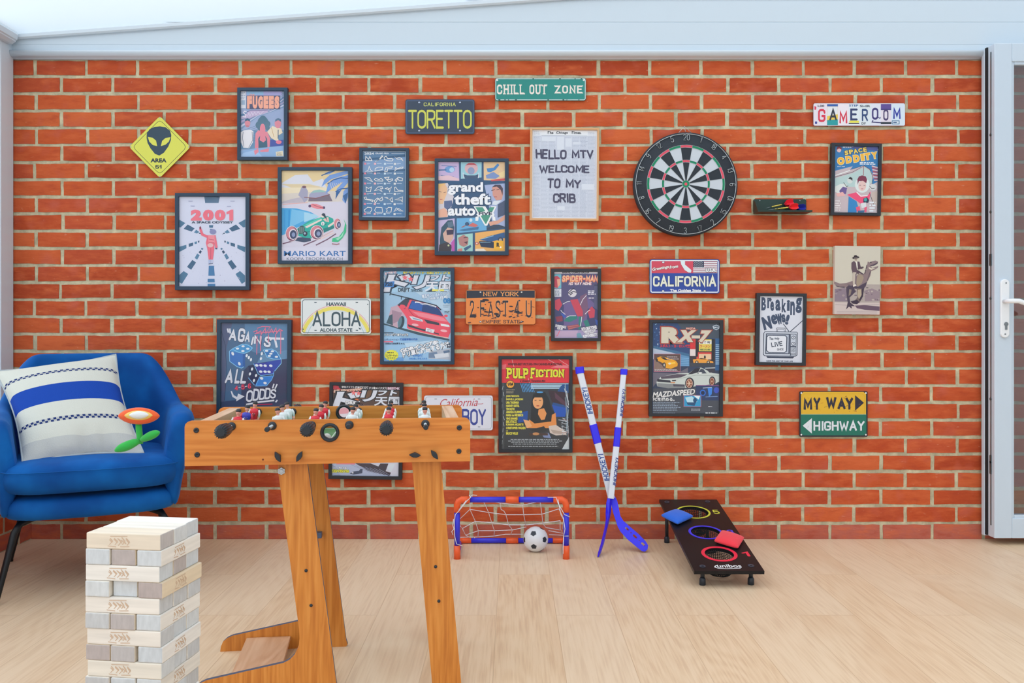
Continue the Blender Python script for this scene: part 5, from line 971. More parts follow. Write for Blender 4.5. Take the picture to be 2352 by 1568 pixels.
def art_tunerdark(a, u0, v0, u1, v1):
    a.r('#5a4238', u0-9, v0-9, u1+9, v1+9); a.r('#2d2b33', 155, 100, 1160, 175); a.p('#74543a', [620, 170, 820, 170, 740, 300, 560, 300]); a.e('#e8743c', 510, 325, 34, 30)
    a.t('R', 160, 108, 260, 158, '#d43a4c', .12, ol=('#d43a4c', .1)); a.t('学生ドリフト', 285, 108, 480, 140, '#f0f0f2', .04); a.t('関東選抜決勝', 490, 112, 690, 150, '#f0f0f2', .04); a.t('ドリ車メイク大判', 700, 115, 960, 155, '#f0f0f2', .04); a.t('BEST40', 975, 118, 1165, 155, '#f4e8f2', .04, ol=('#b04a80', .06))
    a.t('全国制覇EXCITEMENT', 160, 150, 590, 195, '#f6d8c0', .05, ol=('#d04a40', .06), rot=-5)
    a.t('ド', 170, 190, 560, 480, '#dfe4ee', .045, ol=('#26262e', .05), sk=.35); a.t('リ', 570, 170, 800, 340, '#dfe4ee', .045, ol=('#26262e', .05), sk=.3); a.t('フト', 830, 165, 1120, 245, '#dfe4ee', .06, ol=('#26262e', .07), sk=.3); a.t('天国', 780, 262, 1160, 400, '#dfe4ee', .03, ol=('#26262e', .05), sk=.15)
    for x, y in ((465, 210), (540, 215)): a.p('#f07a7c', [c for k in range(10) for c in (x + (46 if k % 2 == 0 else 18)*math.sin(math.pi*k/5), y - (46 if k % 2 == 0 else 18)*math.cos(math.pi*k/5))])
    a.t('DRIFT', 345, 335, 560, 385, '#f0f0f2', .05, ol=('#26262e', .06))
    # the pale rear of a car behind the table
    a.p('#e6dfe6', [150, 430, 1160, 430, 1160, 1100, 150, 1100]); a.p('#e8a4ae', [230, 480, 300, 440, 430, 440, 380, 520, 260, 530]); a.p('#d9dbe8', [500, 1100, 1160, 1100, 1160, 1460, 155, 1460, 155, 1250]); a.p('#b9c3dc', [140, 1260, 720, 1270, 1040, 1460, 140, 1460]); a.p('#46404c', [500, 1265, 730, 1265, 850, 1310, 880, 1265, 1000, 1265, 960, 1380, 1040, 1400, 1020, 1450, 700, 1380]); a.p('#dde6ee', [980, 1330, 1010, 1280, 1100, 1265, 1040, 1400]); a.r('#e8889a', 220, 1265, 500, 1285)
    for i in range(7): a.l('#7d88a8', 7, [150, 1300 + i*26, 210 + i*12, 1330 + i*20]); a.l('#9aa2bc', 6, [440 + i*70, 1290 + i*10, 720 + i*60, 1400 + i*12])
    a.p('#47536c', [420, 1420, 480, 1390, 560, 1380, 580, 1350, 615, 1350, 610, 1415, 480, 1435]); a.e('#eef0f6', 466, 1410, 14, 10)
    a.t('リアトン最速大会', 145, 1325, 375, 1352, '#f4f6fa', .03, ol=('#5a6684', .05)); a.t('Z33/V35/V36', 138, 1362, 412, 1408, '#eceb4a', .06, ol=('#5a6424', .05))

C2 = '#'  # posters, roughly from the garden side towards the door
framed('framed_poster', 'comic-style poster in a black frame, three people under fat pink lettering', 'poster', (530,190,670,380), 1155, (120,88,1075,1465), (180,150,1005,1400), art_trio, fm=M_FRAME_GLARE)
framed('framed_poster', 'white poster with pink date and dark dashes converging on a pink-suited figure', 'poster', (390,430,590,680), 1254, (72,80,1145,1480), (125,130,1088,1425), art_corridor, fm=M_FRAME_GLARE)
framed('framed_poster', 'framed poster of a green vintage racing car speeding along a beach', 'poster', (630,370,820,620), 1192, (48,85,1120,1480), (100,132,1063,1430), art_racecar, fm=M_FRAME_GLARE)
framed('framed_poster', 'slim blue poster of white racetrack outlines in rows', 'poster', (810,330,950,520), 1155, (120,75,1060,1450), (178,130,1003,1390), art_circuits, .4, M_FRAME_GLARE)
framed('framed_poster', 'poster of pastel comic panels with big white lettering and a green V', 'poster', (990,350,1180,600), 1192, (52,85,1120,1480), (102,132,1068,1425), art_collage, fm=M_FRAME_GLARE)
framed('framed_poster', 'newsprint poster in a pale wood frame, bold hand-lettered greeting over four lines', 'poster', (1210,290,1390,520), 1227, (48,22,1130,1475), (82,52,1100,1440), art_newsprint, .4, M_OAKF)
framed('framed_poster', 'blue comic cover poster with yellow title, red-collared astronaut, near the door', 'poster', (1900,320,2040,510), 1155, (75,70,1030,1440), (145,128,972,1385), art_spaceman, .9)
framed('framed_poster', 'black and white poster with a cartoon television set under crooked lettering', 'poster', (1725,660,1865,850), 1155, (98,108,1050,1478), (168,165,988,1420), art_breaking, .8)
framed('framed_poster', 'night-blue poster of a pale sports coupe with small yellow cars above', 'poster', (1480,725,1680,970), 1280, (72,60,1160,1480), (122,105,1106,1435), art_sportscar, .3)
framed('framed_poster', 'film poster with yellow title on a red band and a dark-haired figure', 'poster', (1130,810,1330,1050), 1307, (97,50,1210,1500), (145,95,1162,1450), art_paperback)
framed('framed_poster', 'pale blue car magazine poster with a tilted red saloon', 'poster', (860,600,1060,850), 1254, (80,90,1150,1485), (130,138,1098,1438), art_tuner, fm=M_FRAME_GLARE)
framed('framed_poster', 'slim purple night-scene comic poster with orange title and a striped moon', 'poster', (1255,605,1395,795), 1155, (90,95,1035,1470), (150,155,978,1410), art_nightcomic)
framed('framed_poster', 'graffiti-lettered poster with three blue dice, behind the football table', 'poster', (490,725,680,950), 1324, (50,60,1245,1612), (115,115,1180,1560), art_dice, .3, M_FRAME_GLARE)
framed('framed_poster', 'car magazine poster mostly hidden behind the football table', 'poster', (740,870,940,1110), 1307, (100,55,1205,1508), (150,100,1152,1458), art_tunerdark, .7)

# unframed canvas print
crop = (1900,555,2040,735)
A0 = Art(crop, 1220, WY - .022, .7, (607, 770)); OUT = (148, 85, 1060, 1457)
t = thing('canvas_print', 'sepia canvas print of a hatted rider on a dinosaur', 'canvas print', at(*A0.px(607, 1457), WY - .005))
q = [A0.P(u, v, 0) for u, v in ((148,85),(1060,85),(1060,1457),(148,1457))]
mb = MB(); mb.prism(q, (0, .0215, 0)); mb.build('stretched_canvas', mat('canvas_edge', '#d6cdc0', .8), t, bevel=.002)
a = Art(crop, 1220, WY - .0221, .7, (607, 770)); art_dino(a, 165, 100, 1045, 1440)
cl_ = MB(); cl_.v = a.mb.v; cl_.f = a.mb.f; cl_.c = a.mb.c; cl_.m = a.mb.m; cl_.sm = a.mb.sm
cl_.build('print', M_PRINT, t, rec=False)

# ------------------------------------------------------------------ tin plates
TG = 'tin plates on the brick wall'
M_TIN = mat('tin_edge', '#3a4450', .35, metal=.6)
def tin(name, label, box, base, art, edge=None, r=5, W=1000, holes=(), outline=None, cat='sign', bevel=.0006, group=TG, rimcol=None, rim=3, rimw=2.2, edge_mat=None, rot=0):
    """box: pixel corners of the plate; art works in a 1000-wide copy of it"""
    x0, y0, x1, y1 = box; k = W/(x1 - x0); H = (y1 - y0)*k; Y = WY - .010
    A_ = Art((x0, y0, x1, y1), W, Y, rot, (W/2, H/2))
    t = thing(name, label, cat, at((x0+x1)/2, y1, WY - .005), 0, group)
    ol = outline or rrect(0, 0, W, H, r*k)
    mb = MB(); mb.prism([A_.P(u, v, 0) for u, v in ol][::-1], (0, .0015, 0)); 
    for u, v in ((W*.25, H*.5), (W*.75, H*.5)): mb.cyl(A_.P(u, v, -.001), A_.P(u, v, -.0095), .006, n=10)
    mb.build('plate', edge_mat or M_TIN, t, bevel=bevel)
    a = Art((x0, y0, x1, y1), W, Y - .0001, rot, (W/2, H/2))
    if base:
        ins = [(W/2 + (u - W/2)*(1 - 3/W), H/2 + (v - H/2)*(1 - 3/H)) for u, v in ol]
        a.p(base, [c for p in ins for c in p])
    if rimcol:
        a.loop(rimcol, rimw*k, [c for p in rrect(rim*k, rim*k, W - rim*k, H - rim*k, max(2, r - rim*.6)*k) for c in p])
    art(a, W, H); a.mb.build('lettering', M_PAINT, t, rec=False); return t

def a51(a, W, H):
    Y = '#dfe05c'
    a.loop('#3c4a3c', 7, [c for p in _dia(W, H, 62, 60) for c in p])
    D = '#2f4658'; k = W/142.0
    def e(pts): return [c for x, y in pts for c in ((x - 296)*k, (y - 266)*k)]
    z = lambda u, v: (u/3.92, v/3.92)
    a.p(D, e([z(*p) for p in ((1320,1240),(1322,1200),(1345,1165),(1390,1142),(1440,1137),(1490,1145),(1530,1175),(1543,1215),(1538,1265),(1515,1320),(1475,1375),(1435,1400),(1395,1385),(1355,1335),(1328,1285))]))
    a.p(Y, e([z(*p) for p in ((1330,1232),(1375,1240),(1405,1265),(1415,1315),(1375,1305),(1345,1275))])); a.p(Y, e([z(*p) for p in ((1535,1235),(1490,1242),(1460,1268),(1448,1315),(1490,1302),(1520,1275))]))
    (u0, v0), (u1, v1) = z(1355, 1425), z(1500, 1462); a.t('AREA', (u0-296)*k, (v0-266)*k, (u1-296)*k, (v1-266)*k, '#2c3a44', .05)
    (u0, v0), (u1, v1) = z(1397, 1482), z(1455, 1518); a.t('51', (u0-296)*k, (v0-266)*k, (u1-296)*k, (v1-266)*k, '#2c3a44', font='s', wgt=.22)
    for u, v in ((W/2, 30), (W/2, H-30), (32, H/2), (W-32, H/2)): a.e('#b9bfa0', u, v, 12)
def _dia(W, H, ins, r):
    o = []; C = [(W/2, ins), (W - ins, H/2), (W/2, H - ins), (ins, H/2)]
    for i, (x, y) in enumerate(C):
        for (px_, py_) in (C[i-1], C[(i+1) % 4]):
            d = math.hypot(px_-x, py_-y); o.append((x + (px_-x)/d*r, y + (py_-y)/d*r))
        p, n = o[-2], o[-1]; o[-2:] = [p, ((p[0]+n[0])/2*.5 + x*.5, (p[1]+n[1])/2*.5 + y*.5), n]
    return o
tin('road_sign', 'yellow diamond sign with an alien head and AREA 51', (296, 266, 438, 409), '#dfe05c', a51, outline=_dia(1000, 1007, 2, 40), edge_mat=mat('sign_back', '#c9cc7a', .4))

def bolts(a, W, H, xs=(.2, .8), ys=(.09, .9), col='#c9d2dc', r=16):
    for x in xs:
        for y in ys: a.e('#20262e', W*x, H*y, r*1.35, r*1.1); a.e(col, W*x, H*y, r, r*.75)
def toretto(a, W, H):
    a.t('CALIFORNIA', 265, 40, 728, 104, '#c9d06a', font='s', wgt=.16, gap=.3); a.t('TORETTO', 40, 150, 960, 425, '#cfd35a', font='s', wgt=.12, gap=.16, ol=('#2a3448', .03)); bolts(a, W, H, (.2, .79), (.09, .9), '#aebcd4')
tin('licence_plate', 'dark blue plate with tall yellow letters, below the small green sign', (931, 228, 1090, 308), '#344257', toretto, rimcol='#46587a', cat='licence plate')
def chill(a, W, H):
    a.t('CHILL', 22, 72, 330, 180, '#eae3da', font='s', wgt=.19, gap=.4, serif=.2); a.t('OUT', 378, 72, 575, 180, '#eae3da', font='s', wgt=.19, gap=.38, serif=.2); a.t('ZONE', 648, 72, 968, 180, '#eae3da', font='s', wgt=.19, gap=.4, serif=.2)
    for x in (24, W-24): a.e('#d8e0e0', x, 24, 11)
    rd = random.Random(1)
    for i in range(14): a.e('#3b4a48', rd.choice([rd.uniform(20, W-20)]), rd.choice([10, H-9]), rd.uniform(4, 13), 5, 7)
tin('metal_sign', 'long green sign, CHILL OUT ZONE in cream letters', (1137, 179, 1346, 231), '#1f8a82', chill, rimcol='#dfe7e6', rim=1.8, rimw=1.4)
def gameroom(a, W, H):
    for i, (x0, x1, c) in enumerate(((0,150,'#e6dfea'),(150,268,'#e9c84a'),(268,385,'#ece6ee'),(385,500,'#dfe9f0'),(500,630,'#dce6ec'),(630,735,'#dfe2f0'),(735,850,'#e4dce8'),(850,1000,'#d6e4f2'))): a.r(c, max(8, x0), 8, min(992, x1), H-8)
    a.p('#1f9aa0', [150, 185, 268, 175, 268, 238, 150, 238]); a.r('#2f5fae', 150, 10, 268, 34); a.p('#e2e6ea', [152, 36, 266, 36, 266, 120, 152, 140]); a.r('#5c4a94', 735, 8, 848, 62); a.r('#39357a', 735, 62, 848, 74); a.r('#26303c', 735, 205, 850, 228); a.r('#e9e24a', 392, 190, 498, 212); a.r('#3a2c3c', 385, 214, 500, 226); a.r('#2f6f9a', 855, 188, 938, 230); a.r('#dfe8f0', 862, 195, 930, 223); a.p('#d83a5a', [12, 30, 34, 40, 30, 70, 12, 70]); a.e('#2f3f9a', 30, 212, 12, 16)
    for ch, b, c in (('G',(52,62,132,205),'#d8324e'),('A',(175,45,256,188),'#26303e'),('M',(284,75,370,220),'#d42f4a'),('E',(402,58,482,188),'#2c3a6a'),('R',(528,62,595,195),'#2f4a7a'),('O',(638,48,708,180),'#3a2f72'),('O',(762,66,818,190),'#4a3a6a'),('M',(870,40,950,172),'#1f2fa0')): a.t(ch, *b, c, font='s', wgt=.17)
    for ch, b, c in (('L00',(48,18,120,42),'#3a3a44'),('STEP',(390,14,490,36),'#2f5fa0'),('SHIR',(508,20,620,44),'#3a4656'),('DIF',(525,208,570,232),'#3a4656')): a.t(ch, *b, c, .02)
    a.l('#2f2c6a', 10, [650, 185, 640, 205, 735, 212]); a.l('#2f2c6a', 8, [700, 150, 725, 165, 730, 150])
    a.lines('#3a5f8a', 870, 201, 925, 218, 1, 10, 2)
tin('metal_sign', 'long white sign, GAMEROOM in letters of mixed colours', (1868, 237, 2079, 289), '#dcdce8', gameroom, edge_mat=mat('purple_edge', '#6a4a70', .4), r=4)
def aloha(a, W, H):
    def arc(c, wd, r0): a.l(c, wd, [v for i in range(21) for v in (W/2 + (r0)*math.cos(math.pi*(1 - (i*.8 + 2)/20)), 640 - (r0*1.02)*math.sin(math.pi*(1 - (i*.8 + 2)/20)))])
    arc('#e9b4b0', 12, 530); arc('#ecdf6a', 52, 492); arc('#b9d0d8', 14, 425); arc('#d5dfe4', 16, 455)
    a.r('#e3e9ea', 180, 205, 830, 405)
    a.l('#ecdf6a', 46, [W/2 - 300, 235, W/2 - 210, 190]); a.l('#ecdf6a', 46, [W/2 + 300, 235, W/2 + 210, 190])
    C = '#3f5661'
    a.t('HAWAII', 365, 55, 645, 108, C, .035); a.t('ALOHA', 165, 165, 855, 400, C, font='s', wgt=.14, gap=.2); a.t('ALOHA STATE', 270, 425, 735, 478, C, .035)
    for x in (.21, .8): a.r(C, W*x - 18, 52, W*x + 16, 64); a.r(C, W*x - 16, 450, W*x + 16, 462)
    a.p(C, [820, 415, 865, 435, 845, 445, 835, 440]); a.e(C, 955, 85, 8); a.e(C, 35, 440, 9)
    a.loop(C, 8, [c for p in rrect(22, 20, W-22, H-20, 34) for c in p])
tin('licence_plate', 'white plate with a rainbow and the word ALOHA', (691, 685, 852, 767), '#e3e9ea', aloha, cat='licence plate', edge_mat=mat('white_tin', '#c9d2d6', .35))
def fast(a, W, H):
    a.p('#262c3c', [10, 12, W-10, 12, W-10, 118, W/2, 108, 10, 124])
    a.t('NEW YORK', 245, 25, 760, 98, '#eda25c', font='s', wgt=.14, gap=.24, serif=.13); C = '#2a2734'
    for ch, b in (('2',(50,155,120,400)),('F',(205,150,275,395)),('A',(320,160,395,395)),('S',(425,155,500,400)),('T',(525,155,610,395)),('4',(690,155,770,395)),('U',(860,150,945,400))): a.t(ch, *b, C, font='s', wgt=.13, ol=('#f4b27c', .04))
    a.t('EMPIRE STATE', 240, 430, 780, 485, C, font='s', wgt=.14, gap=.24, serif=.12); bolts(a, W, H, (.21, .8), (.07, .92), '#d8d4d0', 13)
    rd = random.Random(6)
    for i in range(46): a.e(rd.choice(['#3a2c38', '#5a3434', '#2c2834']), rd.uniform(20, W-20), rd.uniform(150, 490), rd.uniform(6, 34), rd.uniform(3, 10), 7, rd.uniform(-15, 15))
    for x, y, rx, ry in ((285,148,50,16),(110,375,45,24),(650,240,30,10),(760,330,60,14),(440,350,40,16),(300,320,44,10)): a.e('#2c2633', x, y, rx, ry, 8, 5)
tin('licence_plate', 'rusty orange plate with a black top band', (1070, 665, 1230, 745), '#e88a44', fast, cat='licence plate', edge_mat=mat('black_tin', '#23262e', .4))
def golden(a, W, H):
    a.r('#d3485e', 28, 28, 622, 200); a.r('#eceef4', 622, 28, 965, 200)
    for i in range(7): a.r('#8c2f4c', 622, 28 + i*26.5, 965, 28 + i*26.5 + 11)
    a.r('#1f2c4e', 622, 28, 775, 118)
    for j in range(7): a.mb; [a.e('#eef2f6', 632 + i*22 + (11 if j % 2 else 0), 36 + j*12.5, 4, 4, 6) for i in range(6)]
    a.p('#dfeef4', [440, 26, 505, 26, 505, 78, 590, 150, 598, 165, 588, 192, 555, 190, 500, 155, 450, 75])
    a.t('Greetings', 36, 105, 275, 160, '#fbf6f2', .03, ol=('#3a1f36', .04), rot=-10, sk=.25); a.t('from', 282, 85, 408, 130, '#fbf6f2', .03, ol=('#3a1f36', .04), rot=-8, sk=.25)
    a.t('U.S.A.', 800, 128, 950, 182, '#fbfbfb', .05, ol=('#1f2c4e', .06))
    a.t('CALIFORNIA', 48, 215, 952, 408, '#e8ead9', font='s', wgt=.19, gap=.26, sq=True, ol=('#1c2446', .05)); a.t('The Golden State', 290, 425, 735, 468, '#eef0f4', .04)
    for x, y in ((195, 45), (192, 455), (785, 455)): a.e('#1c2446', x, y, 20, 15); a.e('#e8eaf0', x, y, 16, 11)
tin('licence_plate', 'red and blue plate with a small flag, The Golden State, below the dartboard', (1492, 595, 1653, 674), '#2747a0', golden, cat='licence plate', rimcol='#e6ecf2', rim=3.2, rimw=2.2, edge_mat=mat('navy_tin', '#26304e', .35))
def boy(a, W, H):
    a.loop('#9fa9b4', 6, [c for p in rrect(22, 20, W-22, H-20, 34) for c in p])
    a.t('California', 235, 42, 790, 160, '#c04a58', .0, sk=.35, rot=-2); a.l('#c04a58', 7, [760, 122, 830, 122, 860, 118])
    a.t('BOY', 550, 195, 900, 432, '#3a4a9a', font='s', wgt=.15, gap=.2)
    for x, y in ((.17, .1), (.8, .1), (.17, .9), (.8, .9)): a.r('#8a93a0', W*x - 18, H*y - 6, W*x + 18, H*y + 6)
tin('licence_plate', 'white plate with red script, half hidden by the football table', (974, 908, 1132, 988), '#dfe2ee', boy, cat='licence plate', edge_mat=mat('pale_tin', '#c4c9d4', .35))
def myway(a, W, H):
    y = H*.505
    a.p('#e3b42c', [25, 45, 60, 12, W-60, 12, W-25, 45, W-25, y, 25, y]); a.p('#12705e', [20, y, W-20, y, W-20, H-55, W-60, H-22, 60, H-22, 20, H-55])
    a.loop('#c99a24', 4, [45, 70, 75, 40, W-80, 40, W-45, 70, W-45, y-6, 45, y-6]); a.r('#e8dca0', 25, y-4, W-25, y+3)
    rd = random.Random(9)
    for i in range(26): a.l(rd.choice(['#6a4a2c', '#c87a2c', '#8a6428']), rd.uniform(2, 7), (lambda x, v: [x, v, x + rd.uniform(-60, 60), v + rd.uniform(-12, 30)])(rd.uniform(60, W-60), rd.uniform(60, y-20)))
    C = '#262438'
    for ch, b in (('M',(62,88,188,270)),('Y',(202,88,310,270)),('W',(388,85,545,268)),('A',(555,85,680,268)),('Y',(672,88,790,268))): a.t(ch, *b, C, font='s', wgt=.24, sq=True)
    a.p(C, [815, 60, 945, 170, 815, 285]); a.p('#dfe4ec', [48, 505, 182, 395, 182, 620])
    a.t('HIGHWAY', 205, 415, 958, 592, '#dfe4ec', font='s', wgt=.185, gap=.26, sq=True)
    for i in range(40):
        x = rd.uniform(70, 940); v = rd.uniform(100, 590)
        a.l('#b98f2c' if v < y else '#2c7a6a', rd.uniform(1.5, 3.5), [x, v, x + rd.uniform(-22, 22), v + rd.uniform(-30, 10)]) if abs(v - y) > 60 else None
    for x in (28, W-28):
        for v in (28, H-32): a.e('#e6e9e9', x, v, 13)
tin('metal_sign', 'yellow and green sign with arrows, MY WAY above HIGHWAY', (1836, 898, 1993, 1003), None, myway, r=3, edge_mat=mat('dark_tin', '#24222c', .45))

# ------------------------------------------------------------------ dartboard
Yb = WY - .042; SB = F / Yb; c0 = at(1575.3, 422.6, Yb)
db = thing('dartboard', 'round dartboard with black and white wedges and red and green rings', 'dartboard', (c0.x, WY - .02, c0.z - .228))
def dp(r, ang, lift=0): return Vector((c0.x + r/SB*math.sin(R(ang)), Yb - lift, c0.z + r/SB*math.cos(R(ang))))
mb = MB(); mb.lathe((c0.x, WY - .001, c0.z), [(0, 116/SB), (.004, 119.5/SB), (.036, 119.5/SB), (.041, 117.5/SB), (.041, 0)], (0, -1, 0), 96)
mb.build('body', mat('black_sisal', '#2d343d', .8, bump=(300, .3)), db)
mb = MB()
def sector(r0, r1, a0, a1, col, lift, n=4):
    vs_ = [dp(r0, a0 + (a1-a0)*i/n, lift) for i in range(n+1)] + [dp(r1, a1 - (a1-a0)*i/n, lift) for i in range(n+1)]
    mb.add(vs_, [list(range(len(vs_)))[::-1]], col)
for k in range(20):
    a0, a1 = k*18 - 8.2, k*18 + 9.8; dark = k % 2 == 0
    base, hot = ('#2b333c', '#e5566c') if dark else ('#c9d2dc', '#1f8a64')
    for r0, r1, c in ((8.4, 50, base), (50, 55.2, hot), (55.2, 84, base), (84, 89.6, hot)): sector(r0, r1, a0, a1, c, .0008)
mb.add([dp(8.6, i*18, .0010) for i in range(20)][::-1], [list(range(20))], '#1f8a64'); mb.add([dp(3.4, i*30, .0012) for i in range(12)][::-1], [list(range(12))], '#e5566c')
mb.build('scoring_face', M_PRINT, db, rec=False)
M_WIRE = mat('silver_wire', '#c9d2d6', .3, metal=.7)
mb = MB()
for r in (8.6, 50, 55.2, 84, 89.6): mb.tube([dp(r, i*6, .0016) for i in range(61)], .0007, 5)
for k in range(20): mb.tube([dp(8.6, k*18 + 9.8, .0016), dp(90, k*18 + 9.8, .0016)], .0006, 5)
mb.build('wire_spider', M_WIRE, db)
mb = MB(); mb.tube([dp(115, i*4, .002) for i in range(91)], .0013, 6)
for k, nme in enumerate('20 1 18 4 13 6 10 15 2 17 3 19 7 16 8 11 14 9 12 5'.split()):
    ang = k*18 + .8; x = 0; q = []
    for ch in nme:
        g = G[ch]; wd = max(p[0] for st in g for p in st)
        q += [[(x + p[0], p[1]) for p in st] for st in g]; x += wd + .22
    wtot = x - .22; flip = 1 if ang < 91 or ang > 269 else -1; s_ = 12.5
    for st in q:
        pts = []
        for px_, py_ in st:
            tx, ty = (px_ - wtot/2)*s_*.85*flip, (py_ - .5)*s_*flip
            rr = 107 + ty; pts.append(dp(rr, ang, .0022) + (dp(1, ang + 90) - dp(0, 0)) * tx)
        mb.tube(pts, .0011, 5)
mb.build('number_ring', M_WIRE, db)
mb = MB(); mb.tube([at(1558, 306, WY - .02), at(1572, 290, WY - .012), at(1589, 306, WY - .02)], .0012, 6); mb.tube([at(1575, 303, WY - .02), at(1571, 291, WY - .012)], .001, 6)
mb.build('hanging_wire', M_WIRE, db)

# ------------------------------------------------------------------ dart shelf and darts
Yh = WY - .006
M_GRN = mat('dark_green_plastic', '#12352e', .35)
h0, h1 = at(1730, 457, Yh), at(1852, 488, Yh)
sh = thing('dart_holder', 'small dark green wall shelf holding darts', 'dart holder', ((h0.x + h1.x)/2, WY - .002, h1.z))
mb = MB(); mb.prism([Vector((x, WY - .001, z)) for x, z in rrect(h0.x, h1.z - .003, h1.x, h0.z, .008, 4)], (0, -.005, 0))
mb.build('back_plate', M_GRN, sh, bevel=.001)
sz = CH - (487 - HY)/F*(WY - .05)
mb = MB(); mb.box((h0.x, WY - .085, sz - .003), (h1.x, WY - .005, sz)); mb.box((h0.x, WY - .085, sz), (h1.x, WY - .082, sz + .004)); mb.prism([(h0.x, WY - .006, sz), (h0.x, WY - .08, sz), (h0.x, WY - .03, sz + .05), (h0.x, WY - .006, sz + .055)], (.003, 0, 0))
mb.build('shelf', M_GRN, sh, bevel=.0008)
for u in (1745, 1837):
    mb = MB(); p = at(u, 460.5, WY - .006); mb.cyl(p, p - Vector((0, .002, 0)), .0028, n=10); mb.build('screw', M_STEEL, sh)
def dart(label, p0, p1, col, roll):
    """p0 point of the needle, p1 tail"""
    t = thing('dart', label, 'dart', p0.lerp(p1, .5), 0, 'darts on the green wall shelf'); d = (p1 - p0).normalized(); L_ = (p1 - p0).length
    mb = MB(); mb.tube([p0, p0 + d*.03], [.0004, .0011], 8); mb.build('needle', M_STEEL, t)
    mb = MB(); mb.tube([p0 + d*.028 + d*.005*i for i in range(10)], [.0026 + (.0005 if i % 2 else 0) for i in range(10)], 10); mb.build('barrel', bpy.data.materials.get('brass') or mat('brass', '#d8c45a', .35, metal=.4), t)
    mb = MB(); mb.tube([p0 + d*.073, p0 + d*(L_ - .03)], .0018, 8); mb.build('shaft', bpy.data.materials.get('dart_shaft') or mat('dart_shaft', '#1f2226', .4), t)
    s1 = d.cross(Vector((0, 0, 1))).normalized(); s2 = d.cross(s1); mb = MB()
    for k in range(4):
        an = R(roll + 90*k); n_ = s1*math.cos(an) + s2*math.sin(an); th = d.cross(n_)*.0004
        o_ = [p0 + d*(L_ - .042), p0 + d*(L_ - .03) + n_*.016, p0 + d*(L_ - .012) + n_*.019, p0 + d*L_ + n_*.012, p0 + d*L_]
        mb.prism([x - th for x in o_], th*2)
    mb.build('flight', mat('flight_' + label.split()[0] + str(roll), col, .35), t)
dart('red dart with its flight lying across the others', at(1758, 478, WY - .03), at(1822, 464, WY - .028), '#e8283c', 30)
dart('red dart lying nearest the shelf edge', at(1772, 481, WY - .058), at(1833, 473.5, WY - .058), '#ee2f33', 45)
dart('blue dart lying behind the red pair', at(1765, 481, WY - .042), at(1850, 476, WY - .038), '#26309a', 40)
# ------------------------------------------------------------------ blue velvet armchair
def mat_velvet(name, c):
    m = mat(name, c, 0.75, spec=0.15, sheen=0.25, bump=(14, .25)); b = m.node_tree.nodes['Principled BSDF']; L = m.node_tree.links
    b.inputs['Sheen Roughness'].default_value = 0.35
    b.inputs['Sheen Tint'].default_value = lin('#6fb0f0')
    t = node(m, 'ShaderNodeTexCoord'); n = node(m, 'ShaderNodeTexNoise'); n.inputs['Scale'].default_value = 7; n.inputs['Detail'].default_value = 3
    r = node(m, 'ShaderNodeValToRGB'); r.color_ramp.elements[0].position = .35; r.color_ramp.elements[1].position = .7
    k = lin(c); r.color_ramp.elements[0].color = (k[0]*.7, k[1]*.7, k[2]*.78, 1); r.color_ramp.elements[1].color = (k[0]*1.25, k[1]*1.3, k[2]*1.2, 1)
    L.new(t.outputs['Object'], n.inputs['Vector']); L.new(n.outputs['Fac'], r.inputs[0]); L.new(r.outputs[0], b.inputs['Base Color']); return m
M_VEL = mat_velvet('blue_velvet', '#0d5aa8')
M_BLK = mat('black_metal', '#14171c', .4, metal=.3)
CHX, CHY, CHR = -1.59, 3.30, R(26)
ch = thing('armchair', 'blue velvet armchair in the corner on black metal legs', 'armchair', (CHX, CHY, 0), CHR)
def spow(x, p): return math.copysign(abs(x)**p, x)
def sstep(a, b, x): t = max(0, min(1, (x-a)/(b-a))); return t*t*(3-2*t)
mb = MB(); loops = []; NS = 46
for i in range(NS + 1):
    s_ = -1 + 2*i/NS                        # -1 front of one arm .. 0 back .. 1 front of the other
    a_ = abs(s_)
    if a_ < .62: an = a_/.62*math.pi/2; x = .345*spow(math.sin(an), .72); y = -.02 + .36*spow(math.cos(an), .72)
    else: q = (a_ - .62)/.38; x = .345 + .012*math.sin(q*math.pi) - .02*q*q; y = -.02 - .27*q
    sg = 1 if s_ >= 0 else -1
    nx, ny = (x/.345)**3, max(0, (y + .02)/.36)**3
    if y < -.02: nx, ny = 1, 0
    l = math.hypot(nx, ny) or 1; nx, ny = nx/l, ny/l
    h = .625 + .195*(1 - sstep(.20, .56, a_)) - .012*sstep(.6, .9, a_) - .03*sstep(.94, 1, a_)
    th = .075 + .02*sstep(.5, .75, a_)
    if a_ > .95: th *= .82
    fl = .84; z0 = .275; lp = []
    def pt(ox, z):      # ox: 0 outer .. th inner
        k = fl + (1 - fl)*sstep(z0, .60, z); X = (x - nx*ox)*(k if ox < th*.5 else max(k, .92)); Yy = (y - ny*ox)
        if y > 0: Yy = Yy*(.86 + .14*sstep(z0, .75, z)) + (.035*sstep(.5, .82, z) if True else 0)*ny
        return Vector((sg*X, Yy, z))
    for z in (z0, z0 + .06, .40, .50, h - .10, h - .045): lp.append(pt(0, z))
    lp.append(pt(.006, h - .015)); lp.append(pt(th*.3, h)); lp.append(pt(th*.7, h)); lp.append(pt(th - .006, h - .02))
    for z in (h - .06, h - .12, .50, .43, .36): lp.append(pt(th, z))
    lp.append(pt(th*.6, z0))
    loops.append(lp)
mb.loft(loops)
mb.build('shell', M_VEL, ch, sub=1, local=True, smooth=True)
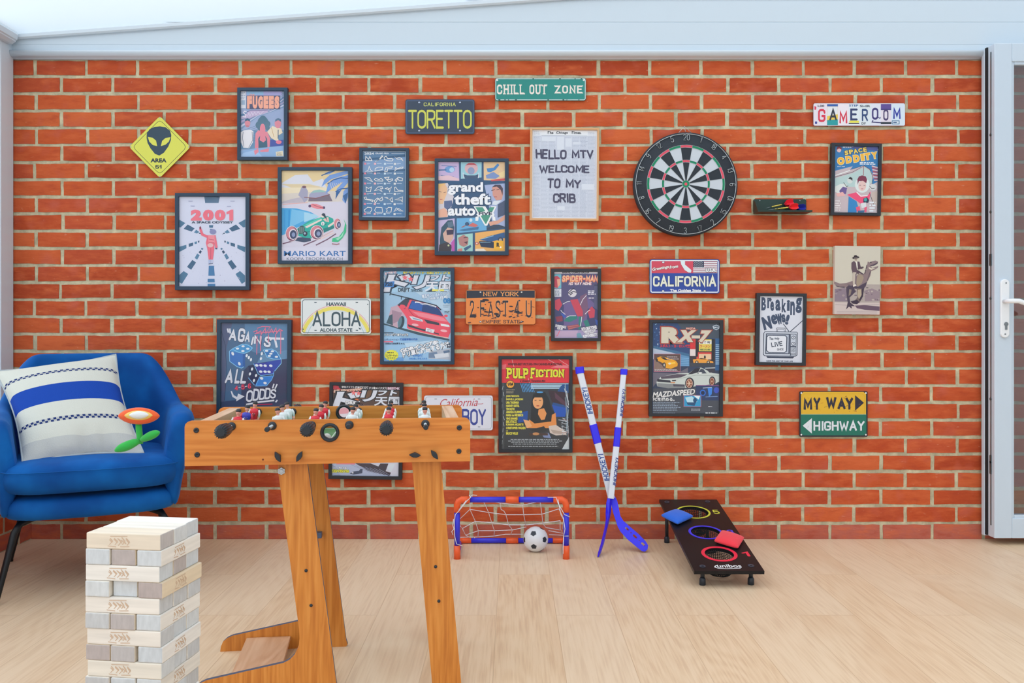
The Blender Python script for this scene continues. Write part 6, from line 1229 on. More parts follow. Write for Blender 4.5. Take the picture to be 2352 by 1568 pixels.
def cushion_loops(hw, y0, y1, z0, z1, p=.38, rnd=.035, n=44, dome=0, taper=0):
    out = []
    for k, (f, z) in enumerate(((.86, z0), (.97, z0 + rnd*.25), (1, z0 + rnd), (1, z1 - rnd), (.97, z1 - rnd*.25), (.88, z1), (.55, z1 + dome*.75), (.2, z1 + dome))):
        lp = []
        for j in range(n):
            a = 2*math.pi*j/n; cx = spow(math.cos(a), p); sy = spow(math.sin(a), p)
            yy = (y0+y1)/2 + (y1-y0)/2*sy*f; ww = hw*(1 - taper*max(0, sy)); lp.append((ww*cx*f, yy - .018*(1 - cx*cx)*(sy < 0)*f, z))
        out.append(lp)
    return out
mb = MB(); mb.loft(cushion_loops(.292, -.335, .22, .352, .462, .34, .045, dome=.018, taper=.06)); sc_ = mb.build('seat_cushion', M_VEL, ch, sub=1, local=True, smooth=True)
mb = MB(); lp = [(x*1.004, y*1.0 - (.0015 if y < 0 else -.0015), .437) for x, y, z in cushion_loops(.2925, -.3365, .2215, .352, .462, .34, .045, taper=.06)[3]]; mb.tube(lp + lp[:1], .0022, 6); mb.build('piping', M_VEL, sc_, local=True)
mb = MB(); mb.loft(cushion_loops(.288, -.315, .30, .262, .345, .36, .03, taper=.1)); mb.build('seat_base', M_VEL, ch, sub=1, local=True, smooth=True)
for sx_ in (-1, 1):
    for sy_ in (-1, 1):
        mb = MB(); x, y = .17*sx_, .19*sy_
        mb.tube([(x*.6, y*.6, .262), (x*1.12, y*1.12, .262), (x*1.32, y*1.28, .252), (x*1.42, y*1.36, .225), (sx_*.29, sy_*.305, .012), (sx_*.291, sy_*.306, .0)], [.011, .012, .012, .012, .0095, .0095], 12)
        mb.build('leg', M_BLK, ch, local=True)

# striped cushion: a puffy square standing on the seat and leaning back
def mat_cushion():
    m = mat('striped_weave', '#d7dbd6', .9, spec=.1, bump=(260, .35)); L = m.node_tree.links; b = m.node_tree.nodes['Principled BSDF']
    uv = node(m, 'ShaderNodeUVMap', uv_map='UVMap'); sp = node(m, 'ShaderNodeSeparateXYZ'); L.new(uv.outputs[0], sp.inputs[0])
    r = node(m, 'ShaderNodeValToRGB'); r.color_ramp.interpolation = 'CONSTANT'; E_ = r.color_ramp.elements
    W_, N_, T_, G_ = lin('#d2d4cb'), lin('#1f49a8'), lin('#26386f'), lin('#bfc2c0')
    E_[0].position = 0; E_[0].color = G_; E_[1].position = .14; E_[1].color = W_
    for p_, c_ in ((.445, N_), (.63, W_)): e_ = E_.new(p_); e_.color = c_
    r2 = node(m, 'ShaderNodeValToRGB'); r2.color_ramp.interpolation = 'CONSTANT'; E2 = r2.color_ramp.elements
    E2[0].position = 0; E2[0].color = (0, 0, 0, 1); E2[1].position = .265; E2[1].color = (1, 1, 1, 1)
    for p_, c_ in ((.30, 0), (.765, 1), (.80, 0)): e_ = E2.new(p_); e_.color = (c_, c_, c_, 1)
    L.new(sp.outputs['Y'], r.inputs[0]); L.new(sp.outputs['Y'], r2.inputs[0])
    mp = node(m, 'ShaderNodeMapping'); mp.inputs['Scale'].default_value = (42, 46, 1); L.new(uv.outputs[0], mp.inputs[0])
    ck = node(m, 'ShaderNodeTexChecker'); ck.inputs['Scale'].default_value = 1; ck.inputs[1].default_value = (1, 1, 1, 1); ck.inputs[2].default_value = (.25, .25, .25, 1); L.new(mp.outputs[0], ck.inputs['Vector'])
    mu = node(m, 'ShaderNodeMath', operation='MULTIPLY'); L.new(r2.outputs[0], mu.inputs[0]); L.new(ck.outputs['Color'], mu.inputs[1])
    x = node(m, 'ShaderNodeMix', data_type='RGBA'); L.new(mu.outputs[0], x.inputs[0]); L.new(r.outputs[0], x.inputs[6]); x.inputs[7].default_value = T_
    L.new(x.outputs[2], b.inputs['Base Color']); return m
P_tl, P_tr, P_br, P_bl = at(-12, 852, 3.36), at(266, 814, 3.50), at(330, 1040, 3.16), at(52, 1064, 2.99)
cu = thing('cushion', 'white cushion with navy stripes leaning in the blue armchair', 'cushion', (P_bl + P_br)/2)
nrm_ = (P_tr - P_bl).cross(P_tl - P_br).normalized()
if nrm_.y > 0: nrm_ = -nrm_
N = 26; mb = MB(); uvs = []
def cpt(u, v, side):
    b_ = P_bl.lerp(P_br, u).lerp(P_tl.lerp(P_tr, u), v); k = (4*u*(1-u))**.55 * (4*v*(1-v))**.55
    pin = .022*(math.sin(u*math.pi)*(abs(2*v-1)**6)*(1 if v < .5 else -1)); pu = .020*(math.sin(v*math.pi)*(abs(2*u-1)**6)*(1 if u < .5 else -1))
    fold = .016*math.exp(-((u-.55)/.06)**2)*max(0, 1 - v/.22) + .012*math.exp(-((u-.70)/.05)**2)*max(0, 1 - v/.2) + .007*math.exp(-((u-.22)/.05)**2)*max(0, 1 - v/.16)
    up = (P_tl - P_bl).normalized(); rt = (P_br - P_bl).normalized()
    return b_ + nrm_*side*(.068*k - (fold*2.2 if side > 0 else 0)) + up*pin + rt*pu
for side in (1, -1):
    base = len(mb.v)
    mb.add([cpt(i/N, j/N, side) for j in range(N+1) for i in range(N+1)], [(base*0 + j*(N+1)+i, j*(N+1)+i+1, (j+1)*(N+1)+i+1, (j+1)*(N+1)+i) for j in range(N) for i in range(N)], None, 0, True)
    uvs += [(i/N, j/N) for j in range(N+1) for i in range(N+1)]
co_ = mb.build('cover', mat_cushion(), cu, sub=1, smooth=True)
ul = co_.data.uv_layers.new(name='UVMap')
for lp_ in co_.data.loops: ul.data[lp_.index].uv = uvs[lp_.vertex_index]
mb = MB(); mb.tube([cpt(i/N, 0, 0) for i in range(N+1)] + [cpt(1, j/N, 0) for j in range(1, N+1)] + [cpt(1 - i/N, 1, 0) for i in range(1, N+1)] + [cpt(0, 1 - j/N, 0) for j in range(1, N)] + [cpt(0, 0, 0)], .0035, 8)
mb.build('edging', mat('grey_edging', '#aab4bb', .9), cu)

# soft toy flower (a plain stand-in, no face)
Yp = 2.93
fl = thing('plush_flower', 'soft toy flower with an orange oval bloom and green leaves', 'soft toy', at(318, 1036, Yp))
M_PL = lambda n, c: mat(n, c, .95, spec=.1, sheen=.3, bump=(220, .3))
def lens(mb, c, rx, rz, ry, tip=.55, n=40):
    lps = []
    for k in range(9):
        a = math.pi*k/8; s2 = max(.02, math.sin(a)); lps.append([Vector((c.x + rx*s2*math.cos(t_)*(1), c.y - ry*math.cos(a), c.z + rz*s2*spow(math.sin(t_), 1.35))) for t_ in [2*math.pi*j/n for j in range(n)]])
    mb.loft(lps)
PX = Yp/F
c1 = at(319, 955, Yp - .01)
mb = MB(); lens(mb, c1, 48*PX, 19.5*PX, .020); mb.build('petal_ring', M_PL('orange_plush', '#f2683a'), fl, smooth=True)
mb = MB(); lens(mb, at(318, 954, Yp - .022), 33*PX, 12*PX, .012); mb.build('inner_ring', M_PL('yellow_plush', '#f2d074'), fl, smooth=True)
mb = MB(); lens(mb, at(319, 953, Yp - .028), 23*PX, 9*PX, .010); mb.build('centre', M_PL('white_plush', '#e8eef0'), fl, smooth=True)
M_GP = M_PL('green_plush', '#3cba54')
mb = MB(); mb.tube([at(318, 968, Yp), at(319, 985, Yp), at(321, 1004, Yp), at(320, 1018, Yp)], [.0095, .0105, .010, .012], 12); mb.build('stem', M_GP, fl)
for q in ([(322, 1012, .010), (308, 1016, .018), (292, 1024, .021), (274, 1030, .018), (262, 1036, .004)], [(322, 1011, .008), (334, 1006, .016), (348, 999, .019), (360, 994, .015), (367, 992, .004)]):
    mb = MB(); mb.tube([at(x, y, Yp - .008 - i*.004) for i, (x, y, r) in enumerate(q)], [r*.82 for x, y, r in q], 14)
    o = mb.build('leaf', M_GP, fl, smooth=True, sub=1)

# ------------------------------------------------------------------ low table with the block tower
TWR = R(8.7); Bc = at(368, 1228, .815); ux = Vector((math.cos(TWR), math.sin(TWR), 0)); uy = Vector((-math.sin(TWR), math.cos(TWR), 0))
uy = Vector((math.sin(R(7.8)), math.cos(R(7.8)), 0)); ux = Vector((uy.y, -uy.x, 0)); ztop = Bc.z; NL = 13
ctr = Bc - ux*.0375 + uy*.0375
zt = ztop - NL*.0151
M_LOW = mat_wood('pale_oak', '#c9a67c', '#d8ba92', '#b08a60', (1, 0, 0))
lt = thing('side_table', 'low pale side table under the wooden block tower', 'side table', (ctr.x - .02, ctr.y - .02, 0))
mb = MB(); mb.prism([(ctr.x - .02 + a, ctr.y - .02 + b, zt - .022) for a, b in rrect(-.2, -.22, .2, .085, .03)], (0, 0, .022)); mb.build('tabletop', M_LOW, lt, bevel=.003)
for sx_ in (-1, 1):
    for sy_ in (-1, 1):
        mb = MB(); mb.cyl((ctr.x - .02 + sx_*.15, ctr.y - .09 + sy_*.11, 0), (ctr.x - .02 + sx_*.14, ctr.y - .09 + sy_*.10, zt - .02), .012, .018, 16); mb.build('leg', M_LOW, lt)
def mat_block(name, base, end=False):
    m = mat(name, base, .62, spec=.25); L = m.node_tree.links; b = m.node_tree.nodes['Principled BSDF']
    oi = node(m, 'ShaderNodeObjectInfo'); t = node(m, 'ShaderNodeTexCoord'); mp = node(m, 'ShaderNodeMapping'); mp.inputs['Scale'].default_value = (4, 60, 60) if not end else (60, 90, 30)
    n = node(m, 'ShaderNodeTexNoise'); n.inputs['Scale'].default_value = 3; n.inputs['Detail'].default_value = 4
    ad = node(m, 'ShaderNodeVectorMath', operation='ADD'); L.new(t.outputs['Object'], mp.inputs[0]); L.new(mp.outputs[0], ad.inputs[0])
    cb = node(m, 'ShaderNodeCombineXYZ'); mu = node(m, 'ShaderNodeMath', operation='MULTIPLY'); mu.inputs[1].default_value = 90; L.new(oi.outputs['Random'], mu.inputs[0]); L.new(mu.outputs[0], cb.inputs[0]); L.new(cb.outputs[0], ad.inputs[1]); L.new(ad.outputs[0], n.inputs['Vector'])
    r = node(m, 'ShaderNodeValToRGB'); E_ = r.color_ramp.elements
    cols = ('#b7aaa6', '#c4c4c4', '#cdd2d6', '#d6d9da') if end else ('#e6d3b6', '#ebe2d6', '#eeeae4', '#e8e0d2')  # end faces: bluish cast of the sky mixed into the wood colour
    E_[0].position = 0; E_[0].color = lin(cols[0]); E_[1].position = 1; E_[1].color = lin(cols[3])
    for p_, c_ in ((.28, cols[1]), (.6, cols[2])): e_ = E_.new(p_); e_.color = lin(c_)
    L.new(oi.outputs['Random'], r.inputs[0])
    x = node(m, 'ShaderNodeMix', data_type='RGBA', blend_type='MULTIPLY'); x.inputs[0].default_value = 1
    r2 = node(m, 'ShaderNodeMapRange'); r2.inputs['From Min'].default_value = .3; r2.inputs['From Max'].default_value = .7; r2.inputs['To Min'].default_value = .88; r2.inputs['To Max'].default_value = 1.03
    L.new(n.outputs['Fac'], r2.inputs['Value']); L.new(r.outputs[0], x.inputs[6]); L.new(r2.outputs[0], x.inputs[7]); L.new(x.outputs[2], b.inputs['Base Color']); return m
M_BL, M_BE, M_ST = mat_block('pine_side', '#e6dccf'), mat_block('pine_end_sky_tint', '#cdbfb2', True), mat('burnt_stamp', '#cdb096', .8)
def block_mesh():
    bm = bmesh.new(); bmesh.ops.create_cube(bm, size=1); bmesh.ops.scale(bm, vec=(.075, .0244, .0149), verts=bm.verts)
    bmesh.ops.bevel(bm, geom=list(bm.edges), offset=.0011, segments=2, affect='EDGES', profile=.6)
    for f in bm.faces: f.material_index = 1 if abs(f.normal.x) > .9 else 0
    rd = random.Random(3)
    for sy_ in (-1, 1):         # scorched stamp on each long side: a tangle of short strokes in an oval
        segs = []
        for k in range(5):
            x0 = -.0095 + k*.0041; q_ = [(x0 + rd.uniform(-.001, .001) + .0034*(t_ % 2), -.0034 + .0068*((t_*2) % 5)/4 + rd.uniform(-.0006, .0006)) for t_ in range(5)]
            segs += list(zip(q_, q_[1:]))
        segs += [((-.0115, -.0045), (-.003, -.0052)), ((.001, -.0050), (.0105, -.0046)), ((-.0090, .0046), (.0085, .0050))]
        for si_, ((ax, az), (bx, bz)) in enumerate(segs):
            for q in ribbon([(ax, az), (bx, bz)], .00036):
                vs_ = [bm.verts.new((x*sy_*-1 - .004, sy_*(.01225 + si_*1e-5), z)) for x, z in q]
                f = bm.faces.new(vs_); f.material_index = 2
    me = bpy.data.meshes.new('wooden_block'); bm.to_mesh(me); bm.free()
    for m in (M_BL, M_BE, M_ST): me.materials.append(m)
    return me
blk = block_mesh(); rd = random.Random(12)
ORD = ['topmost', 'second', 'third', 'fourth', 'fifth', 'sixth', 'seventh', 'eighth', 'ninth', 'tenth', 'eleventh', 'twelfth', 'thirteenth']
first = None
OUT_ = {3: .004, 6: .003, 1: .0015, 7: .003}
for k in range(NL):
    z = ztop - .0151*k - .00755
    for j in range(3):
        o = bpy.data.objects.new('wooden_block', blk) if first is None else first.copy()
        if first is None: first = o
        COL.objects.link(o)
        if k % 2 == 0: # long sides face the front; j counts from the front
            p = ctr + uy*(-.025 + .025*j); rz = math.atan2(ux.y, ux.x); p = p + ux*rd.uniform(-.0012, .0012); where = ('long side facing the front', 'middle one of its row', 'rear one of its row')[j]
        else:
            p = ctr + ux*(-.025 + .025*j); rz = math.atan2(uy.y, uy.x); p = p + uy*rd.uniform(-.0012, .0012) + ux*(-.0008, 0, .0006)[j]; where = ('left of three seen end-on', 'middle of three seen end-on', 'right of three seen end-on')[j]
            if j == 2: p = p + ux*OUT_.get(k, 0)*.4
            if k == 3 and j == 1: p = p + uy*.004
        o.location = (p.x, p.y, z); o.rotation_euler = (0, 0, rz + rd.uniform(-.008, .008))
        tag(o, 'wooden block in the %s layer from the tower top, %s' % (ORD[k], where) if k else 'wooden block in the topmost layer of the tower, %s' % where, 'wooden block', 'blocks of the wooden tower')

# ------------------------------------------------------------------ table football
FR = R(6.5); FO = Vector((-.8016, 2.132, 0)); fx = Vector((math.cos(FR), math.sin(FR), 0)); fy = Vector((-math.sin(FR), math.cos(FR), 0))
ft = thing('football_table', 'orange wood table football game with black knobs', 'football table', FO, FR)
M_FW = mat_wood('honey_beech', '#d98636', '#e09243', '#ca7528', (1, 0, 0), 70, .42)
M_FL = mat_wood('honey_beech_upright', '#cf8232', '#da9040', '#bd7026', (0, 0, 1), 95, .42, .5)
M_RAIL = mat_wood('raw_rail', '#d9b494', '#e2c2a6', '#c99f7c', (0, 1, 0), 50, .5)
M_EDGE = mat('dark_edge_band', '#565d70', .5)
M_KN = mat('black_plastic', '#1c2630', .38)
M_CHR = mat('chrome', '#aeb6ba', .25, metal=.9)
def loc(px_, py_, c):
    """pixel to (x, z) on the table's own vertical plane y = c"""
    p = on_plane(px_, py_, FO + fy*c, fy) - FO
    return (p.dot(fx), p.z)
LT, DT = .70, .385
ZP0, ZP1 = .584, .694
bushx = [loc(x, y, 0) for x, y in ((532, 979), (625.5, 980), (716, 978), (802.5, 978), (890, 976), (977, 976))]
rz_ = .680; rxs = [p[0] for p in bushx]
hx, hz = loc(757.5, 993, 0)
def panel(name, y0, y1, holes, label=None):
    mb = MB(); ol = [(.0, ZP0), (LT, ZP0)] + [(LT - .014 + .014*math.cos(R(a)), ZP1 - .014 + .014*math.sin(R(a))) for a in (0, 30, 60, 90)] + [(.014 + .014*math.cos(R(a)), ZP1 - .014 + .014*math.sin(R(a))) for a in (90, 120, 150, 180)]
    slab(mb, ol, holes, lambda a, b, d: Vector((a, y0 + d, b)), y1 - y0)
    return mb.build(name, M_FW, ft, local=True, bevel=.0008)
panel('front_panel', 0, .014, [circle(hx, hz, .0155, 40)])
bx, bz = loc(790, 949, DT - .014)
panel('back_panel', DT - .014, DT, [circle(bx, .676, .0165, 40)])
for x0 in (.031, .640):
    mb = MB(); mb.box((x0, .0145, ZP0 + .004), (x0 + .032, DT - .0145, ZP1 - .001)); mb.build('side_panel', M_RAIL, ft, local=True, bevel=.001)
def mat_pitch():
    m = mat('green_pitch', '#3f9a68', .6); return m
mb = MB(); mb.box((.0635, .0145, .600), (.6395, DT - .0145, .632), '#3f9a6c')
for lo, hi in (((.34, .02), (.343, DT - .02)), ((.08, .03), (.62, .0325)), ((.08, DT - .033), (.62, DT - .030)), ((.08, .03), (.083, DT - .03)), ((.617, .03), (.62, DT - .03))): mb.box((lo[0], lo[1], .632), (hi[0], hi[1], .6324), '#e9f2ea')
mb.add([(.3415 + .045*math.cos(2*math.pi*i/40)*k, DT/2 + .045*math.sin(2*math.pi*i/40)*k, .6324) for k in (1, .94) for i in range(40)], [(i, (i+1) % 40, 40 + (i+1) % 40, 40 + i) for i in range(40)], '#e9f2ea')
mb.build('pitch', M_PAINT, ft, local=True)
# ball ports
for nme, (cx, cz), y, sg in (('ball_port', (hx, hz), 0, -1), ('ball_port', (bx, .676), DT - .014, -1)):
    mb = MB(); mb.lathe((cx, y, cz), [(.010, .0150), (.004, .0152), (.003, .0225), (.0005, .0238), (-.0, .0235), (-.010, .0175), (-.013, .0155), (-.013, .0148), (.010, .0146)][:0] or [(.013, .0152), (.0, .0152), (-.004, .0165), (-.006, .0195), (-.004, .0228), (.0, .0238), (.001, .0238)], (0, 1, 0), 48, cap=False); mb.build(nme, M_KN, ft, local=True)
mb = MB(); mb.ell((hx - .010, .030, .6445), (.0115, .0115, .0115), '#eef2ee'); ball = mb.build('table_ball', M_PAINT, None, local=True); ball.data.transform(Matrix.Rotation(FR, 4, 'Z')); ball.location = (0, 0, 0)
ball.data.transform(Matrix.Translation(FO)); tag(ball, 'small white ball behind the round port of the football table', 'table football ball')
# rods, handles and players
def player_mesh(shirt, sleeve, shorts, badge):
    mb = MB(); SK, HR = '#f0a898', '#20242a'
    mb.loft([[(r*math.cos(2*math.pi*j/14)*w_, r*d_*math.sin(2*math.pi*j/14), z) for j in range(14)] for z, r, w_, d_ in ((-.024, .0055, 1, .9), (-.016, .0085, 1, .8), (-.004, .0095, 1, .75), (.004, .0112, 1.05, .72), (.0095, .0105, 1.1, .68), (.0125, .0055, 1, .7))], shirt)
    mb.loft([[(r*math.cos(2*math.pi*j/12), r*.75*math.sin(2*math.pi*j/12), z) for j in range(12)] for z, r in ((-.034, .0068), (-.026, .0085), (-.015, .0092), (-.013, .0088))], shorts)
    mb.box((-.006, -.0035, -.046), (.006, .0045, -.032), SK)
    for sx_ in (-1, 1):
        mb.tube([(sx_*.010, 0, .009), (sx_*.0135, .001, .002), (sx_*.0135, .0, -.008)], [.0036, .0034, .003], 8, sleeve); mb.tube([(sx_*.0135, 0, -.007), (sx_*.012, -.003, -.016)], [.0028, .0022], 8, SK)
    mb.cyl((0, 0, .011), (0, 0, .016), .0034, n=10, col=SK)
    mb.ell((0, 0, .0215), (.0058, .0062, .0075), SK, n=14, k=10); mb.ell((0, -.0058, .021), (.0012, .0014, .0014), SK, n=8, k=6)
    mb.ell((0, .0006, .0252), (.0066, .0070, .0048), HR, n=14, k=8); mb.box((-.0058, -.0072, .0242), (.0058, .0, .0258), HR)
    mb.lathe((0, -.0062, .000), [(0, .0038), (-.0012, .0036), (-.0012, 0)], (0, 1, 0), 12, badge); mb.lathe((0, -.0074, .000), [(0, .002), (-.0006, .0018), (-.0006, 0)], (0, 1, 0), 10, '#23303c')
    return mb
red = ('#e0283c', '#f0f0f0', '#e8e8ea', '#e9f2f4'); blu = ('#3a3fb8', '#d83a4a', '#e8e8ea', '#e9f2f4'); whi = ('#e6eef0', '#e6eef0', '#2a46b0', '#d8e6ea')
protos = {}
def player(rod, kit, x, y, tilt, nm='player'):
    if kit not in protos:
        o = player_mesh(*kit).build(nm, M_PAINT, rod, local=True, smooth=True); protos[kit] = o
    else:
        o = protos[kit].copy(); COL.objects.link(o); o.parent = rod
    o.location = (x, y, rz_ + .002); o.rotation_euler = (0, tilt, 0); o.scale = (1.05, 1.05, 1.16); return o
yspots = {0: (.075, .19, .305), 1: (.10, .19, .28), 2: (.075, .19, .30), 3: (.10, .19, .27), 4: (.09, .19, .29), 5: (.075, .19, .29)}
for i, x in enumerate(rxs):
    near = i % 2 == 0; out_near = {0: .115, 1: .075, 2: .105, 3: .035, 4: .105, 5: .075}[i]; out_far = .03 if near else .07
    mb = MB(); mb.cyl((x, -out_near + .0, rz_), (x, DT + out_far, rz_), .0040, n=12)
    rod = mb.build('rod', M_CHR, ft, local=True)
    if near:
        mb = MB(); n = 64; prof = [(-out_near - .012, .0105), (-out_near - .008, .0155), (-out_near + .01, .0172), (-out_near + .04, .0158), (-out_near + .062, .0145), (-out_near + .066, .0105), (-out_near + .075, .0095)]
        lp = [[Vector((x + math.cos(2*math.pi*j/n)*r*(1 if j % 4 < 2 else .86), y, rz_ + math.sin(2*math.pi*j/n)*r*(1 if j % 4 < 2 else .86))) for j in range(n)] for y, r in prof]
        mb.loft(lp, sm=False); mb.build('grip', M_KN, rod, local=True)
    else:
        mb = MB(); mb.lathe((x, -out_near, rz_), [(-.008, .0045), (-.006, .0062), (.010, .0062), (.011, .0042)], (0, 1, 0), 16); mb.build('end_cap', M_KN, rod, local=True)
        mb = MB(); n = 64; prof = [(DT + .022, .0085), (DT + .03, .0115), (DT + .07, .0125), (DT + .095, .0138), (DT + .108, .0125), (DT + .112, .0085)]
        mb.loft([[Vector((x + math.cos(2*math.pi*j/n)*r*(1 if j % 4 < 2 else .86), y, rz_ + math.sin(2*math.pi*j/n)*r*(1 if j % 4 < 2 else .86))) for j in range(n)] for y, r in prof], sm=False); mb.build('grip', M_KN, rod, local=True)
    for y, d in ((0, -1), (DT, 1), (.014, 1), (DT - .014, -1)):
        mb = MB(); mb.lathe((x, y, rz_), [(0, .0105), (.003*d, .0105), (.006*d, .0078), (.0065*d, .0045)], (0, 1, 0), 20); mb.build('bushing', M_KN, rod, local=True)
    for q, y in enumerate(yspots[i]): player(rod, (blu if (i == 0 and q == 1) else red) if near else whi, x, y, {0: .12, 1: -.15, 2: .14, 3: .12, 4: .05, 5: .0}[i] * (1 if q else .6))
# screws and wing knobs on the front
for x, y in ((451, 988), (453, 1044), (1055, 982), (1054, 1036)):
    a, b_ = loc(x, y, 0); mb = MB(); mb.lathe((a, 0, b_), [(0, .0065), (-.002, .0065), (-.0032, .005), (-.0032, .0025), (-.0015, .002), (-.0015, 0)], (0, 1, 0), 20); mb.build('screw', M_KN, ft, local=True)
for x, y, an in ((638, 1049, -62), (687.5, 1048, 62), (953, 1045, -4), (998, 1044, -52)):
    a, b_ = loc(x, y, -.015); mb = MB(); c_, s2 = math.cos(R(an)), math.sin(R(an))
    pr = [(-.0150, 0), (-.010, .003), (-.004, .0058), (.004, .0058), (.010, .003), (.0150, 0), (.010, -.003), (.004, -.0058), (-.004, -.0058), (-.010, -.003)]
    mb.prism([(a + u*c_ - v*s2, -.020, b_ + u*s2 + v*c_) for u, v in pr], (0, .012, 0)); mb.cyl((a, -.009, b_), (a, 0, b_), .006, n=16); mb.build('wing_knob', M_KN, ft, local=True, bevel=.0015)
a, b_ = loc(604, 1055, 0); mb = MB(); mb.lathe((a, -.0004, b_), [(0, .0025), (.0003, 0)], (0, 1, 0), 14); mb.build('pilot_hole', mat('red_brown_hole', '#7a3a20', .8), ft, local=True)
# legs: L-shaped boards in front and behind on the garden side, plain sloping boards on the other
yn, yf = .034, .352
def zfloor(pts): return [(x, z) for x, z in pts]
q = lambda x, y: (400 + x/3.2667, 1088 + y/3.2667)
near = [loc(*q(*p), yn) for p in ((780, -20), (935, 1150), (941, 1230), (934, 1290), (905, 1352), (868, 1392), (820, 1417), (180, 1562))]
tr_, br_ = loc(*q(1003, -60), yn), loc(*q(1225, 1560), yn)
sl = (br_[0] - tr_[0])/(tr_[1] - br_[1]); xr0 = br_[0] + sl*br_[1]
far = [loc(*q(*p), yf) for p in ((420, 1182), (385, 1197), (362, 1222), (349, 1255), (345, 1358))]
xl = far[-1][0]; hz_ = far[0][1]
sl2 = (near[7][1] - near[6][1])/(near[7][0] - near[6][0])
zf_ = near[6][1] + sl2*(xl + .034 - near[6][0]); foot = [(xl + .034, zf_), (xl + .019, zf_ - .0065), (xl + .008, zf_ - .016), (xl + .002, zf_ - .030), (xl, .0)]
leg_ol = [(near[0][0], .64)] + near[:7] + foot + [(xr0 - .006, 0), (xr0 - .001, .006), (xr0 - .003 - sl*.02, .02), (tr_[0] - sl*(.64 - tr_[1]), .64)]
for y0 in (yn, yf):
    mb = MB(); mb.prism([(x, y0, z) for x, z in leg_ol][::-1], (0, .013, 0), None, 0, None, 1); mb.build('leg', [M_FL, M_EDGE], ft, local=True)
rl = [loc(945.5, 1055, yn), loc(992.5, 1568, yn), loc(1012, 1055, yn), loc(1059.5, 1568, yn)]
def ext(p0, p1, z): t = (z - p0[1])/(p1[1] - p0[1]); return (p0[0] + (p1[0] - p0[0])*t, z)
ro = [ext(rl[0], rl[1], .64), ext(rl[0], rl[1], 0), ext(rl[2], rl[3], 0), ext(rl[2], rl[3], .64)]
for y0 in (yn, yf):
    mb = MB(); mb.prism([(x, y0, z) for x, z in ro], (0, .013, 0), None, 0, None, 1); mb.build('leg', [M_FL, M_EDGE], ft, local=True)
for pxs in (((703, 1310), (714.5, 1390)), ((1000.5, 1301), (1008, 1380))):
    for x, y in pxs:
        a, b_ = loc(x, y, yn); mb = MB(); mb.lathe((a, yn, b_), [(0, .0042), (-.0022, .0036), (-.0028, 0)], (0, 1, 0), 16); mb.build('bolt_cap', M_KN, ft, local=True)
a, b_ = loc(647, 1081, yn); mb = MB(); n = 18
mb.prism([(a + math.cos(2*math.pi*j/n)*(.0098 if j % 3 else .0078), yn - .006, b_ + math.sin(2*math.pi*j/n)*(.0098 if j % 3 else .0078)) for j in range(n)], (0, .006, 0)); mb.cyl((a, yn - .009, b_), (a, yn - .005, b_), .005, n=12); mb.build('wheel_nut', mat('zinc', '#b4bcc4', .35, metal=.8), ft, local=True, bevel=.001)
# cross board between the two feet, and the leg stretcher with its bracket
s0, s1 = loc(566, 1465, yf - .004), loc(667, 1461, yf - .004); t0, t1 = loc(532, 1545, yn + .016), loc(650, 1522, yn + .016)
mb = MB(); za, zb = .058, .050
A1, A2 = Vector((s0[0], yf - .001, s0[1])), Vector((s1[0], yf - .001, s1[1])); B1, B2 = Vector((t0[0], yn + .014, t0[1])), Vector((t1[0], yn + .014, t1[1]))
mb.prism([A1, A2, B2, B1], (0, 0, -.010)); mb.build('foot_board', mat_wood('bare_plywood', '#d6a580', '#dfb28f', '#c8946e', (0, 1, 0), 40, .55), ft, local=True, bevel=.001)
mb = MB(); c_ = loc(735, 1225, yf - .012); mb.box((c_[0] - .012, yf - .02, c_[1] - .012), (c_[0] + .005, yf, c_[1] + .004)); mb.build('bracket', mat('blue_grey_bracket', '#56688a', .5, metal=.4), ft, local=True, bevel=.001)

# ------------------------------------------------------------------ toy goal, ball
YG, YR = 3.485, 3.735; M_OR = mat('orange_plastic', '#f2602c', .35); M_BP = mat('blue_plastic', '#3434dc', .35)
gl = thing('toy_goal', 'small toy football goal of blue and orange tubes', 'toy goal', ((at(1051, 1281, YG) + at(1300, 1283, YG))/2).to_tuple()[:2] + (0,))
rG = .0115
x0, x1 = at(1050, 1200, YG).x, at(1300.5, 1200, YG).x; zt_ = at(1200, 1147, YG).z; gr = rG
def gp(mat_, pts, r=rG, name='tube'): mb = MB(); mb.tube(pts, r, 16); return mb.build(name, mat_, gl)
rl_ = at(1060, 1241, YR).x - .008; rr_ = at(1292, 1233, YR).x + .008; zr_ = rG
for x, sg, rx_ in ((x0, 1, rl_), (x1, -1, rr_)):
    gp(M_OR, [(x, YG, 0), (x, YG, .055)], rG*1.16, 'post_foot'); gp(M_BP, [(x, YG, .055), (x, YG, zt_ - .045)], rG, 'post')
    gp(M_OR, [(x, YG, zt_ - .05), (x, YG, zt_ - .022), (x + sg*.006, YG, zt_ - .007), (x + sg*.018, YG, zt_), (x + sg*.052, YG, zt_)], rG*1.16, 'corner_joint')
    gp(M_OR, [(x, YG + .006, .018), (x, YG + .05, .018)], rG, 'side_joint'); gp(M_BP, [(x, YG + .05, .018), (rx_, YR - .04, .013)], rG*.95, 'side_tube'); gp(M_OR, [(rx_, YR - .045, .013), (rx_, YR - .01, .0125), (rx_ + sg*.012, YR, .0125), (rx_ + sg*.05, YR, .0125)], rG, 'rear_joint')
xm = (x0 + x1)/2 + .002
gp(M_OR, [(xm - .026, YG, zt_), (xm + .026, YG, zt_)], rG*1.14, 'bar_joint'); gp(M_BP, [(x0 + .05, YG, zt_), (xm - .026, YG, zt_)], rG, 'crossbar'); gp(M_BP, [(xm + .026, YG, zt_), (x1 - .05, YG, zt_)], rG, 'crossbar')
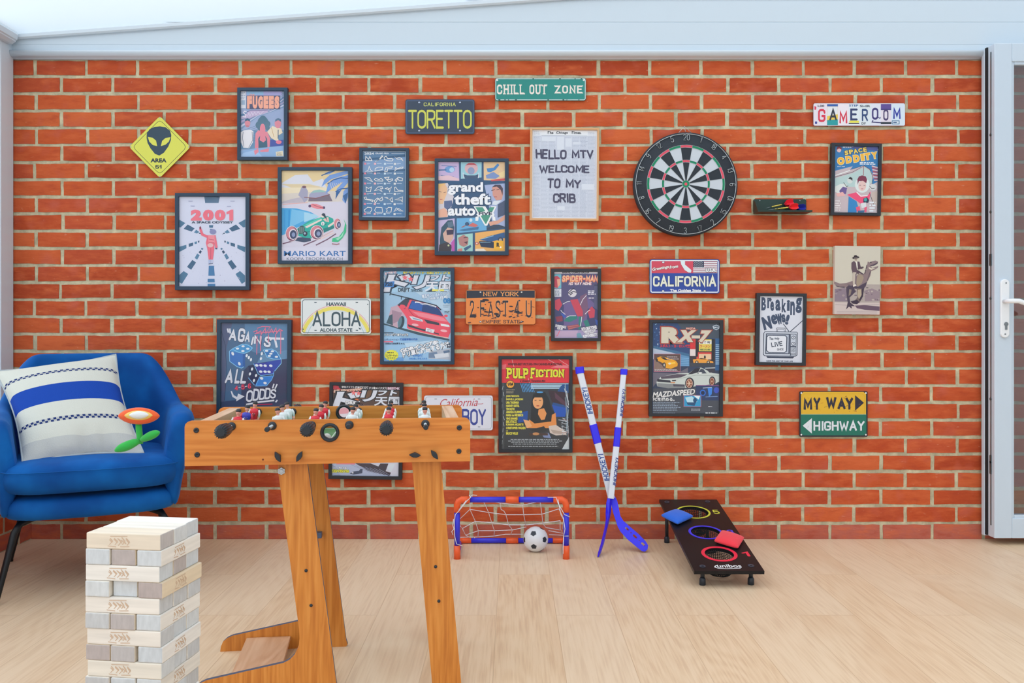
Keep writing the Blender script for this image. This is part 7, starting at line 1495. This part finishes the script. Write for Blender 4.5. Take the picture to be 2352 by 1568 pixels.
gp(M_OR, [(xm - .026, YR, .0125), (xm + .026, YR, .0125)], rG*1.08, 'rear_joint'); gp(M_BP, [(rl_ + .05, YR, .0125), (xm - .026, YR, .0125)], rG*.95, 'rear_bar'); gp(M_BP, [(xm + .026, YR, .0125), (rr_ - .05, YR, .0125)], rG*.95, 'rear_bar')
mb = MB(); k = 480/2352
def nt_(u, v): return at(1010 + u*k, 1100 + v*k, YG + .02 + (YR - YG - .02)*max(0, min(1, (v - 240)/400)))
for ln in ([(345,240),(340,340),(400,475),(435,580),(430,650)], [(490,245),(550,375),(585,490),(615,580),(610,640)], [(560,245),(680,270),(925,295),(1090,258)], [(680,270),(690,340),(725,362),(745,400),(775,515),(820,570),(800,620)], [(935,300),(945,400),(970,520)], [(1130,255),(1150,395),(1160,500),(1195,545),(1350,572)],
           [(225,450),(340,340),(550,375),(745,400),(945,400),(1150,395),(1340,335)], [(230,525),(255,555),(400,475),(585,490),(775,515),(985,515),(1160,495),(1355,468)], [(255,555),(290,630),(435,580),(615,580),(820,572),(975,538)], [(1340,335),(1395,440),(1385,560)], [(1355,468),(1355,560),(1380,600)], [(230,655),(430,650),(620,640),(740,620),(940,620)], [(1225,580),(1390,610)], [(1230,625),(1400,632)], [(230,715),(320,680),(345,690),(380,690),(395,655)], [(290,630),(330,650)]):
    mb.tube([nt_(*p) for p in ln], .0015, 6)
def nf_(u, v, d=-.014): return at(1010 + u*k, 1100 + v*k, YG + d)
for ln in ([(330,178),(350,205),(310,240),(230,340),(175,400),(165,470),(168,640),(190,730),(260,752)], [(420,182),(370,178),(335,205)], [(155,450),(148,520),(160,560),(135,590),(150,628)], [(1215,205),(1310,205),(1330,270),(1405,400),(1465,425)], [(1330,230),(1365,400),(1390,450)], [(1390,430),(1410,560),(1395,640),(1450,640)], [(1395,640),(1388,780),(1390,840)], [(300,240),(215,345)]):
    mb.tube([nf_(*p) for p in ln], .0015, 6)
mb.build('net', mat('white_string', '#e8eaf2', .8), gl)
# football: white with dark pentagons
rb = .0512; cb_ = Vector((at(1230.5, 1232, 3.60).x, 3.60, rb)); mb = MB()
ph = (1 + 5**.5)/2; ico = [Vector(v).normalized() for v in [(0, a, b*ph) for a in (1, -1) for b in (1, -1)] + [(a, b*ph, 0) for a in (1, -1) for b in (1, -1)] + [(b*ph, 0, a) for a in (1, -1) for b in (1, -1)]]
# turn the solid so that three pentagons face the camera as in the photo
i0 = ico[0]; i1 = min((v for v in ico if v != i0), key=lambda v: (v - i0).length)
def basis(a, b): a = a.normalized(); c = a.cross(b).normalized(); return Matrix((a, c.cross(a), c)).transposed()
T1, T2 = Vector((-.21, -.74, .64)), Vector((.76, -.64, .06)); Rm = basis(T1, T2) @ basis(i0, i1).inverted()
ico = [Rm @ v for v in ico]
bm = bmesh.new(); bmesh.ops.create_icosphere(bm, subdivisions=6, radius=1)
pent = []
for c in ico:
    nb = sorted((v for v in ico if v != c), key=lambda v: (v - c).length)[:5]; pent.append((c, [(n_ - c*n_.dot(c)).normalized() for n_ in nb]))
for f in bm.faces:
    p = f.calc_center_median().normalized(); best = max(pent, key=lambda t_: t_[0].dot(p)); d = p - best[0]*p.dot(best[0]); md = max(d.dot(n_) for n_ in best[1]) if d.length > 0 else 0
    mdm = max(d.dot((best[1][a] + best[1][b]).normalized()) for a in range(5) for b in range(a) if best[1][a].dot(best[1][b]) > .2)
    f.material_index = 1 if mdm < .205 else 0; f.smooth = True
bm.transform(Matrix.Scale(rb, 4)); me = bpy.data.meshes.new('football'); bm.to_mesh(me); bm.free(); me.materials.append(mat('white_vinyl', '#e4e8ee', .4)); me.materials.append(mat('dark_vinyl', '#2a323e', .4))
o = bpy.data.objects.new('football', me); o.location = cb_; COL.objects.link(o); tag(o, 'small white football with dark pentagons in front of the toy goal', 'football')

# ------------------------------------------------------------------ crossed hockey sticks
M_WS = mat('white_shaft', '#dde3ee', .35); M_BS = mat('vivid_blue_plastic', '#2c20ee', .35); M_TX = mat_attr('stick_lettering', .5)
hs = 480/1568
def hp(u, v, Y): return at(1300 + u*hs, 820 + v*hs, Y)
def stick(label, segs, txt, blade, w=.0155, t=.009):
    tg = thing('hockey_stick', label, 'hockey stick', segs[-1][1], 0, 'crossed toy hockey sticks'); parts = {}
    for nme, a, b, m, g in segs:
        d = (b - a).normalized(); sdir = d.cross(Vector((0, 1, 0))).normalized(); f_ = sdir.cross(d).normalized(); mb = MB()
        mb.loft([[p + sdir*(cx*w*g) + f_*(cy*t*g) for cx, cy in ((-1, -.45), (-.8, -1), (.8, -1), (1, -.45), (1, .45), (.8, 1), (-.8, 1), (-1, .45))] for p in (a, b)], sm=False); parts.setdefault(nme, []).append((mb.build(nme, m, tg, bevel=.001), a, b, d, sdir, f_))
    return tg, parts
def stick_text(part, txt, f0, f1, h, side=0, col='#2a4f9a'):
    o_, a, b, d, sdir, f_ = part; V, Fc = strokes(txt, .17, .24); bx0, bx1 = min(p[0] for p in V), max(p[0] for p in V); mb = MB()
    n_ = -f_ if f_.y > 0 else f_
    L0 = a.lerp(b, f1); L1 = a.lerp(b, f0); sd = sdir if sdir.x < 0 else -sdir
    vs_ = []
    for x, y, ly in V:
        q = (x - bx0)/(bx1 - bx0); base = L0.lerp(L1, q) + n_*(.0094 + ly*2e-5)
        vs_.append(base + sd*((y - .5)*h*2 + side) + (L1 - L0).normalized()*(y - .5)*.004)
    mb.add(vs_, Fc, col); mb.build('lettering', M_TX, o_, rec=False)
Yt, Yc1, Yc2 = 3.775, 3.715, 3.685
def yl(v, Yb_): return Yt + (Yb_ - Yt)*(v - 95)/(1045 - 95)
S1 = [('end_cap', hp(100, 73, yl(73, Yc1)), hp(106, 122, yl(122, Yc1)), M_BS, 1.2), ('shaft', hp(107, 120, yl(120, Yc1)), hp(205, 510, yl(510, Yc1)), M_WS, .95), ('sleeve', hp(203, 505, yl(505, Yc1)), hp(238, 645, yl(645, Yc1)), M_BS, 1.08), ('shaft', hp(237, 643, yl(643, Yc1)), hp(342, 1060, yl(1060, Yc1)), M_WS, .95)]
tg1, p1 = stick('blue and white toy hockey stick with its slotted blade out to the right', S1, '', None)
mb = MB(); bl = [(338,1050),(366,1040),(384,1075),(398,1140),(408,1192),(432,1230),(482,1274),(546,1328),(600,1384),(617,1412),(612,1440),(594,1458),(570,1455),(540,1432),(460,1365),(410,1310),(390,1275),(372,1220),(355,1170),(342,1110)]
ol = [(u, -v) for u, v in bl]
def slot(cx, cy, l, w_, an): c_, s2 = math.cos(R(an)), math.sin(R(an)); return [(cx + (x*c_ + y*s2), -(cy + (x*s2 - y*c_))) for x, y in rrect(-l, -w_, l, w_, w_*.95, 3)]
holes = [slot(458, 1288, 17, 7, 42), slot(487, 1316, 5, 5, 0), slot(518, 1345, 20, 8, 43), slot(549, 1375, 5, 5, 0), slot(579, 1403, 18, 8, 44)]
Yblade = lambda v: Yc1 + (3.575 - Yc1)*max(0, min(1, (v - 1050)/400))
slab(mb, ol, holes, lambda a, b, d: hp(a, -b, Yblade(-b)) + Vector((0, d, 0)), .010); mb.build('blade', M_BS, tg1)
for part, f0, f1 in ((p1['shaft'][0], .28, .78), (p1['shaft'][1], .20, .68)): stick_text(part, 'IHOCKEYI', f0, f1, .0115)
S2 = [('end_cap', hp(435, 90, yl(90, Yc2)), hp(433, 133, yl(133, Yc2)), M_BS, .98), ('shaft', hp(432, 130, yl(130, Yc2)), hp(391, 530, yl(530, Yc2)), M_WS, .78), ('sleeve', hp(391, 527, yl(527, Yc2)), hp(378, 672, yl(672, Yc2)), M_BS, .9), ('shaft', hp(378, 670, yl(670, Yc2)), hp(336, 1060, yl(1060, Yc2)), M_WS, .85)]
tg2, p2 = stick('blue and white toy hockey stick crossing in front, blade seen edge-on', S2, '', None)
lp = []
for u, v, hw, Y, dep in ((327,1050,17,Yc2,.012), (322,1090,22,3.68,.020), (317,1170,22,3.67,.030), (312,1220,15,3.66,.034), (298,1290,12,3.63,.036), (272,1400,13,3.57,.036), (250,1470,12,3.53,.034), (241,1500,7,3.505,.022)):
    lp.append([hp(u - hw, v, Y), hp(u + hw*.2, v, Y - dep*.5), hp(u + hw, v, Y + dep*.3), hp(u + hw*.1, v, Y + dep)])
mb = MB(); mb.loft(lp, sm=False); zmin = min(p.z for p in mb.v)
for p in mb.v:
    if p.z < 0: p.z = 0
mb.build('blade', M_BS, tg2, bevel=.003)
for part, f0, f1 in ((p2['shaft'][0], .28, .78), (p2['shaft'][1], .22, .74)): stick_text(part, 'IHOCKEYI', f0, f1, .007, -.008, '#2a3f8a')

# ------------------------------------------------------------------ bean bag toss board
YN, YF = 3.09, 3.775; NL_, NR_ = at(1594.5, 1312, YN), at(1756, 1310, YN); FL_, FR_ = at(1513, 1147, YF), at(1648, 1146.5, YF)
O_ = Vector((NL_.x, YN, (NL_.z + NR_.z)/2)); V_ = Vector(((FL_.x - NL_.x)*.6 + (FR_.x - NR_.x)*.4, YF - YN, (FL_.z + FR_.z)/2 - O_.z)); U_ = Vector((NR_.x - NL_.x, 0, 0)); W_b = U_.length; L_b = V_.length
u_, v_ = U_.normalized(), V_.normalized(); n_b = u_.cross(v_)
def BP(a, b, d=0): return O_ + u_*a + v_*b + n_b*d
def bpx(x, y): p = on_plane(x, y, O_, n_b) - O_; return (p.dot(u_), p.dot(v_))
bd = thing('toss_game_board', 'black bean bag toss board with three ringed holes', 'toss game board', BP(W_b/2, L_b/2, 0).to_tuple()[:2] + (0,))
hol = [(bpx(1596, 1175.5), .0700, .0615, '#cfd24a'), (bpx(1623, 1222), .0665, .0565, '#3a3ae0'), (bpx(1653, 1271.5), .0655, .0525, '#ee2f4c')]
mb = MB(); slab(mb, [(0, 0), (W_b, 0), (W_b, L_b), (0, L_b)], [circle(c[0], c[1], r1, 48) for c, r0, r1, cc in hol], lambda a, b, d: BP(a, b, d), -.012)
M_BB = mat('black_board', '#151519', .4, spec=.3, noise=(3, .35)); mb.build('board', M_BB, bd)
for c, r0, r1, cc in hol:
    mb = MB(); n = 64; mb.add([BP(c[0] + r*math.cos(2*math.pi*i/n), c[1] + r*math.sin(2*math.pi*i/n), d) for r, d in ((r1 + .0005, .0002), (r1 + .0005, .0012), (r0, .0012), (r0, .0002)) for i in range(n)], [(k_*n + i, k_*n + (i+1) % n, (k_+1)*n + (i+1) % n, (k_+1)*n + i) for k_ in range(3) for i in range(n)], cc)
    mb.build('hole_ring', M_PAINT, bd)
M_NET = mat('black_mesh', '#101214', .7)
for (c, r0, r1, cc), dep in zip(hol, (.075, .06, .062)):
    mb = MB(); n = 40; lv = 14
    lps = []
    for i in range(lv + 1):
        f = i/lv; r = r1*(1.0 - .16*f) if f < .75 else r1*(.88 - (f - .75)*2.6); d = -dep*min(1, f/.8)
        lps.append([BP(c[0], c[1], 0) + u_*(r*math.cos(2*math.pi*(j + .5*(i % 2))/n)) + v_*(r*math.sin(2*math.pi*(j + .5*(i % 2))/n)) + Vector((0, 0, d - .006)) for j in range(n)])
    mb.loft(lps, sm=False, cap=False); o = mb.build('mesh_bag', M_NET, bd)
    wfm = o.modifiers.new('wire', 'WIREFRAME'); wfm.thickness = .0024; wfm.use_replace = True
a_c = lambda x, y: bpx(x, y)
for k_, (x, y) in enumerate(((1536, 1152.5), (1629, 1151), (1614, 1300), (1725, 1298))):
    c = a_c(x, y); tp = BP(c[0], c[1], -.012); far_ = k_ < 2
    sc2 = MB(); n = 24; sc2.add([BP(c[0] + r*math.cos(2*math.pi*i/n), c[1] + r*math.sin(2*math.pi*i/n), d) for r, d in ((.011, .0001), (.011, .0014), (.006, .0016), (.005, .0006)) for i in range(n)], [(q_*n + i, q_*n + (i+1) % n, (q_+1)*n + (i+1) % n, (q_+1)*n + i) for q_ in range(3) for i in range(n)]); sc2.build('leg_socket', mat('socket_%d' % k_, '#3a4250', .4), bd)
    mb = MB(); mb.tube([tp, Vector((tp.x, tp.y, .026))], .0075, 14); lg = mb.build('leg', M_KN, bd)
    mb = MB(); mb.lathe((tp.x, tp.y, 0), [(0, .0105), (.002, .0118), (.022, .0112), (.026, .0085), (.028, .0076)], (0, 0, 1), 20); mb.build('rubber_foot', M_KN, lg)
def btext(txt, u0, v0, u1, v1, col, **kw):
    V, Fc = strokes(txt, **kw); bx0, bx1 = min(p[0] for p in V), max(p[0] for p in V); by0, by1 = min(p[1] for p in V), max(p[1] for p in V)
    mb = MB(); mb.add([BP(u0 + (x - bx0)/(bx1 - bx0)*(u1 - u0), v0 + (y - by0)/(by1 - by0)*(v1 - v0), .0003 + ly*2e-5) for x, y, ly in V], Fc, col); return mb
for tx, c, cc in (('5', (1648, 1174.5), '#cfd24a'), ('3', (1680.5, 1221), '#4a44e0'), ('1', (1713, 1271), '#ee2f4c')):
    p = a_c(*c); btext(tx, p[0] - .0135, p[1] - .022, p[0] + .0135, p[1] + .022, cc, wgt=.15).build('numeral', M_PAINT, bd, rec=False)
p0, p1_ = a_c(1649, 1303), a_c(1700, 1295)
mb = MB(); V, Fc = glyphs('unibos', .018); bx0, bx1 = min(p[0] for p in V), max(p[0] for p in V); by0, by1 = min(p[1] for p in V), max(p[1] for p in V)
mb.add([BP(p0[0] + (x - bx0)/(bx1 - bx0)*(p1_[0] - p0[0]), p0[1] + (y - by0)/(by1 - by0)*(p1_[1] - p0[1]), .0003) for x, y in V], Fc, '#eef0f2')
sw = [a_c(x, y) for x, y in ((1649, 1297), (1643, 1299.5), (1642, 1302), (1650, 1304.5), (1670, 1305.5), (1701, 1304))]
for q_ in ribbon(sw, .0022): mb.add([BP(x, y, .0004) for x, y in q_], [list(range(len(q_)))], '#eef0f2')
mb.build('lettering', M_PAINT, bd, rec=False)
def bag(label, corners, col, nme):
    C = [BP(*bpx(x, y), .002) for x, y in corners]; t_ = thing('bean_bag', label, 'bean bag', (C[0] + C[1] + C[2] + C[3])/4, 0, 'bean bags on the toss board'); mb = MB(); N = 12; h = .022
    for side in (1, -1):
        mb.add([C[0].lerp(C[1], i/N).lerp(C[3].lerp(C[2], i/N), j/N) + n_b*((.013 if side > 0 else .0) + .0 + side*(0 if side < 0 else h*.62*((4*(i/N)*(1-i/N))*(4*(j/N)*(1-j/N)))**.45) + (.006 if side < 0 else 0)*((4*(i/N)*(1-i/N))*(4*(j/N)*(1-j/N)) < .01)) for j in range(N+1) for i in range(N+1)], [(j*(N+1)+i, j*(N+1)+i+1, (j+1)*(N+1)+i+1, (j+1)*(N+1)+i) for j in range(N) for i in range(N)])
    # side band
    edge = [(i, 0) for i in range(N)] + [(N, j) for j in range(N)] + [(N - i, N) for i in range(N)] + [(0, N - j) for j in range(N)]
    b0 = 0; n2 = (N+1)**2
    mb.f += [[a[1]*(N+1) + a[0], c[1]*(N+1) + c[0], n2 + c[1]*(N+1) + c[0], n2 + a[1]*(N+1) + a[0]] for a, c in zip(edge, edge[1:] + edge[:1])]; k_ = len(edge); mb.c += [None]*k_; mb.m += [0]*k_; mb.sm += [True]*k_
    mb.build('bag', mat(nme, col, .9, sheen=.2, bump=(180, .3)), t_, sub=1, smooth=True)
bag('blue bean bag overlapping the yellow ring of the toss board', [(1521, 1189), (1559, 1209), (1596, 1191), (1557, 1176)], '#1f66d8', 'blue_cotton')
bag('red bean bag between the middle and near rings of the toss board', [(1641, 1248), (1696, 1264), (1711, 1240), (1659, 1224)], '#f03a48', 'red_cotton')
